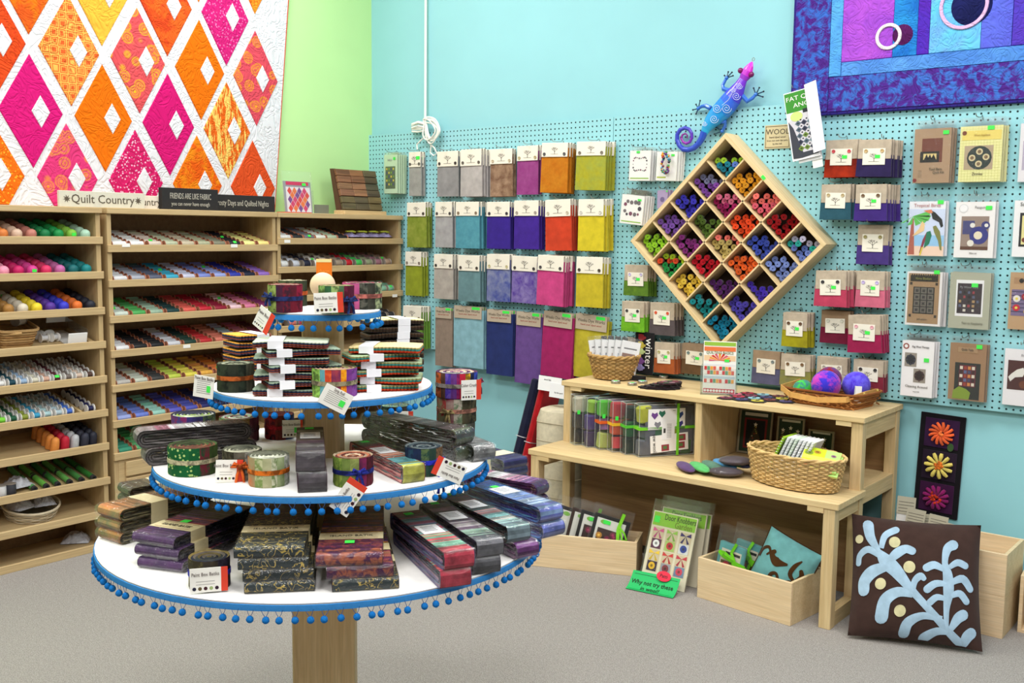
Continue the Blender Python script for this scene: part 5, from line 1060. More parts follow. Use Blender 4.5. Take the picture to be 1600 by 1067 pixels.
# pile of dark felt mats
for k in range(4):
    m = MB(); n = 26; R0 = .085-.008*k; P = [((R0+(.008 if q % 2 else 0))*math.cos(2*PI*q/n), (R0*.62+(.006 if q % 2 else 0))*math.sin(2*PI*q/n)) for q in range(n)]
    m.prism(P, 0, .006, 'z', [(34, 26, 30), (44, 30, 36), (30, 26, 28), (56, 34, 42)][k])
    for q in range(7): m.prism(disc(R0*.6*math.cos(.9*q), R0*.36*math.sin(.9*q), .014, 8), .006, .0075, 'z', [(120, 40, 60), (70, 90, 60), (150, 110, 120)][q % 3])
    m.build('felt_mat', FELT, loc=(2.20+.012*k, -.36+.008*k, BT+.0005+.0078*k), rot=(0, 0, .5+.3*k), label=f'dark scalloped felt mat in the bench top pile, {ORD[k]} from the bottom', cat='mat', group='felt mats piled on the bench')
def tin(label, u, v, r, lidc=(200, 206, 206)):
    p = HZ(u, v, BT); o = E('button_tin', label, 'tin', (p.x, p.y, BT+.0005)); m = MB(); m.lathe([(r, 0), (r, .010), (r*.96, .011)], 18); m.build('tin_body', METAL, o); m = MB(); m.lathe([(r*.9, .0112), (r*.9, .0125)], 18, lidc); m.build('lid_window', GLOSSY, o); MB().box(-r*.4, r*.4, -.006, .006, .0126, .0132).build('price_sticker', GREEN, o)
tin('small round tin left of three on the bench front edge', 962, 599, .022); tin('small round tin middle of three on the bench front edge', 988, 602, .022, (210, 200, 200)); tin('small round tin right of three on the bench front edge', 1004, 599, .022, (190, 206, 214)); tin('small silver tin behind the dark felt mats on the bench', 1037, 591, .024)
p = HZ(994, 594, BT); MB().box(-.04, .04, -.02, .02, 0, .020, b=.002).build('plaque_foot', M('black_felt_base', (30, 28, 30), .9), loc=(p.x, p.y, BT+.0005), rot=(0, 0, .1), label='flat black base block below the winter plaque on bench top', cat='block')
# winter plaque
x, z, w, h_ = wallrect(993, 1022, 519, 584, .10)
wp = E('winter_plaque', 'narrow black felt banner reading winter with coloured mittens', 'banner', (x, -.098, z), rot=(0, .03, 0)); MB().box(-w/2, w/2, -.004, 0, -h_, 0, (28, 26, 30)).build('felt_ground', FELT, wp)
for k, (zz, c) in enumerate(((.13, (140, 40, 44)), (.32, (200, 180, 70)), (.47, (190, 206, 140)), (.70, (130, 80, 150)), (.86, (160, 150, 210)))):
    m = MB(); m.prism([(-w*.33, -h_*zz+.016), (-w*.10, -h_*zz+.017), (-.0, -h_*zz+.002), (-.002, -h_*zz-.012), (-w*.2, -h_*zz-.018), (-w*.34, -h_*zz-.008)], -.004, -.007, 'y', c, bev=.002); m.prism(disc(.002, -h_*zz, .006, 8), -.004, -.0065, 'y', c); m.build('mitten', FELT, wp)
text('winter', .054, wp, (w*.24, -.0045, -h_*.5), (PI/2, PI/2, 0), mat=WHITE, sx=1.0)
dup(_hook, (x-.01, -.026, z-.006), None, 'small wire peg hook holding the winter banner')
# ---------------------------------------------------------------- on the step and inner shelf
KD = Vector((.168, .255, 0)).normalized(); KA = math.atan2(KD.y, KD.x)
KITS = [((60, 56, 54), [(40, 38, 40), (70, 64, 60), (206, 196, 176), (90, 84, 80)], None, 'dark clear case of black and cream wool, leftmost on the bench step'),
        ((90, 70, 110), [(70, 52, 96), (84, 66, 130), (150, 190, 70), (90, 130, 130)], None, 'clear case of purple, lime and teal wool on the bench step'),
        ((90, 100, 120), [(190, 200, 110), (110, 80, 160), (50, 110, 190), (90, 190, 60), (150, 110, 160)], (214, 96, 44), 'clear case of lime and blue wool tied with an orange ribbon'),
        ((180, 80, 70), [(206, 70, 80), (214, 90, 60), (190, 60, 70), (220, 110, 60)], (230, 180, 50), 'clear case of coral red wool tied with a yellow ribbon'),
        ((40, 70, 54), [(30, 50, 44), (40, 90, 60), (24, 40, 40), (60, 70, 110)], (90, 190, 60), 'clear case of dark green wool tied with a green ribbon'),
        ((110, 110, 122), [(112, 112, 124), (100, 102, 116), (190, 190, 60), (70, 110, 70)], (120, 206, 50), 'clear case of grey wool with cards and a lime ribbon cross, rightmost')]
KL, KT, KH = .262, .0565, .225
for k, (c0, cs, rib, lab) in enumerate(KITS):
    org = Vector((1.853+.0705*k, -.505-.004*k, BS+.0026)); o = E('wool_kit', lab, 'wool kit', org, KA, 'clear cases of wool on the bench step'); r_ = random.Random(k)
    # x runs along the face, -y towards the front
    MB().box(0, KL, 0, KT, 0, KH, b=.002).build('clear_case', ACRYL, o)
    for q in range(12):
        m = MB(); c = cs[(q*2+q//3) % len(cs)]; ax = .036+.063*(q % 4); zz = .036+.072*(q // 4)
        if (q+k) % 3 == 0: m.M = Matrix.Translation((ax, .0283, zz)) @ Matrix.Rotation(PI/2 if q % 2 else r_.uniform(-.3, .3), 4, 'X'); m.lathe([(.018, -.0255), (.0255, -.024), (.0255, .024), (.018, .0255)], 14, c)
        else: m.M = Matrix.Translation((ax, .0283, zz)) @ Matrix.Rotation(r_.uniform(-.12, .12), 4, 'Y'); m.box(-.032, .032, -.0255, .0255, -.035, .035, c, b=.010)
        m.build('wool_bundle', FELT, o)
    m = MB()
    for ya in (.0008, KT-.0008):
        for za in (.0008, KH-.0008): m.tube([(0, ya, za), (KL, ya, za)], .0016, 5)
        for xa in (.0008, KL-.0008): m.tube([(xa, ya, 0), (xa, ya, KH)], .0016, 5)
    for xa in (.0008, KL-.0008):
        for za in (.0008, KH-.0008): m.tube([(xa, 0, za), (xa, KT, za)], .0016, 5)
    m.build('case_edges', clearmat('acrylic_edge', (240, 246, 246), refl=.1, rough=.1, haze=.25), o)
    if rib:
        m = MB(); m.box(-.001, KL+.001, -.0015, KT+.0015, .115, .127, rib); m.build('ribbon', CLOTH, o)
    if k == 5:
        m = MB(); m.box(.03, KL-.005, .0030, .008, .012, KH-.012, (112, 112, 124)); m.build('wool_sheet', FELT, o)
        MB().box(.175, .187, -.0035, -.0015, .0, KH+.001, rib).build('ribbon', CLOTH, o)
        m = MB(); m.box(.04, .215, -.0015, -.0004, .115, .205, (240, 240, 242))
        for xx, zz, c in ((.07, .178, (110, 70, 140)), (.105, .185, (50, 110, 90)), (.19, .178, (50, 70, 130)), (.085, .138, (130, 130, 140)), (.19, .138, (60, 60, 130))): m.prism([(xx, zz-.018), (xx+.016, zz), (xx+.012, zz+.013), (xx, zz+.007), (xx-.012, zz+.013), (xx-.016, zz)], -.0015, -.002, 'y', c)
        m.build('heart_card', PRINT, o)
        m = MB(); m.box(.055, .235, -.0026, -.0016, .01, .085, (240, 238, 236))
        for xx, zz in ((.125, .028), (.20, .032), (.205, .065)): m.box(xx-.018, xx+.018, -.0031, -.0026, zz-.014, zz+.014, (150, 60, 70)); m.box(xx-.01, xx+.008, -.0035, -.0031, zz-.006, zz+.008, (90, 120, 70))
        o2 = m.build('project_card', PRINT, o, rot=(0, -.06, 0)); text('sew wool', .026, o2, (.075, -.0030, .052), (PI/2, PI/2, 0), INK, .8)
        m = MB(); m.box(.105, .165, -.0036, -.0028, .07, .155, (236, 236, 238)); m.box(.112, .122, -.004, -.0036, .10, .12, (60, 60, 60)); [m.box(.128, .150, -.004, -.0036, .08+.007*q, .083+.007*q, (170, 170, 174)) for q in range(9)]; m.build('barcode_card', PRINT, o)
    if k in (0, 2, 3): MB().box(.012, .026, -.0010, -.0003, .14, .158).build('price_sticker', GREEN, o)
# framed Christmas cards
def frame(label, x, y, z, w, h_, lean, rz, trees, cat='framed card'):
    o = E('framed_card', label, cat, (x, y, z), rot=(lean, 0, rz)); fr = MB()
    for a in ((-w/2, w/2, 0, .008), (-w/2, w/2, h_-.008, h_)): fr.box(a[0], a[1], -.010, 0, a[2], a[3], (150, 140, 116))
    for a in (-w/2, w/2-.008): fr.box(a, a+.008, -.010, 0, .008, h_-.008, (150, 140, 116))
    fr.build('frame', PRINT, o); m = MB(); m.box(-w/2+.008, w/2-.008, -.006, 0, .008, h_-.008, (44, 60, 40)); m.box(-w*.34, w*.34, -.0066, -.006, h_*.85, h_*.92, (206, 204, 190))
    if trees == 1: m.box(-w*.34, w*.34, -.0066, -.006, h_*.12, h_*.8, (120, 36, 34)); m.box(-w*.28, w*.28, -.0072, -.0066, h_*.16, h_*.76, (22, 24, 22))
    r_ = random.Random(trees)
    for q in range(trees):
        cx = (q-(trees-1)/2)*w*.27; zt = h_*(.66 if trees == 1 or q == 1 else .58); zb = h_*.22; bw = w*(.22 if trees == 1 else .13)
        m.prism([(cx, zt), (cx-bw, zb), (cx+bw, zb)], -.0072, -.0078, 'y', (62, 54, 36))
        for _ in range(14): t = r_.random(); m.prism(disc(cx+r_.uniform(-1, 1)*bw*t*.85, zt+(zb-zt)*t, .0032, 6), -.0078, -.0084, 'y', r_.choice([(190, 150, 70), (160, 60, 40), (200, 190, 150), (120, 130, 60)]))
        P = [((.010 if k % 2 == 0 else .0045)*math.sin(PI*k/5), (.010 if k % 2 == 0 else .0045)*math.cos(PI*k/5)) for k in range(10)]; m.prism([(cx+a, zt+b_) for a, b_ in P], -.0078, -.0086, 'y', (236, 232, 214))
    m.build('picture', PRINT, o); return o
frame('tall framed card with one beaded Christmas tree on the bench shelf', 2.545, -.125, BS+.001, .150, .195, -.16, .12, 1); frame('square framed card with three Christmas trees on the bench shelf', 2.705, -.115, BS+.045, .118, .135, -.12, .10, 3); frame('small framed card half hidden behind the notebooks', 2.835, -.10, BS+.03, .11, .11, -.1, .05, 2)
MB().box(-.065, .065, -.03, .03, 0, .044, b=.002).build('riser_block', BOXW, loc=(2.705, -.125, BS+.0005), label='small pale wood block under the square framed card', cat='block'); MB().box(-.05, .05, -.025, .025, 0, .029, b=.002).build('riser_block', BOXW, loc=(2.835, -.105, BS+.0005), label='small pale wood block under the hindmost framed card', cat='block')
# pouches
for k, (dx, dy, c, lab) in enumerate([(0, 0, (96, 70, 116), 'purple felt pouch at the left end of the bench step pile'), (.05, .008, (96, 190, 110), 'mint green felt pouch lying on the bench step'), (.085, .03, (90, 130, 110), 'grey green felt pouch lying behind the mint one'), (.115, .055, (84, 150, 200), 'sky blue felt pouch in the pile by the wicker basket'), (.15, .075, (60, 66, 100), 'dark blue felt pouch at the back of the pile')]):
    m = MB(); m.sphere((0, 0, 0), 1., 18, 12, c, None, .085, .030, .014); m.build('felt_pouch', FELT, loc=(2.475+dx*1.15, -.60+dy*1.5, BS+.0155+.006*k), rot=(.0, 0, -.75+.05*k), label=lab, cat='pouch', group='felt pouches on the bench step')
for k, (x_, y_, z_, lab) in enumerate([(2.650, -.590, BS+.0215, 'plum grey bagged wool bundle in front of the wicker basket, lower one'), (2.668, -.545, BS+.060, 'plum grey bagged wool bundle with green sticker, upper one')]):
    o = E('wool_bag', lab, 'wool bag', (x_, y_, z_), group='bagged wool bundles on the bench step', rot=(PI/2, 0, .5+.15*k)); MB().sphere((0, 0, 0), 1., 20, 12, (74, 62, 70), None, .066, .017, .040).build('wool', FELT, o); MB().sphere((0, 0, 0), 1., 20, 12, (255, 255, 255), None, .072, .020, .045).build('bag', CLEAR, o)
    if k: MB().box(-.005, .022, -.0216, -.0206, -.01, .005).build('price_sticker', GREEN, o)
# ================================================================ FOUR-TIER ROUND DISPLAY STAND
PX, PY = 2.582, -2.586
TIER = [(.700, .525), (.880, .395), (1.055, .260), (1.235, .135)]
ds = E('display_stand', 'four-tier round display stand with pine post and blue pompom trim', 'display stand', (PX, PY, 0))
MB().box(-.075, .075, -.075, .075, .02, .682, b=.003).build('lower_post', PINEZ, ds, rot=(0, 0, .80)); MB().box(-.0445, .0445, -.0445, .0445, .70, 1.218, b=.003).build('upper_post', PINEZ, ds, rot=(0, 0, .72))
MB().lathe([(.24, 0), (.24, .02)], 40).build('base_plate', PINE, ds)
WCL = M('white_felt_cover', (232, 230, 228), .9, .1, mott=.03, msc=40., bump=.3, bsc=400.)
BLUE = M('blue_trim', (56, 130, 196), .85, .1, mott=.08, msc=80., bump=.4, bsc=500.); POM = M('blue_pompom', (34, 124, 206), .95, .05, mott=.15, msc=300., bump=1., bsc=900., bd=.003)
pm = MB(); r_ = random.Random(1); n, mr = 12, 8
pm.loft([[(.0074*math.sin(t)*math.cos(2*PI*j/n)*r_.uniform(.93, 1.07), .0074*math.sin(t)*math.sin(2*PI*j/n)*r_.uniform(.93, 1.07), -.0185-.0074*math.cos(t)) for j in range(n)] for t in [PI*(i+.12)/(mr+.24) for i in range(mr+1)]])
pm.mat = 1
for s_ in (-1, 1): pm.tube([(0, s_*.0075, .002), (0, s_*.0045, -.006), (0, s_*.001, -.012)], .0006, 4)
_pom = pm.build('pompom', [POM, M('pompom_thread', (40, 84, 140), .8)], sharp=80); PROTO.append(_pom)
for ti, (z, R) in enumerate(TIER):
    MB().lathe([(R-.004, z-.0165), (R, z-.0155), (R, z-.003)], 72).build('tier_board', PINE, ds)
    nn_ = 72; top = MB(); top.loft([[((R+q)*math.cos(2*PI*k/nn_), (R+q)*math.sin(2*PI*k/nn_), z+zz) for k in range(nn_)] for q, zz in ((-.002, -.0028), (.0005, -.0026), (.0008, -.0006), (-.003, 0))]); top.build('white_cover', WCL, ds)
    tr = MB(); tr.loft([[((R+q)*math.cos(2*PI*k/nn_), (R+q)*math.sin(2*PI*k/nn_), z+zz) for k in range(nn_)] for q, zz in ((.0008, -.0168), (.0032, -.0164), (.0036, -.010), (.0032, -.0042), (.0008, -.0038))], cap=False)
    to = tr.build('trim_band', BLUE, ds); N = int(2*PI*R/.0285)
    for k in range(N):
        a = 2*PI*(k+rnd.uniform(-.16, .16))/N; dup(_pom, ((R+.003)*math.cos(a), (R+.003)*math.sin(a), z-.0155), (rnd.uniform(-.15, .15), rnd.uniform(-.1, .1), a+rnd.uniform(-.2, .2)), parent=to, top=False)
# wooden ball finial on the top tier
MB().sphere((0, 0, 1.235+.058), .0305, 24, 16).lathe([(.020, 1.2355), (.022, 1.238), (.016, 1.246), (.011, 1.262), (.013, 1.272)], 20).build('finial', M('turned_wood', (222, 196, 160), .6, mott=.05), ds)
# ---------------------------------------------------------------- rolls of fabric strips
def axes(p):
    d = Vector((CAM.x-p.x, CAM.y-p.y, 0)).normalized(); return d, Vector((-d.y, d.x, 0))      # towards the viewer's side, and to the right
RP = [BATIK, SOFT, DOTS, VINE]
def roll(label, u, v, z, R, cols, rings, rib=None, H=.0635, group='rolls of fabric strips on the tiered stand', pats=(0, 1), c2=None, at=None, tagp=None):
    f = at or HZ(u, v, z); d, rt = axes(f); c = f - d*R if not at else Vector(f)
    o = E('fabric_roll', label, 'fabric roll', (c.x, c.y, z+.0004), group=group); n = 44; m = MB(); r_ = random.Random(int(u*7+v))
    a0 = math.atan2(d.y, d.x); ph = [(R*.97, 0.), (R, .003), (R*.985, H*.45), (R*.985, H*.55), (R, H-.003), (R*.985, H)]
    jit = [r_.uniform(-.0012, .0012) for _ in range(n)]
    for j in range(n):
        rel = 2*PI*j/n-PI; t = (math.sin(rel)+1)/2; k = min(len(cols)-1, int(t*len(cols)))
        vs = []
        for jj in (j, j+1):
            aa = a0+2*PI*jj/n-PI
            for r0, zz in ph: vs.append(((r0+jit[jj % n])*math.cos(aa), (r0+jit[jj % n])*math.sin(aa), zz))
        q = len(ph); cc = cols[k]; pt = pats[k % len(pats)]
        m.add(vs, [(i, i+q, i+q+1, i+1) for i in range(q-1)], cc[0] if isinstance(cc[0], tuple) else cc, pt, cc[1] if isinstance(cc[0], tuple) else mul(cc, .55))
    nr = max(6, int(R/.0042)); prev = None
    for k in range(nr+1):
        rr = R*.985*(1-k/nr)+.0004; zz = H-(.0 if k % 2 == 0 else .0022)-(.002*k/nr)
        L = [(rr*math.cos(a0+2*PI*j/n), rr*math.sin(a0+2*PI*j/n), zz+r_.uniform(-.0005, .0005)) for j in range(n)]
        if prev: m.loft([prev, L], vary(rings[k % len(rings)], .15, r_), 1, False)
        prev = L
    m.build('rolled_strips', RP, o, sharp=30)
    if rib:
        b = MB(); b.loft([[((R*1.002+q)*math.cos(2*PI*j/n), (R*1.002+q)*math.sin(2*PI*j/n), H*.5+zz) for j in range(n)] for q, zz in ((0, -.005), (.0012, -.0048), (.0012, .0048), (0, .005))], rib, cap=False, col2=mul(rib, .6)); b.build('ribbon', BATIK, o)
    if tagp: tag(o, *tagp[:-1], R=R, a0=a0, face=tagp[-1])
    return o, a0, R
def bow(o, a0, R, ang, z, col, down=.05):
    d = Vector((math.cos(a0+ang), math.sin(a0+ang), 0)); t = Vector((-d.y, d.x, 0)); b = d*(R+.003)+Vector((0, 0, z)); m = MB()
    for s_ in (-1, 1):
        m.tube([b, b+d*.006+t*(s_*.012)+Vector((0, 0, .008)), b+d*.008+t*(s_*.018)+Vector((0, 0, .001)), b+d*.004+t*(s_*.006)], [.003, .0035, .0035, .003], 6, col)
        m.tube([b, b+d*.006+t*(s_*.006)+Vector((0, 0, -down*.5)), b+d*.006+t*(s_*.009)+Vector((0, 0, -down))], [.003, .0032, .003], 6, col)
    m.sphere(b+d*.003, .0055, 8, 6, col); m.c2 = [mul(col, .6)]*len(m.f); m.build('ribbon_bow', BATIK, o)
DOTC = [(34, 34, 54), (96, 84, 52), (60, 24, 34), (150, 170, 110), (44, 22, 40)]
def tag(o, dx, dz, tilt, w, h, title, R=.05, a0=0., face=0., lift=.004, flip=False, stick=False, dots=True):
    d = Vector((math.cos(a0), math.sin(a0), 0)); t = Vector((-d.y, d.x, 0)); p = d*(R+lift)+t*dx+Vector((0, 0, dz))
    tg = obj('hang_tag', None, o, p, (0, 0, 0)); tg.rotation_euler = (Matrix.Rotation(a0+PI/2+face, 4, 'Z') @ Matrix.Rotation(tilt, 4, 'Y')).to_euler()
    m = MB(); m.box(-w/2, w/2, -.0012, 0, -h/2, h/2, (236, 234, 226))
    if dots:
        m.box(w/2-.0005, w/2+.013, -.0010, 0, -h/2, h/2, (214, 66, 44))
        for k in range(5): m.prism(disc(-w*.36+w*.18*k, -h*.34, w*.062, 10), -.0012, -.0017, 'y', DOTC[k])
        for k in range(2): m.box(-w*.3, w*.3, -.0016, -.0012, -h*(.04+.12*k)-.0008, -h*(.04+.12*k), (150, 148, 146))
    else:
        for k in range(7): m.box(-w*.34, w*.36-.05*w*(k % 3), -.0016, -.0012, h*(.26-.09*k)-.0008, h*(.26-.09*k), (120, 118, 116))
    c_ = m.build('card', PRINT, tg); text(title, h*.205, tg, (0, -.0019, h*(.24 if dots else .38)), mat=M('tag_ink', (128, 120, 116), .8), sx=.80 if dots else .7)
    if stick: MB().box(w*.16, w*.34, -.0021, -.0017, -h*.22, h*.08).build('price_sticker', GREEN, tg)
    return tg
B2 = lambda a, b: (a, b)
PBB = 'Paint Box Batiks'
Z1, Z2, Z3, Z4 = TIER[3][0], TIER[2][0], TIER[1][0], TIER[0][0]
# top tier
o, a0, R = roll('dark red batik strip roll with navy ribbon at the left of the top tier', 446, 489, Z1, .0395, [(150, 170, 90), B2((44, 40, 66), (90, 30, 50)), B2((60, 30, 46), (120, 30, 50)), B2((124, 26, 48), (70, 30, 40)), B2((140, 26, 56), (90, 20, 40))], [(196, 140, 120), (150, 60, 70), (200, 170, 150)], (40, 54, 110))
tag(o, -.052, -.012, .55, .034, .052, 'Paint Box', R, a0, -.7); bow(o, a0, R, -.95, .036, (44, 60, 120), .02)
o, a0, R = roll('striped green and wine strip roll at the front of the top tier', 526, 491, Z1, .0405, [(130, 170, 90), (60, 110, 70), (150, 180, 110), B2((90, 130, 90), (40, 50, 40)), B2((80, 24, 40), (110, 30, 60)), B2((96, 26, 56), (60, 20, 40))], [(170, 190, 130), (196, 150, 120), (120, 130, 80)], (40, 54, 110))
tag(o, -.024, .026, -.05, .052, .046, PBB, R, a0, 0., .007); bow(o, a0, R, .72, .03, (44, 60, 120), .03)
roll('pink and black floral strip roll at the right of the top tier', 566, 484, Z1, .0475, [B2((196, 90, 140), (150, 60, 110)), B2((200, 96, 146), (160, 70, 120)), B2((44, 46, 40), (90, 90, 80)), B2((40, 40, 36), (70, 70, 60)), B2((160, 170, 130), (50, 60, 50))], [(196, 190, 170), (150, 60, 80), (210, 206, 190), (90, 90, 80)], (190, 110, 100))
roll('cream topped dark strip roll behind the finial on the top tier', 458, 479, Z1, .035, [B2((80, 90, 60), (40, 44, 36)), B2((60, 70, 50), (30, 34, 30))], [(214, 206, 180), (190, 182, 150)], (190, 90, 40))
b = E('pattern_box', 'upright orange pattern box at the back of the top tier', 'box', (PX-.062, PY+.058, Z1+.0004), .70); MB().box(-.019, .019, -.004, .004, 0, .118, (222, 116, 22)).build('box_body', PRINT, b); m = MB(); m.box(-.019, .019, -.0046, -.004, .110, .118, (226, 214, 150)); m.prism([(-.004, .03), (.004, .03), (.009, .07), (0, .078), (-.009, .07)], -.004, -.0048, 'y', (176, 180, 176)); m.build('box_print', PRINT, b); text('charm', .011, b, (0, -.0048, .088), mat=M('amber_ink', (240, 160, 60), .8))
# second tier
o, a0, R = roll('dark camouflage green strip roll with orange ribbon at the left of the second tier', 369, 614, Z2, .0415, [B2((52, 60, 44), (30, 34, 28)), B2((60, 66, 50), (36, 40, 34)), B2((46, 56, 44), (30, 36, 30)), B2((90, 92, 76), (40, 44, 36))], [(196, 200, 170), (120, 124, 100), (70, 74, 60)], (190, 96, 40)); tag(o, -.070, .014, .12, .050, .050, 'Paint Box Batiks', R, a0, -.5, -.012, stick=True, dots=False)
o, a0, R = roll('bright multicolour strip roll in the middle of the second tier', 523, 623, Z2, .0500, [(150, 200, 90), (110, 180, 190), B2((226, 100, 50), (200, 70, 40)), B2((70, 30, 90), (206, 80, 60)), B2((236, 160, 30), (220, 110, 20)), B2((110, 50, 130), (140, 70, 150)), B2((130, 70, 150), (100, 50, 120))], [(196, 150, 130), (150, 160, 100), (206, 180, 150), (150, 110, 90)], (150, 140, 110)); tag(o, .002, .004, .50, .066, .046, 'Strip Roll', R, a0, 0., .030, stick=True, dots=False)
roll('rainbow striped strip roll at the back left of the second tier', 408, 572, Z2, .0430, [(60, 150, 70), (40, 120, 190), (236, 180, 40), (226, 190, 50), (90, 180, 60), (180, 30, 70), (150, 24, 60)], [(200, 190, 150), (120, 160, 150)], (220, 110, 40))
# third tier
roll('green dotted Christmas strip roll at the left of the third tier', 302, 746, Z3, .0535, [B2((18, 84, 44), (170, 196, 120)), B2((18, 88, 46), (170, 196, 120)), B2((16, 80, 42), (160, 190, 110)), B2((100, 30, 44), (40, 60, 40)), B2((70, 90, 40), (40, 60, 34))], [(120, 60, 50), (70, 90, 50), (150, 110, 80), (60, 60, 40)], (196, 186, 150), pats=(2, 2, 2, 0, 1))
o, a0, R = roll('grey brown strip roll with an orange bow on the third tier', 379, 752, Z3, .0420, [(84, 78, 60), (110, 104, 90), (150, 146, 136), (90, 84, 76)], [(196, 194, 170), (110, 112, 96)], (214, 110, 40)); tag(o, -.034, .026, .06, .044, .048, PBB, R, a0, .1, .006); bow(o, a0, R, -.1, .034, (220, 100, 40), .035)
roll('pale green and cream batik strip roll with orange ribbon on the third tier', 420, 763, Z3, .0435, [B2((150, 150, 110), (196, 110, 70)), B2((120, 140, 80), (190, 190, 150)), B2((150, 156, 110), (190, 186, 150)), B2((196, 196, 170), (110, 130, 80)), B2((170, 180, 140), (120, 140, 90)), B2((206, 206, 200), (150, 160, 140))], [(214, 216, 196), (110, 112, 96)], (214, 110, 30), pats=(1, 0))
o, a0, R = roll('green and wine strip roll with blue ribbon at front of the third tier', 552, 763, Z3, .0430, [B2((90, 120, 50), (140, 160, 70)), B2((120, 140, 70), (90, 110, 50)), B2((150, 160, 90), (120, 130, 70)), B2((44, 30, 54), (150, 40, 90)), B2((90, 24, 40), (60, 20, 30))], [(190, 120, 90), (206, 180, 150), (120, 60, 50)], (34, 44, 120)); tag(o, -.014, -.012, -.95, .062, .044, PBB, R, a0, 0., .046); bow(o, a0, R, .25, .034, (40, 50, 150), .03)
o, a0, R = roll('dark blue and green batik strip roll with a blue ribbon tag on the third tier', 662, 746, Z3, .0425, [B2((30, 40, 70), (40, 70, 90)), B2((34, 50, 90), (30, 40, 60)), B2((40, 70, 60), (90, 110, 70)), B2((50, 70, 50), (30, 60, 60)), B2((120, 90, 60), (80, 60, 44))], [(70, 84, 90), (120, 130, 130), (40, 50, 60)], (44, 54, 190)); tag(o, .062, .018, PI+.45, .060, .042, PBB, R, a0, .25, .02, flip=True); bow(o, a0, R, .85, .032, (44, 50, 190), .07)
roll('green and purple spiral strip roll at the back left of the third tier', 303, 690, Z3, .0560, [B2((120, 40, 90), (60, 60, 120)), B2((60, 50, 120), (40, 40, 80)), B2((40, 50, 60), (90, 110, 60))], [(150, 180, 70), (40, 44, 60), (196, 200, 190), (60, 60, 80)], None)
roll('dark olive and wine strip roll behind the long grey packs', 374, 694, Z3, .0500, [B2((110, 130, 80), (70, 90, 50)), B2((40, 36, 40), (60, 50, 50)), B2((120, 90, 40), (90, 40, 40)), B2((100, 34, 54), (60, 30, 40))], [(196, 200, 190), (130, 60, 70), (150, 170, 130)], (70, 30, 50))
o, a0, R = roll('deep red strip roll with a tag in front of the post, third tier', 437, 688, Z3, .0380, [B2((140, 30, 30), (60, 20, 30)), B2((120, 26, 30), (90, 50, 40)), B2((40, 44, 90), (30, 60, 90))], [(150, 70, 60), (90, 40, 40)], (160, 30, 40)); tag(o, .030, .030, 0., .046, .046, PBB, R, a0, 0., .004, stick=True)
o, a0, R = roll('teal and brown strip roll with a tag right of the post, third tier', 617, 672, Z3, .0400, [(60, 90, 80), (70, 60, 50), (50, 44, 44), (90, 80, 70)], [(150, 190, 160), (110, 130, 110)], None); tag(o, .012, .030, 0., .050, .046, PBB, R, a0, 0., .006)
p3 = HZ(713, 703, Z3); d, rt = axes(p3); c3 = p3-d*.052
for k, (cols, rings, rib, lab, RR) in enumerate([([B2((96, 100, 80), (50, 50, 44)), B2((180, 170, 150), (120, 60, 70)), B2((190, 186, 170), (80, 110, 80)), B2((60, 56, 50), (90, 90, 80))], [(150, 150, 130), (90, 80, 70)], None, 'floral grey strip roll at the bottom of the right tower, third tier', .048), ([B2((120, 120, 90), (160, 60, 60)), B2((186, 176, 160), (130, 50, 70)), B2((190, 180, 164), (110, 130, 100)), B2((60, 54, 44), (90, 84, 60)), B2((90, 84, 60), (40, 40, 34))], [(170, 160, 140), (120, 60, 70)], (190, 130, 110), 'floral grey strip roll in the middle of the right tower, third tier', .050), ([(190, 90, 40), B2((70, 50, 40), (120, 80, 60)), B2((80, 60, 170), (120, 90, 190)), B2((90, 50, 130), (130, 70, 150)), B2((150, 40, 100), (120, 30, 90)), B2((200, 40, 60), (180, 30, 60)), (236, 180, 40), (40, 50, 90), B2((60, 80, 180), (40, 50, 120))], [(196, 196, 190), (120, 60, 110), (80, 60, 90), (206, 180, 150)], (150, 140, 130), 'purple and rainbow strip roll on top of the right tower, third tier', .053)]):
    o, a0, R = roll(lab, 700+k, 690, Z3+.0642*k, RR, cols, rings, rib, at=Vector((c3.x, c3.y, 0)))
    if k == 2: tag(o, .030, .024, 0., .040, .050, 'Color Crush', R, a0, .35, .004); bow(o, a0, R, 1.35, .036, (150, 60, 90), .03)
    if k == 1: bow(o, a0, R, -.4, .03, (170, 150, 100), .05)
# bottom tier
o, a0, R = roll('dark speckled strip roll with a blue ribbon and tag on the bottom tier', 328, 926, Z4, .0410, [B2((60, 54, 40), (110, 100, 60)), B2((70, 60, 44), (40, 44, 50)), B2((50, 44, 60), (30, 30, 40))], [(60, 64, 60), (120, 104, 60), (40, 44, 56), (110, 100, 90)], (44, 50, 180)); tag(o, -.008, .028, 0., .060, .050, PBB, R, a0, 0., .004)
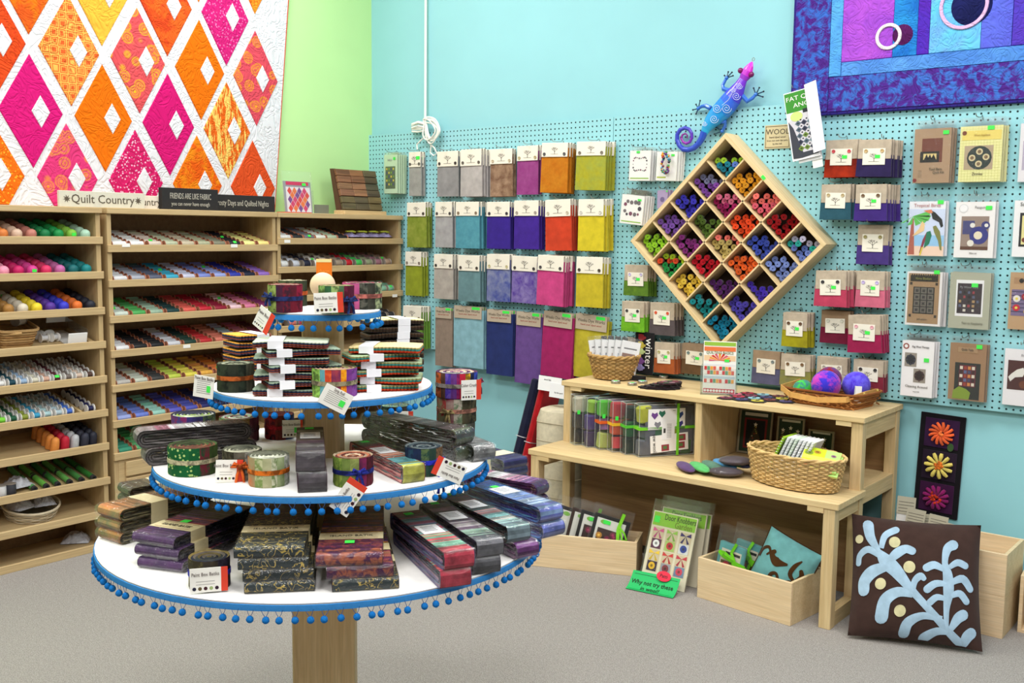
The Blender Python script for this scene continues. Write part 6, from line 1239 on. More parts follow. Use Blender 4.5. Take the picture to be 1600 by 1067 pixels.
# ---------------------------------------------------------------- folded fabric packs
def pack(label, A, Bp, z, w, h, stripes, sides, level=0, band=None, stick=None, wrap=True, over=.0, group='wrapped fabric packs on the tiered stand', pat=SOFT, slip=.0, card=None, rr=.007):
    """A = picture point of the near end, B = of the far end, both on the tier; stripes run along the top from near to far"""
    a = HZ(*A, z); b = HZ(*Bp, z); L = (a-b).length; c = (a+b)/2; rz = math.atan2(a.y-b.y, a.x-b.x); r_ = random.Random(int(A[0]*3+A[1]+level*17))
    dd = (a-b).normalized(); rz += r_.uniform(-.03, .03); pos = Vector((c.x, c.y, z+level*(h+.0012)+.0006))+dd*slip*level
    o = E('fabric_pack', label, 'fabric pack', pos, rz, group); NR = 6; nt = 46; m = MB()
    def outline(k):
        hh = h*(1-k/NR*.92); ll = L*(1-.02)-(h-hh)*1.0; r0 = min(hh*.46, rr); zc = h/2; P = []
        for q in range(nt+1): t = q/nt; P.append((ll/2-r0-(ll-2*r0)*t, zc+hh/2))
        for q in range(1, 6): t = PI*q/6; P.append((-ll/2+r0-r0*math.sin(t), zc+(hh/2-r0)*math.cos(t)+r0*math.cos(t)))
        for q in range(nt+1): t = q/nt; P.append((-ll/2+r0+(ll-2*r0)*t, zc-hh/2))
        for q in range(1, 6): t = PI*q/6; P.append((ll/2-r0+r0*math.sin(t), zc-hh/2*math.cos(t)))
        return P
    O = [outline(k) for k in range(NR+1)]; n = len(O[0]); wob = [[.0011*math.sin(j*.55+k*1.7)+r_.uniform(-.0004, .0004) for j in range(n)] for k in range(NR+1)]
    ys = [w/2-(0 if k == 0 else r_.uniform(0, .004)) for k in range(NR+1)]
    # outer surface with cross stripes
    for j in range(n):
        j2 = (j+1) % n; x = (O[0][j][0]+O[0][j2][0])/2; t = (L/2-x)/L; cc = stripes[min(len(stripes)-1, max(0, int(t*len(stripes)+(r_.uniform(-.9, .9) if j % 2 else 0))))]; kk_ = r_.uniform(.72, 1.15); cc = (mul(cc[0], kk_), mul(cc[1], kk_)) if isinstance(cc[0], tuple) else mul(cc, kk_)
        m.add([(O[0][j][0], -ys[0], O[0][j][1]), (O[0][j2][0], -ys[0], O[0][j2][1]), (O[0][j2][0], ys[0], O[0][j2][1]), (O[0][j][0], ys[0], O[0][j][1])], [(0, 1, 2, 3)], cc[0] if isinstance(cc[0], tuple) else cc, 0, cc[1] if isinstance(cc[0], tuple) else mul(cc, .6))
    # folded edges on both long sides
    for k in range(NR):
        cc = sides[k % len(sides)]
        for s_ in (-1, 1):
            vs = []
            for kk in (k, k+1):
                for j in range(n): vs.append((O[kk][j][0], s_*(ys[k]+(.0012 if kk == k else -.0012)), O[kk][j][1]+(wob[kk][j] if 0 < kk else 0)))
            fs = [((j, (j+1) % n, n+(j+1) % n, n+j) if s_ > 0 else (j, n+j, n+(j+1) % n, (j+1) % n)) for j in range(n)]; m.add(vs, fs, cc, 1)
    for s_ in (-1, 1): m.add([(x, s_*ys[NR-1], zz) for x, zz in O[NR]], [tuple(range(n)) if s_ < 0 else tuple(reversed(range(n)))], mul(sides[0], .6), 1)
    m.build('folded_fabric', [pat, CLOTH], o, sharp=50)
    if band:
        x0, bw, bc, tx = band; x0 = L/2-x0*L; e = .0012; P = [(-w/2-e, -.0002), (-w/2-e, h+e), (w/2+e, h+e), (w/2+e, -.0002)]
        bm = MB(); bm.loft([[(x0-bw/2, y_, zz) for y_, zz in P], [(x0+bw/2, y_, zz) for y_, zz in P]], bc, cap=False); bo = bm.build('paper_band', PRINT, o, sharp=20)
        if tx:
            text(tx, bw*.36, bo, (x0, 0, h+e+.0004), (0, 0, PI/2), BRN, w/bw*.30)
            fr_ = MB()
            for q in (-1, 1): fr_.box(x0+q*bw*.36-.0006, x0+q*bw*.36+.0006, -w*.42, w*.42, h+e, h+e+.0005, (150, 110, 80))
            fr_.build('band_print', PRINT, bo)
    if card:
        x0 = L/2-card*L; cm = MB(); cm.box(x0-.032, x0+.032, -w*.38, w*.38, h+.0006, h+.0014, (232, 232, 234)); [cm.box(x0-.02+.01*q, x0-.017+.01*q, -w*.25, w*.2, h+.0014, h+.0018, (140, 140, 144)) for q in range(4)]; cm.build('label_card', PRINT, o)
    if stick: x0 = L/2-stick*L; MB().box(x0-.009, x0+.009, -.012, .008, h+.0021, h+.0027).build('price_sticker', GREEN, o, rot=(0, 0, 0))
    if wrap:
        wm = MB(); e = .0024; P0 = outline(0); sc_ = 1+2*e/L
        Q = [(x*sc_+(.004 if abs(x) > L*.46 else 0)*math.copysign(1, x), h/2+(zz-h/2)*(1+2.2*e/h)) for x, zz in P0]
        wm.loft([[(x, -w/2-e, max(.0001, zz)) for x, zz in Q], [(x, w/2+e, max(.0001, zz)) for x, zz in Q]], (255, 255, 255)); wm.build('plastic_wrap', WRAP, o, sharp=40)
    return o
def shades(*cs): return list(cs)
# bottom tier, right side
CORAL = [(206, 70, 90), (226, 110, 110), (150, 210, 180), (206, 90, 100), (140, 200, 170), (226, 130, 110), (150, 190, 190), (196, 80, 100), (90, 120, 150), (150, 70, 110), (60, 110, 130), (140, 60, 100), (70, 50, 80), (150, 50, 80)]
GREY = [(110, 110, 116), (70, 66, 76), (150, 180, 160), (120, 100, 120), (196, 190, 190), (90, 80, 96), (150, 150, 156), (60, 56, 70), (130, 90, 110), (80, 76, 84), (70, 40, 60)]
TEAL = [(130, 150, 160), (170, 206, 200), (190, 170, 160), (120, 170, 170), (206, 150, 150), (110, 130, 130), (60, 60, 60), (90, 100, 90), (120, 50, 60), (60, 60, 54), (70, 90, 70)]
BLU = [(110, 120, 200), (150, 180, 226), (196, 216, 236), (120, 150, 214), (160, 190, 230), (90, 120, 200), (60, 120, 190), (40, 90, 170), (50, 60, 140)]
PUR = [(120, 60, 130), (196, 150, 190), (110, 90, 170), (150, 110, 160), (90, 60, 120), (110, 50, 100)]
for lv in range(2): pack(('coral and mint striped fabric pack, lower of two at bottom tier front right', 'coral and mint striped fabric pack with a card, upper of two on the bottom tier')[lv], (716, 919), (633, 846), Z4, .066, .037, CORAL, [(90, 80, 120), (150, 110, 130), (110, 130, 160), (60, 50, 80)], lv, stick=.88 if lv else None, card=.5 if lv else None)
for lv in range(2): pack(('grey and mint striped fabric pack, lower of two beside the coral pair', 'grey and mint striped fabric pack with a card, upper of two beside the coral pair')[lv], (764, 898), (676, 829), Z4, .062, .036, GREY, [(60, 54, 64), (110, 100, 110), (50, 46, 56)], lv, stick=.92 if lv else None, card=.6 if lv else None)
pack('purple striped fabric pack under the teal one at right of bottom tier', (826, 874), (720, 822), Z4, .058, .036, PUR, [(80, 40, 80), (130, 80, 120), (90, 50, 90)], 0, rr=.016)
pack('teal and grey striped fabric pack with a card, resting on the purple one', (810, 874), (700, 815), Z4, .060, .037, TEAL, [(50, 44, 42), (90, 80, 76), (60, 56, 54), (110, 90, 90)], 1, stick=.92, card=.62)
for lv in range(2): pack(('blue batik fabric pack, lower of two overhanging the right of bottom tier', 'blue batik fabric pack with a green sticker, upper of two at the right')[lv], (866, 842), (742, 797), Z4, .070, .038, BLU, [(40, 44, 110), (60, 110, 180), (50, 50, 130), (90, 150, 200), (44, 40, 100)], lv, stick=.72 if lv else None, card=.6 if lv else None, slip=-.004, rr=.016)
for lv in range(2): pack(('plum edged fabric pack behind the blue pair, lower one', 'plum edged pink striped fabric pack behind the blue pair, upper one')[lv], (848, 798), (735, 776), Z4, .064, .037, [(90, 50, 100), (150, 110, 170), (214, 150, 180), (226, 206, 216), (236, 236, 238), (196, 130, 160), (150, 90, 130)], [(90, 40, 80), (120, 60, 110), (70, 34, 70)], lv, rr=.016)
for lv in range(4): pack(f'navy fabric pack with a cream band, {ORD[lv]} from the bottom at the back right', (806, 772), (742, 752), Z4, .085, .024, [(60, 56, 110), (80, 76, 130), (50, 50, 90)], [(44, 40, 80), (60, 56, 100)], lv, band=(.45, .05, (222, 212, 180), None))
# bottom tier, front: two stacks of labelled packs
CREAM = (226, 212, 170)
DKV = [((44, 52, 54), (176, 152, 76)), ((42, 48, 44), (176, 152, 76)), ((38, 42, 50), (180, 156, 84)), ((46, 36, 50), (160, 140, 76)), ((54, 34, 50), (120, 60, 70)), ((44, 30, 44), (80, 40, 60))]
WNV = [((70, 34, 66), (150, 84, 60)), ((80, 34, 70), (150, 70, 70)), ((96, 36, 60), (150, 96, 76)), (200, 130, 40), (90, 50, 120), (110, 34, 54), (150, 80, 40), (90, 30, 50), (70, 30, 60)]
for lv in range(4): pack(f'black and gold vine batik pack, {ORD[lv]} from the bottom of the left banded stack', (441-lv*6, 928), (449, 838), Z4, .136, .0225, DKV, [(40, 44, 44), (90, 84, 60), (36, 40, 40)], lv, band=(.34, .046, CREAM, 'ISLAND BATIK') if lv == 3 else (.34, .046, CREAM, None), pat=VINE)
for lv in range(3): pack(f'wine and purple batik pack, {ORD[lv]} from the bottom of the right banded stack', (568-lv*9, 925), (562-lv*5, 838), Z4, .132, .0245, WNV if lv else DKV, [(60, 30, 50), (120, 60, 60), (50, 28, 44)], lv, band=(.34, .046, CREAM, 'ISLAND BATIK' if lv == 2 else None), pat=BATIK if lv else VINE, stick=.22 if lv == 2 else None)
# bottom tier, left
DPV = [((70, 54, 84), (90, 60, 100)), ((50, 50, 64), (80, 50, 100)), (44, 50, 60), ((60, 50, 80), (170, 80, 50)), ((200, 100, 60), (110, 50, 120)), ((90, 50, 120), (60, 60, 70)), (40, 50, 50), (36, 44, 46), (150, 90, 50), (40, 50, 50)]
OLV = [((120, 110, 80), (190, 120, 70)), ((100, 100, 70), (180, 110, 60)), ((190, 130, 90), (110, 110, 80)), ((170, 120, 80), (100, 90, 60)), ((110, 110, 60), (190, 130, 60)), ((90, 90, 60), (150, 90, 60)), (80, 70, 50)]
for lv in range(3): pack(f'dark purple batik pack with cream band, {ORD[lv]} from the bottom at front left', (246-lv*5, 893-lv*2), (375, 832), Z4, .112, .0235, DPV, [(44, 40, 56), (80, 70, 90), (36, 36, 48)], lv, band=(.27, .048, CREAM, 'ISLAND BATIK' if lv == 2 else None), stick=.38 if lv == 2 else None, rr=.016)
for lv in range(3): pack(f'olive and rust batik pack with cream band, {ORD[lv]} from the bottom at far left', (170, 848), (318, 808), Z4, .090, .0265, OLV, [(80, 74, 56), (120, 110, 80), (60, 56, 44)], lv, band=(.40, .046, CREAM, None), stick=.1 if lv == 1 else None, rr=.016)
for lv in range(3): pack(f'grey brown batik pack with cream band, {ORD[lv]} from the bottom behind the olive ones', (193, 806), (305, 786), Z4, .080, .025, [(100, 94, 74), (116, 108, 84), (84, 80, 64)], [(56, 46, 40), (90, 80, 64)], lv, band=(.52, .05, CREAM, None), stick=.52 if lv == 2 else None, rr=.016)
# third tier
LGR = [(150, 140, 140), (176, 160, 166), (150, 90, 110), (196, 180, 190), (226, 226, 228), (232, 232, 236), (150, 150, 150), (90, 86, 84), (84, 80, 76), (96, 84, 84), (90, 96, 70)]
for lv in range(2): pack(('long charcoal fabric pack, lower of two at the left of the third tier', 'long charcoal fabric pack with pale top, upper of two at left of third tier')[lv], (222-lv*12, 726), (398-lv*8, 708), Z3, .058, .040, LGR, [(58, 52, 52), (90, 84, 84), (50, 46, 48), (110, 104, 104)], lv, rr=.016)
for lv in range(2): pack(('plum and silver wrapped pack end-on, lower of two at the front of third tier', 'plum and silver wrapped pack end-on, upper of two at front of third tier')[lv], (487, 771), (484, 722), Z3, .058, .042, [(90, 84, 90), (120, 116, 116), (90, 70, 84), (110, 110, 80), (150, 150, 140), (96, 90, 84)], [(80, 40, 60), (110, 104, 104), (60, 40, 54)], lv, card=.62 if lv else None, stick=.88 if lv else None)
pack('red and aqua striped pack with a chevron end on the third tier', (650, 755), (560, 713), Z3, .052, .040, [(206, 206, 90), (110, 190, 200), (130, 200, 200), (214, 110, 80), (226, 200, 180), (200, 80, 70), (190, 60, 70), (110, 40, 60), (90, 90, 50), (120, 140, 60)], [(150, 60, 70), (206, 130, 120), (90, 130, 130), (170, 90, 90)], 0, card=.55, stick=.88)
for lv in range(2): pack(('long charcoal fabric pack, lower of two at the right of the third tier', 'long charcoal fabric pack with glossy wrap, upper of two at right of third tier')[lv], (726, 722), (580, 688), Z3, .060, .038, LGR[::-1], [(50, 56, 52), (80, 84, 80), (44, 46, 46), (100, 104, 100)], lv, rr=.016)
pack('short grey wrapped pack jutting over the right edge of third tier', (757, 722), (705, 700), Z3, .058, .040, [(150, 150, 150), (120, 124, 120)], [(84, 92, 86), (110, 116, 110), (70, 76, 72)], 0, rr=.016)
# ---------------------------------------------------------------- pinked square bundles on the second tier
def bundle(label, A, w, L, z, lv, cols, top, h=.0165, rz=0., band=.3, group='pinked fabric bundles on the second tier', dx=0.):
    a = HZ(*A, z); d, rt = axes(a); c = a-d*(L/2)+rt*dx; r_ = random.Random(int(A[0])*31+lv*7); yaw = math.atan2(rt.y, rt.x)+rz+r_.uniform(-.10, .10)
    o = E('fabric_bundle', label, 'fabric bundle', (c.x, c.y, z+.0006+lv*(h+.0013)), yaw, group); nl = len(cols); m = MB(); nz_ = int(w/.0042)//2*2
    ph, am = r_.uniform(0, 6), r_.uniform(.0012, .0022)
    def zw(x): return am*(math.sin(x*32+ph)+1)
    for k in range(nl):
        z0, z1 = h*.78*k/nl, h*.78*(k+.88)/nl; off = (k % 2)*.5; P = []; dw = r_.uniform(-.001, .001)
        for q in range(nz_+1): P.append((-w/2+w*q/nz_, -L/2+dw-(.0055 if (q % 2) else 0)))
        for q in range(1, 11): P.append((w/2+(.0028 if q % 2 else 0), -L/2+L*q/11))
        for q in range(nz_, -1, -4): P.append((-w/2+w*q/nz_, L/2))
        for q in range(10, 0, -1): P.append((-w/2-(.0028 if q % 2 else 0), -L/2+L*q/11))
        m.loft([[(x, y, z0+zw(x)) for x, y in P], [(x, y, z1+zw(x)) for x, y in P]], top if k == nl-1 else cols[k])
    m.build('pinked_squares', CLOTH, o, sharp=30)
    bx = -w/2+w*band; bw = .034; e = .0008; Q = [(-L/2-.0075, -.0002), (-L/2-.0075, h*.80+2*am+e), (L/2+.001, h*.80+2*am+e), (L/2+.001, -.0002)]
    bm = MB(); bm.loft([[(bx-bw/2, y, zz) for y, zz in Q], [(bx+bw/2, y, zz) for y, zz in Q]], (236, 236, 240), cap=False); bm.build('paper_band', PRINT, o, sharp=20); return o
NV = [(160, 74, 50), (44, 52, 78), (150, 70, 46), (36, 44, 66), (54, 60, 84), (40, 46, 50)]; TR = [(190, 56, 30), (206, 84, 40), (40, 130, 124), (70, 150, 140), (190, 160, 90), (90, 110, 56)]; BKB = [(40, 34, 34), (70, 54, 40), (50, 44, 40), (90, 64, 44), (36, 32, 34)]
for lv in range(7): bundle(f'navy and rust pinked fabric bundle, {ORD[lv]} from the bottom of the left stack', (462, 619), .160, .105, Z2, lv, NV, (190, 200, 180) if lv == 6 else (150, 170, 150), rz=-.05+(.25 if lv % 2 else -.05), band=.22 if lv % 2 else .30, dx=.012*(1 if lv % 2 else -.6))
for lv in range(6): bundle(f'teal and red pinked fabric bundle, {ORD[lv]} from the bottom of the right stack', (598, 612), .160, .100, Z2, lv, TR, (226, 206, 150) if lv == 5 else (170, 190, 150), rz=.12+(-.25 if lv % 2 else .12), band=.25 if lv % 2 else .34, dx=.010*(1 if lv % 2 else -.6))
for lv in range(8): bundle(f'black and brown pinked fabric bundle, {ORD[lv]} from the bottom behind the right stack', (612, 583), .150, .085, Z2, lv, BKB, (220, 214, 160) if lv == 7 else (90, 80, 70), rz=.35, band=.62)
for lv in range(6): bundle(f'navy bundle with orange top, {ORD[lv]} from the bottom behind the camouflage roll', (385, 588), .085, .09, Z2, lv, NV[1:], (240, 170, 70), rz=.45, band=.75)
# ================================================================ ON THE FLOOR AND LOW ON THE WALL
def openbox(label, loc, rz, L, D, H, t=.012):
    """pale pine box without a lid; origin at the front left bottom corner"""
    o = E('wooden_box', label, 'box', loc, rz); MB().box(0, L, 0, t, 0, H, b=.001).build('front_board', BOXW, o); MB().box(0, L, D-t, D, 0, H, b=.001).build('back_board', BOXW, o)
    MB().box(0, t, t, D-t, 0, H).build('end_board', BIRCH, o); MB().box(L-t, L, t, D-t, 0, H).build('end_board', BIRCH, o); MB().box(t, L-t, t, D-t, .002, .010).build('bottom_board', BIRCH, o); return o
def local(loc, rz, v): return Vector(loc)+Matrix.Rotation(rz, 3, 'Z') @ Vector(v)
LIMER = (120, 196, 50)
def ribbon(par, pts, w, c, name='ribbon'):
    m = MB(); P = [Vector(p) for p in pts]
    for i in range(len(P)-1):
        d = (P[i+1]-P[i]).normalized(); n_ = d.cross(Vector((0, -1, 0))); n_ = n_.normalized()*w/2 if n_.length > 1e-5 else Vector((w/2, 0, 0)); y = Vector((0, .0007, 0))
        m.add([P[i]-n_-y, P[i]+n_-y, P[i+1]+n_-y, P[i+1]-n_-y, P[i]-n_+y, P[i]+n_+y, P[i+1]+n_+y, P[i+1]-n_+y], [(0, 1, 2, 3), (7, 6, 5, 4), (0, 3, 7, 4), (1, 5, 6, 2)], vary(c, .12))
    m.build(name, CLOTH, par, smooth=False)
# left box with flower kits
A1, Q1 = (1.872, -.838, .0005), .40; openbox('pale wooden box holding dark flower kits under the left of the bench', A1, Q1, .455, .165, .145)
for k, (dx, dy, col, art) in enumerate([(.12, .110, (40, 34, 34), 0), (.19, .085, (60, 40, 34), 0), (.235, .060, (30, 30, 32), 1), (.30, .035, (26, 26, 28), 2)]):
    o = E('flower_kit', ['bagged kit with dark wool at the left in the low wooden box', 'bagged kit with brown edge, second from left in the low wooden box', 'bagged kit with white card, third in the low wooden box', 'bagged floral kit with a lime ribbon at the right in the low wooden box'][k], 'kit', local(A1, Q1, (dx, dy, .034)), group='bagged kits in the low wooden box', rot=(-.06, .22, Q1)); w, h = .155, .20
    MB().box(-w/2, w/2, 0, .012, 0, h, col, b=.003).build('wool_fold', FELT, o)
    m = MB(); m.box(-w*.4, w*.4, -.0012, 0, h*.05, h*.93, (226, 226, 220)); m.prism(disc(-w*.2, h*.86, .016, 12, .6), -.0012, -.0018, 'y', (130, 190, 80))
    if art:
        m.box(-w*.33, w*.33, -.0018, -.0012, h*.08, h*.72, (60, 40, 40)); r_ = random.Random(k)
        for q in range(16): x_, z_ = r_.uniform(-.28, .28)*w, h*r_.uniform(.12, .68); c = r_.choice([(190, 80, 60), (60, 70, 150), (196, 140, 60), (120, 40, 70), (90, 110, 60)]); m.prism(disc(x_, z_, .014, 9), -.0018, -.0022-.00005*q, 'y', c); m.prism(disc(x_, z_, .006, 7), -.0018, -.0032, 'y', mul(c, 1.5))
    m.build('card', PRINT, o); MB().box(-w*.56, w*.56, -.004, .015, -.002, h*1.22).build('clear_bag', CLEAR, o)
    if k in (1, 3): ribbon(o, [(w*.28, -.0052, h*1.15), (w*.22, -.006, h*.8), (w*.3, -.006, h*.5), (w*.36, -.0055, h*.05)], .014, LIMER); ribbon(o, [(w*.25, -.0058, h*.85), (w*.42, -.008, h*.75), (w*.52, -.008, h*.62), (w*.40, -.008, h*.60), (w*.28, -.006, h*.8)], .007, LIMER)
    if k in (2, 3): MB().box(-w*.22, -w*.02, -.0046, -.0040, h*.83, h*.91).build('price_sticker', GREEN, o)
# Door Knobbers packets leaning against the panel
def knob(label, x, y, w, h, lean, rz, front):
    o = E('knobber_packet', label, 'pattern', (x, y, .002), group='Door Knobbers Garden packets', rot=(-lean, 0, rz)); hp = h*.86; m = MB(); m.box(-w/2, w/2, 0, .006, 0, hp, (222, 214, 190)); m.box(-w*.48, w*.48, -.0006, 0, hp*.80, hp*.985, (140, 196, 60))
    if front:
        BW = [(214, 90, 150), (150, 200, 80), (60, 40, 110), (236, 200, 60), (206, 50, 60), (196, 40, 70)]; DW = [(236, 236, 236), (190, 40, 50), (40, 60, 150), (226, 180, 40), (130, 40, 60), (206, 60, 90)]; GW = [(90, 30, 70), (170, 196, 110), (214, 214, 214), (50, 24, 60), (150, 150, 160), (110, 130, 160)]
        for i in range(6):
            cx, cz = w*(-.31+.31*(i % 3)), hp*(.63-.31*(i // 3)); m.box(cx-w*.13, cx+w*.13, -.0005, 0, cz-hp*.15, cz+hp*.145, (206, 190, 160)); m.box(cx-w*.11, cx+w*.11, -.0011, -.0005, cz-hp*.145, cz-hp*.01, GW[i]); m.prism(disc(cx, cz-hp*.075, w*.075, 12), -.0011, -.0017, 'y', DW[i]); m.prism(disc(cx, cz-hp*.075, w*.03, 8), -.0017, -.0022, 'y', mul(DW[i], .6))
            for s_ in (-1, 1): m.prism([(cx, cz+hp*.10), (cx+s_*w*.11, cz+hp*.145), (cx+s_*w*.12, cz+hp*.09)], -.0005, -.0014, 'y', BW[i]); m.prism([(cx, cz+hp*.10), (cx+s_*w*.10, cz+hp*.005), (cx+s_*w*.05, cz-hp*.005)], -.0005, -.0013, 'y', mul(BW[i], .85))
    m.build('cover', PRINT, o)
    if front: text('Door Knobbers', .034, o, (.026, -.0012, hp*.93), mat=INK, sx=.66); text('Garden', .034, o, (w*.22, -.0012, hp*.845), mat=M('olive_ink', (110, 120, 40), .8), sx=.78)
    else: text('Door Knobbers', .030, o, (.012, -.0012, hp*.93), mat=INK, sx=.7)
    MB().box(-w*.45, -w*.33, -.0018, -.0012, hp*.84, hp*.93).build('price_sticker', GREEN, o); MB().box(-w*.53, w*.53, -.0028, .008, -.001, h).build('clear_bag', CLEAR, o); return o
knob('front bagged Door Knobbers Garden pattern leaning under the bench', 2.437, -.70, .205, .345, .35, 0., True); knob('taller bagged Door Knobbers Garden pattern standing behind the front one', 2.452, -.625, .205, .345, .26, .02, False); knob('hindmost bagged Door Knobbers Garden pattern under the bench', 2.463, -.60, .205, .34, .24, .03, False)
# green paper sign curling on the floor
gs = E('paper_sign', 'green paper sign asking Why not try these in wool, on the floor', 'sign', (2.432, -.748, .0008), .12); m = MB(); N = 10; w = .205; GP = []
for i in range(N+1): t = i/N; GP.append((-.055+.075*t, .003+.055*t**1.8))
for s_ in (0, 1):
    pass
vs = [(-w/2, y_, z_) for y_, z_ in GP]+[(w/2, y_, z_) for y_, z_ in GP]; vs += [(x_, y_+.0006, z_-.0009) for x_, y_, z_ in vs]; n1 = N+1; fs = []
for i in range(N): fs.append((i, n1+i, n1+i+1, i+1)); fs.append((2*n1+i, 2*n1+i+1, 3*n1+i+1, 3*n1+i))
fs += [(0, 2*n1, 3*n1, n1), (N, n1+N, 3*n1+N, 2*n1+N)]
m.add(vs, fs, (34, 176, 96)); m.build('paper', PRINT, gs); bl = MB()
for x0, x1, a, b in ((-.094, .094, .10, .115), (-.094, .094, .885, .90)):
    def at_(t): k = -.055+.075*t; return (k, .003+.055*t**1.8+.0007)
    (y0, z0), (y1, z1) = at_(a), at_(b); bl.add([(x0, y0, z0), (x1, y0, z0), (x1, y1, z1), (x0, y1, z1)], [(0, 1, 2, 3)], (20, 60, 40))
bl.build('drawn_border', PRINT, gs); text('Why not try these', .028, gs, (-.004, -.0135, .0250), (.70, 0, 0), INK, .86); text('in wool?', .028, gs, (-.004, -.037, .0093), (.40, 0, 0), INK, .86)
ov = MB(); ov.prism(disc(0, 0, .030, 20, .72), 0, .001, 'z', (214, 40, 66)); oo = ov.build('red_oval', PRINT, gs, (.035, .011, .0585), (.90, .1, .1)); text('Patti', .020, oo, (0, 0, .0015), (0, 0, 0), INK, .9)
# right box with pillow and ribboned packets
A2, Q2 = (2.602, -.707, .0005), -.115; openbox('pale wooden box with a bird pillow and ribboned kits beside the bench leg', A2, Q2, .412, .245, .162)
for k, (dx, dy) in enumerate(((.082, .055), (.112, .125))):
    o = E('ribbon_kit', ('bagged aqua felt kit with lime bow at the left of the right wooden box', 'bagged aqua felt kit with lime bow behind, in the right wooden box')[k], 'kit', local(A2, Q2, (dx, dy, .012)), group='lime bowed kits in the right wooden box', rot=(-.10, .12, Q2+.05)); w, h = .115, .20
    MB().box(-w/2, w/2, 0, .022, 0, h*1.05, (104, 180, 186), b=.006).build('felt_fold', FELT, o); m = MB(); m.box(-w*.36, w*.40, -.0012, 0, h*.3, h*.93, (222, 214, 196)); m.box(-w*.32, w*.36, -.0018, -.0012, h*.42, h*.7, (96, 80, 50)); m.prism(disc(-w*.1, h*.6, .018, 10), -.0018, -.0022, 'y', (190, 40, 70)); m.prism(disc(w*.15, h*.52, .015, 9), -.0018, -.0022, 'y', (110, 120, 50)); m.box(-w*.2, w*.36, -.002, -.0012, h*.84, h*.89, (40, 40, 40)); m.build('card', PRINT, o)
    MB().box(-w*.58, w*.58, -.004, .027, -.002, h*1.38).build('clear_bag', CLEAR, o)
    for q, pts in enumerate([[(.02, -.006, h*1.1), (.005, -.008, h*.9), (.03, -.010, h*.72), (.02, -.012, h*.55)], [(.02, -.010, h*.74), (-.03, -.014, h*.80), (-.045, -.014, h*.86), (-.02, -.012, h*.86), (.02, -.010, h*.76)], [(.02, -.012, h*.74), (.05, -.016, h*.66), (.055, -.020, h*.5), (.035, -.022, h*.36), (.015, -.024, h*.28)], [(.02, -.012, h*.74), (.075, -.014, h*.72), (.08, -.014, h*.60), (.03, -.012, h*.70)]]): ribbon(o, pts, .012 if q != 2 else .020, (112, 200, 40))
def pillow(T, n, a, b, pw, corner=1.):
    """front surface of a cushion, a and b in 0..1 (b downwards)"""
    s, t = 2*a-1, 2*b-1; e = max(0, (1-abs(s)**2.6)*(1-abs(t)**2.6)); y = -T*e**.62; pin = 1-.045*(1-abs(s)**2)*abs(t)**3; pin2 = 1-.045*(1-abs(t)**2)*abs(s)**3
    return Vector((pw/2*s*pin2, y, pw*(1-b) if False else pw/2-pw/2*t*pin))
def pillow_mesh(T, pw, col, n=22):
    m = MB(); vs = []; K = (n+1)**2; fs = []
    for s_ in (1, -1):
        for j in range(n+1):
            for i in range(n+1): p = pillow(T, n, i/n, j/n, pw); vs.append((p.x, p.y*s_, p.z))
    for j in range(n):
        for i in range(n): q = j*(n+1)+i; fs.append((q, q+n+1, q+n+2, q+1)); q += K; fs.append((q, q+1, q+n+2, q+n+1))
    m.add(vs, fs, col); return m
def stroke(pts, T, pw, col, par, name, tr, mat=FELT, th=.003, edge=None):
    """rounded tapering applique strip; pts = (x, y, width) in the drawing's own units, tr maps to cushion a, b"""
    P = []
    for i in range(len(pts)-1):
        p0 = pts[max(0, i-1)]; p1 = pts[i]; p2 = pts[i+1]; p3 = pts[min(len(pts)-1, i+2)]
        for t in [k/5 for k in range(5)]: P.append(tuple(.5*((2*p1[q])+(p2[q]-p0[q])*t+(2*p0[q]-5*p1[q]+4*p2[q]-p3[q])*t*t+(3*p1[q]-p0[q]-3*p2[q]+p3[q])*t**3) for q in range(3)))
    P.append(pts[-1]); Lp, Rp = [], []
    for i, (x, y, w) in enumerate(P):
        a = P[min(i+1, len(P)-1)]; b = P[max(i-1, 0)]; dx, dy = a[0]-b[0], a[1]-b[1]; l = math.hypot(dx, dy) or 1; nx, ny = -dy/l*w/2, dx/l*w/2; Lp.append((x+nx, y+ny)); Rp.append((x-nx, y-ny))
    x, y, w = P[-1]; a = P[-2]; an = math.atan2(y-a[1], x-a[0]); tip = [(x+w/2*math.cos(an+t), y+w/2*math.sin(an+t)) for t in [PI/2*q/3 for q in (2, 1)]]; tip2 = [(x+w/2*math.cos(an-t), y+w/2*math.sin(an-t)) for t in [PI/2*q/3 for q in (2, 1)]]
    Lp += tip; Rp += tip2; Lp.append((x+w/2*math.cos(an),)*1+(y+w/2*math.sin(an),)); Rp.append(Lp[-1]); n = len(Lp); m = MB(); vs = []
    def S_(q, off): p = pillow(T, 0, *tr(*q), pw); return (p.x, p.y-off, p.z)
    for i in range(n): l_, r_ = Lp[i], Rp[i]; md = ((l_[0]+r_[0])/2, (l_[1]+r_[1])/2); vs += [S_(l_, -.001), S_(l_, th*.8), S_(md, th*1.15), S_(r_, th*.8), S_(r_, -.001)]
    fs = []
    for i in range(n-1):
        for j in range(4): q = i*5+j; fs.append((q, q+1, q+6, q+5))
    m.add(vs, fs, col); m.build(name, mat, par)
p_ = E('bird_pillow', 'small aqua pillow with brown bird and scrolls in the wooden box', 'pillow', local(A2, Q2, (.262, .125, .062)), rot=(-.12, .36, Q2+.15)); PW = .225
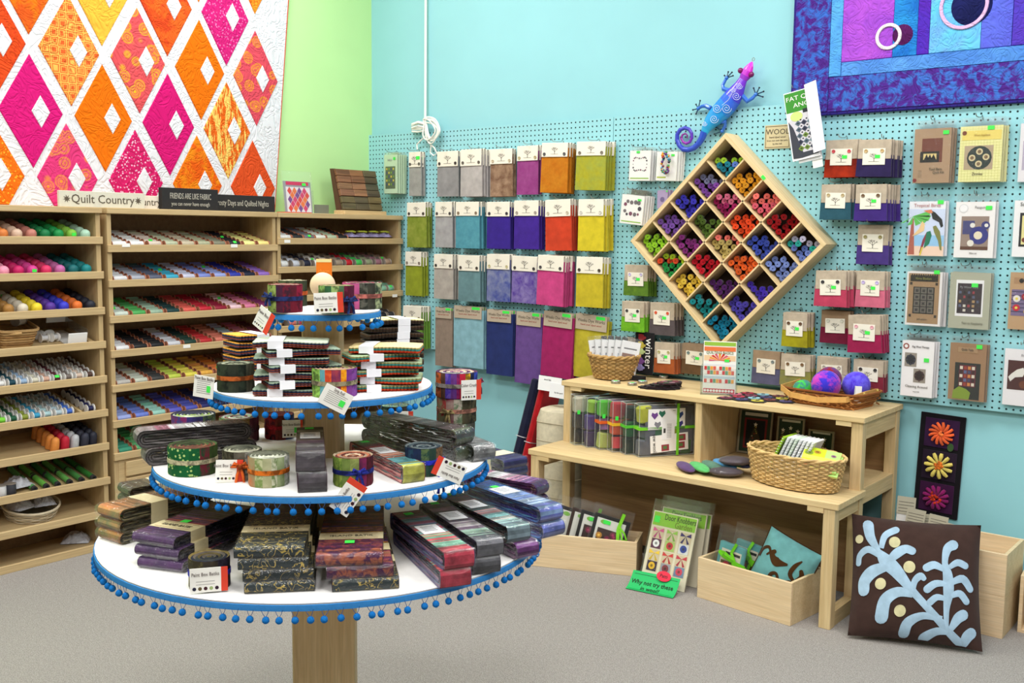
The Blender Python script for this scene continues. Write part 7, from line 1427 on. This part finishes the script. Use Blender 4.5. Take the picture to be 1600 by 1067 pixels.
pillow_mesh(.05, PW, (128, 196, 200)).build('cushion', FELT, p_); BRW = (84, 54, 26); m = MB(); m.tube([pillow(0, 0, a, b, PW) for a, b in [(k/12, 0) for k in range(12)]+[(1, k/12) for k in range(12)]+[(1-k/12, 1) for k in range(12)]+[(0, 1-k/12) for k in range(12)]], .003, 6, (70, 50, 30), closed=True); m.build('piping', CLOTH, p_)
tb_ = lambda x, y: (.5+(x-.5)*math.cos(.42)+(y-.5)*math.sin(.42), .5-(x-.5)*math.sin(.42)+(y-.5)*math.cos(.42))
for nm, pts in [('bird_applique', [(.62, .43, .03), (.5, .42, .10), (.42, .40, .16), (.36, .34, .11), (.34, .27, .09), (.38, .24, .07)]), ('scroll_applique', [(.25, .75, .05), (.33, .62, .06), (.42, .60, .05), (.44, .70, .05), (.36, .74, .04), (.34, .67, .03)]), ('scroll_applique', [(.70, .98, .07), (.72, .82, .07), (.66, .72, .06), (.56, .74, .06), (.52, .80, .05)]), ('leaf_applique', [(.72, .70, .05), (.66, .58, .07), (.74, .44, .07), (.84, .36, .03)]), ('leaf_applique', [(.75, .68, .05), (.84, .62, .08), (.84, .52, .06)]), ('scroll_applique', [(.06, .35, .05), (.14, .22, .05), (.26, .18, .05), (.30, .25, .04), (.24, .30, .03)])]: stroke(pts, .05, PW, BRW, p_, nm, tb_)
# big brown pillow leaning on the crates
bp = E('brown_pillow', 'large dark brown pillow with pale blue vine applique leaning on crates', 'pillow', (3.420, -.648, .012), rot=(-.49, 0, .375)); PB = .44; TB = .062
pillow_mesh(TB, PB, (64, 45, 40), 28).build('cushion', FELT, bp)
def trb(x, y): a = (x-125)/755; top = 235+.05*(x-110); bot = 910+.115*(x-95); return (min(.99, max(.01, a)), min(.99, max(.01, (y-top)/(bot-top))))
VB = (168, 196, 218)
for pts in [[(775, 985, 50), (700, 915, 44), (640, 850, 44), (560, 765, 40), (470, 670, 46), (390, 575, 74), (330, 520, 80), (285, 465, 34)], [(675, 890, 26), (674, 780, 34), (685, 680, 60), (680, 590, 56), (664, 520, 34), (678, 440, 50), (712, 412, 62)]]: stroke(pts, TB, PB, VB, bp, 'applique_stem', trb)
for pts in [[(285, 460, 26), (236, 380, 56), (222, 305, 66)], [(300, 445, 30), (322, 370, 40), (385, 330, 44)], [(300, 490, 34), (225, 450, 40), (172, 480, 36), (163, 525, 34)], [(350, 545, 44), (255, 575, 70), (205, 625, 72), (202, 675, 68)], [(345, 520, 36), (390, 475, 56), (440, 447, 50), (478, 458, 46)], [(485, 700, 40), (400, 690, 56), (330, 735, 70), (312, 825, 76)], [(485, 680, 28), (495, 628, 36), (525, 600, 40), (545, 612, 30)], [(650, 835, 34), (545, 818, 40), (465, 855, 58), (442, 915, 62)], [(705, 905, 34), (625, 903, 44), (560, 938, 56), (548, 955, 50)], [(700, 890, 30), (738, 830, 56), (770, 808, 60)], [(765, 985, 40), (792, 930, 60), (818, 905, 60)], [(660, 560, 28), (605, 535, 44), (560, 552, 44)], [(690, 545, 26), (738, 515, 40), (785, 530, 40)], [(680, 640, 26), (612, 640, 40), (565, 672, 44)], [(700, 632, 30), (768, 606, 46), (815, 660, 42)], [(675, 725, 24), (620, 715, 36), (580, 745, 38)], [(700, 705, 28), (750, 690, 40), (790, 732, 40)]]: stroke(pts, TB, PB, VB, bp, 'applique_leaf', trb)
for x, y, r in ((167, 388, 25), (378, 408, 33), (463, 550, 34), (300, 644, 32), (415, 792, 33)):
    m = MB(); n = 18; vs = []
    for k in range(n):
        q = pillow(TB, 0, *trb(x+r*math.cos(2*PI*k/n), y+r*math.sin(2*PI*k/n)), PB); vs += [(q.x, q.y+.001, q.z), (q.x, q.y-.003, q.z)]
    m.add(vs, [(2*k, 2*k+1, 2*((k+1) % n)+1, 2*((k+1) % n)) for k in range(n)]+[tuple(2*k+1 for k in range(n))[::-1]], (214, 206, 162)); m.build('applique_dot', FELT, bp)
# stacked crates behind it, cards in the top one
for k in range(2):
    o = E('wooden_crate', ('lower pale wooden crate behind the brown pillow', 'upper open wooden crate of cards behind the brown pillow')[k], 'crate', (3.20, -.372, .0005+.154*k), group='two stacked crates behind the pillow'); L, D, H, t = .440, .255, .153, .012
    MB().box(0, L, 0, t, 0, H, b=.001).build('front_board', BOXW, o); MB().box(0, L, D-t, D, 0, H, b=.001).build('back_board', BOXW, o); MB().box(0, t, t, D-t, 0, H).build('end_board', BIRCH, o); MB().box(L-t, L, t, D-t, 0, H).build('end_board', BIRCH, o); MB().box(t, L-t, t, D-t, .001, .009).build('bottom_board', BIRCH, o)
for k, (x_, y_, tilt, hh) in enumerate([(3.225, -.215, .05, .245), (3.262, -.26, .12, .215), (3.315, -.21, -.1, .19), (3.345, -.255, .1, .205), (3.40, -.25, .15, .18), (3.43, -.285, .25, .14)]):
    o = E('button_card', f'small printed card with buttons in the upper crate, {ORD[k]} from the left', 'card', (x_, y_, .166), group='button cards in the upper crate', rot=(-.15, tilt, .35-.08*k)); m = MB(); m.box(-.032, .032, 0, .004, 0, hh, (230, 228, 226)); m.box(-.034, .034, -.002, .005, hh*.72, hh, (176, 170, 150)); [m.box(-.028, .028, -.0025, -.002, hh*(.76+.05*q), hh*(.77+.05*q), (110, 106, 96)) for q in range(4)]; m.prism(disc(0, hh*.55, .009, 9), 0, -.001, 'y', [(120, 190, 80), (60, 60, 70)][k % 2]); m.build('card_print', PRINT, o); MB().box(-.034, .034, -.0045, .007, 0, hh*.74).build('clear_bag', CLEAR, o)
# crate cut by the right edge
o = E('wooden_crate', 'open-front wooden crate with a folded striped cloth, cut by right edge', 'crate', (3.665, -.262, .0005), .1); MB().box(0, .012, 0, .18, 0, .21).build('end_board', BOXW, o); MB().box(.012, .3, 0, .18, .20, .21).build('top_board', BOXW, o); MB().box(.012, .3, 0, .18, 0, .010).build('bottom_board', BOXW, o); MB().box(.012, .3, .17, .18, .01, .20).build('back_board', BIRCH, o); MB().box(.29, .3, 0, .17, .01, .2).build('end_board', BOXW, o)
for k in range(6): MB().box(0, .22, 0, .13, 0, .022, b=.006).build('folded_cloth', M('cloth_red', (170, 50, 50), .9) if k == 2 else M('cloth_grey', (176, 174, 166), .9), loc=(3.705, -.225, .0125+.0232*k), rot=(0, 0, .1), label=('folded red cloth' if k == 2 else f'folded pale grey cloth, {ORD[k]} from the bottom,')+' in the crate at the right edge', cat='cloth', group='folded cloths in the right crate')
# flower wall hanging
x, z, w, h = 3.296, .722, .172, .415
fh = E('flower_hanging', 'narrow black wool hanging with three bright flowers, low on the wall', 'wall hanging', (x, -.004, z), rot=(0, .03, 0)); MB().box(-w/2, w/2, -.006, 0, -h, 0, (22, 18, 24), b=.002).build('ground', FELT, fh)
for k, (cp, cf, cc) in enumerate((((52, 24, 60), (226, 96, 50), (236, 120, 60)), ((40, 26, 44), (232, 212, 110), (226, 120, 40)), ((60, 20, 60), (140, 30, 100), (214, 60, 30)))):
    zc = -h*(.185+.315*k); pn = MB().box(-w*.38, w*.38, -.008, -.006, zc-h*.14, zc+h*.14, cp).build('panel', FELT, fh)
    NP = (13, 11, 12)[k]
    for q in range(NP):
        a = 2*PI*q/NP+.2; r0, r1 = .012, (.048, .054, .050)[k]; m = MB(); P = []; bend = (.35, .08, .15)[k]
        for t in (0, .35, .7, 1): rr = r0+(r1-r0)*t; P.append((rr*math.cos(a+bend*t), -.0105-.004*math.sin(PI*t), zc+.95*rr*math.sin(a+bend*t)))
        m.tube(P, [.0045, .006, (.0062, .0085, .0085)[k], (.005, .006, .006)[k]], 7, vary(cf, .1)); m.build('petal', FELT, pn)
    m = MB(); r_ = random.Random(k)
    for q in range(22 if k else 8): t = r_.random()*6.28; rr = (.008, .017, .024)[k]*math.sqrt(r_.random()); m.sphere((rr*math.cos(t), -.015, zc+rr*math.sin(t)), .0055, 7, 5, vary(cc, .15))
    m.build('flower_centre', FELT, pn)
    if k == 0: MB().prism(disc(.038, zc-.050, .012, 10, 1.4), -.008, -.011, 'y', (60, 90, 50)).build('leaf', FELT, pn)
# fabric bolts leaning against the wall left of the bench
for k, (x0, w_, c, hh, lab) in enumerate([(1.285, .050, (26, 28, 52), .68, 'navy felt bolt leaning against the wall left of the bench'), (1.345, .034, (178, 26, 34), .64, 'red felt bolt leaning beside the navy one')]):
    o = E('felt_bolt', lab, 'fabric bolt', (x0, -.20, .006), group='felt bolts leaning on the wall', rot=(-.23, .12, 0)); MB().box(0, w_, -.17, 0, 0, hh, c, b=.012).build('wrapped_felt', FELT, o); MB().box(-.001, w_+.001, -.171, .001, hh*.56, hh*.565, (200, 200, 206)).build('tie_string', PRINT, o)
cb = E('canvas_roll', 'cream canvas roll standing behind the left bench legs', 'fabric roll', (1.575, -.215, .0005), group=None); m = MB(); m.lathe([(.10, 0), (.125, .015), (.128, .3), (.126, .52), (.11, .565), (.08, .575)], 28, (206, 196, 172)); m.build('rolled_canvas', CLOTH, cb); m = MB()
for k in range(6): m.tube([(.128*math.cos(t)+.0015, .128*math.sin(t), .09*k+.06+.004*math.sin(3*t)) for t in [2*PI*q/28 for q in range(28)]], .0016, 5, (186, 174, 150), closed=True)
m.build('binding_creases', CLOTH, cb)
ws = E('price_sign', 'white paper price sign propped on the felt bolts', 'sign', (HW(862, 612, .245).x, -.245, HW(862, 612, .245).z), rot=(-.1, .03, 0)); MB().box(-.085, .055, -.002, 0, 0, .072, (238, 238, 240)).build('paper', PRINT, ws); MB().box(-.01, .10, -.0045, -.0025, -.025, .045, (234, 234, 238)).build('paper_slip', PRINT, ws); text('wool felt', .012, ws, (-.03, -.0024, .055), mat=INK); text('by the yard', .011, ws, (.045, -.0049, .0), mat=INK)

# loose wire scroll hook left of the lime wool square
m = MB(); m.tube([HW(u, v, .05) for u, v in ((975, 517), (970, 513), (960, 515), (945, 519), (936, 517), (934, 511), (940, 509), (944, 513), (941, 522))], .0016, 6); m.tube([HW(960, 515, .05), HW(962, 514, .026)], .0016, 6); m.build('wire_scroll', M('dark_wire', (60, 58, 56), .4, .5, .8), label='dark wire scroll hook above the rope basket on the pegboard', cat='hook')
for o in PROTO: bpy.data.objects.remove(o)
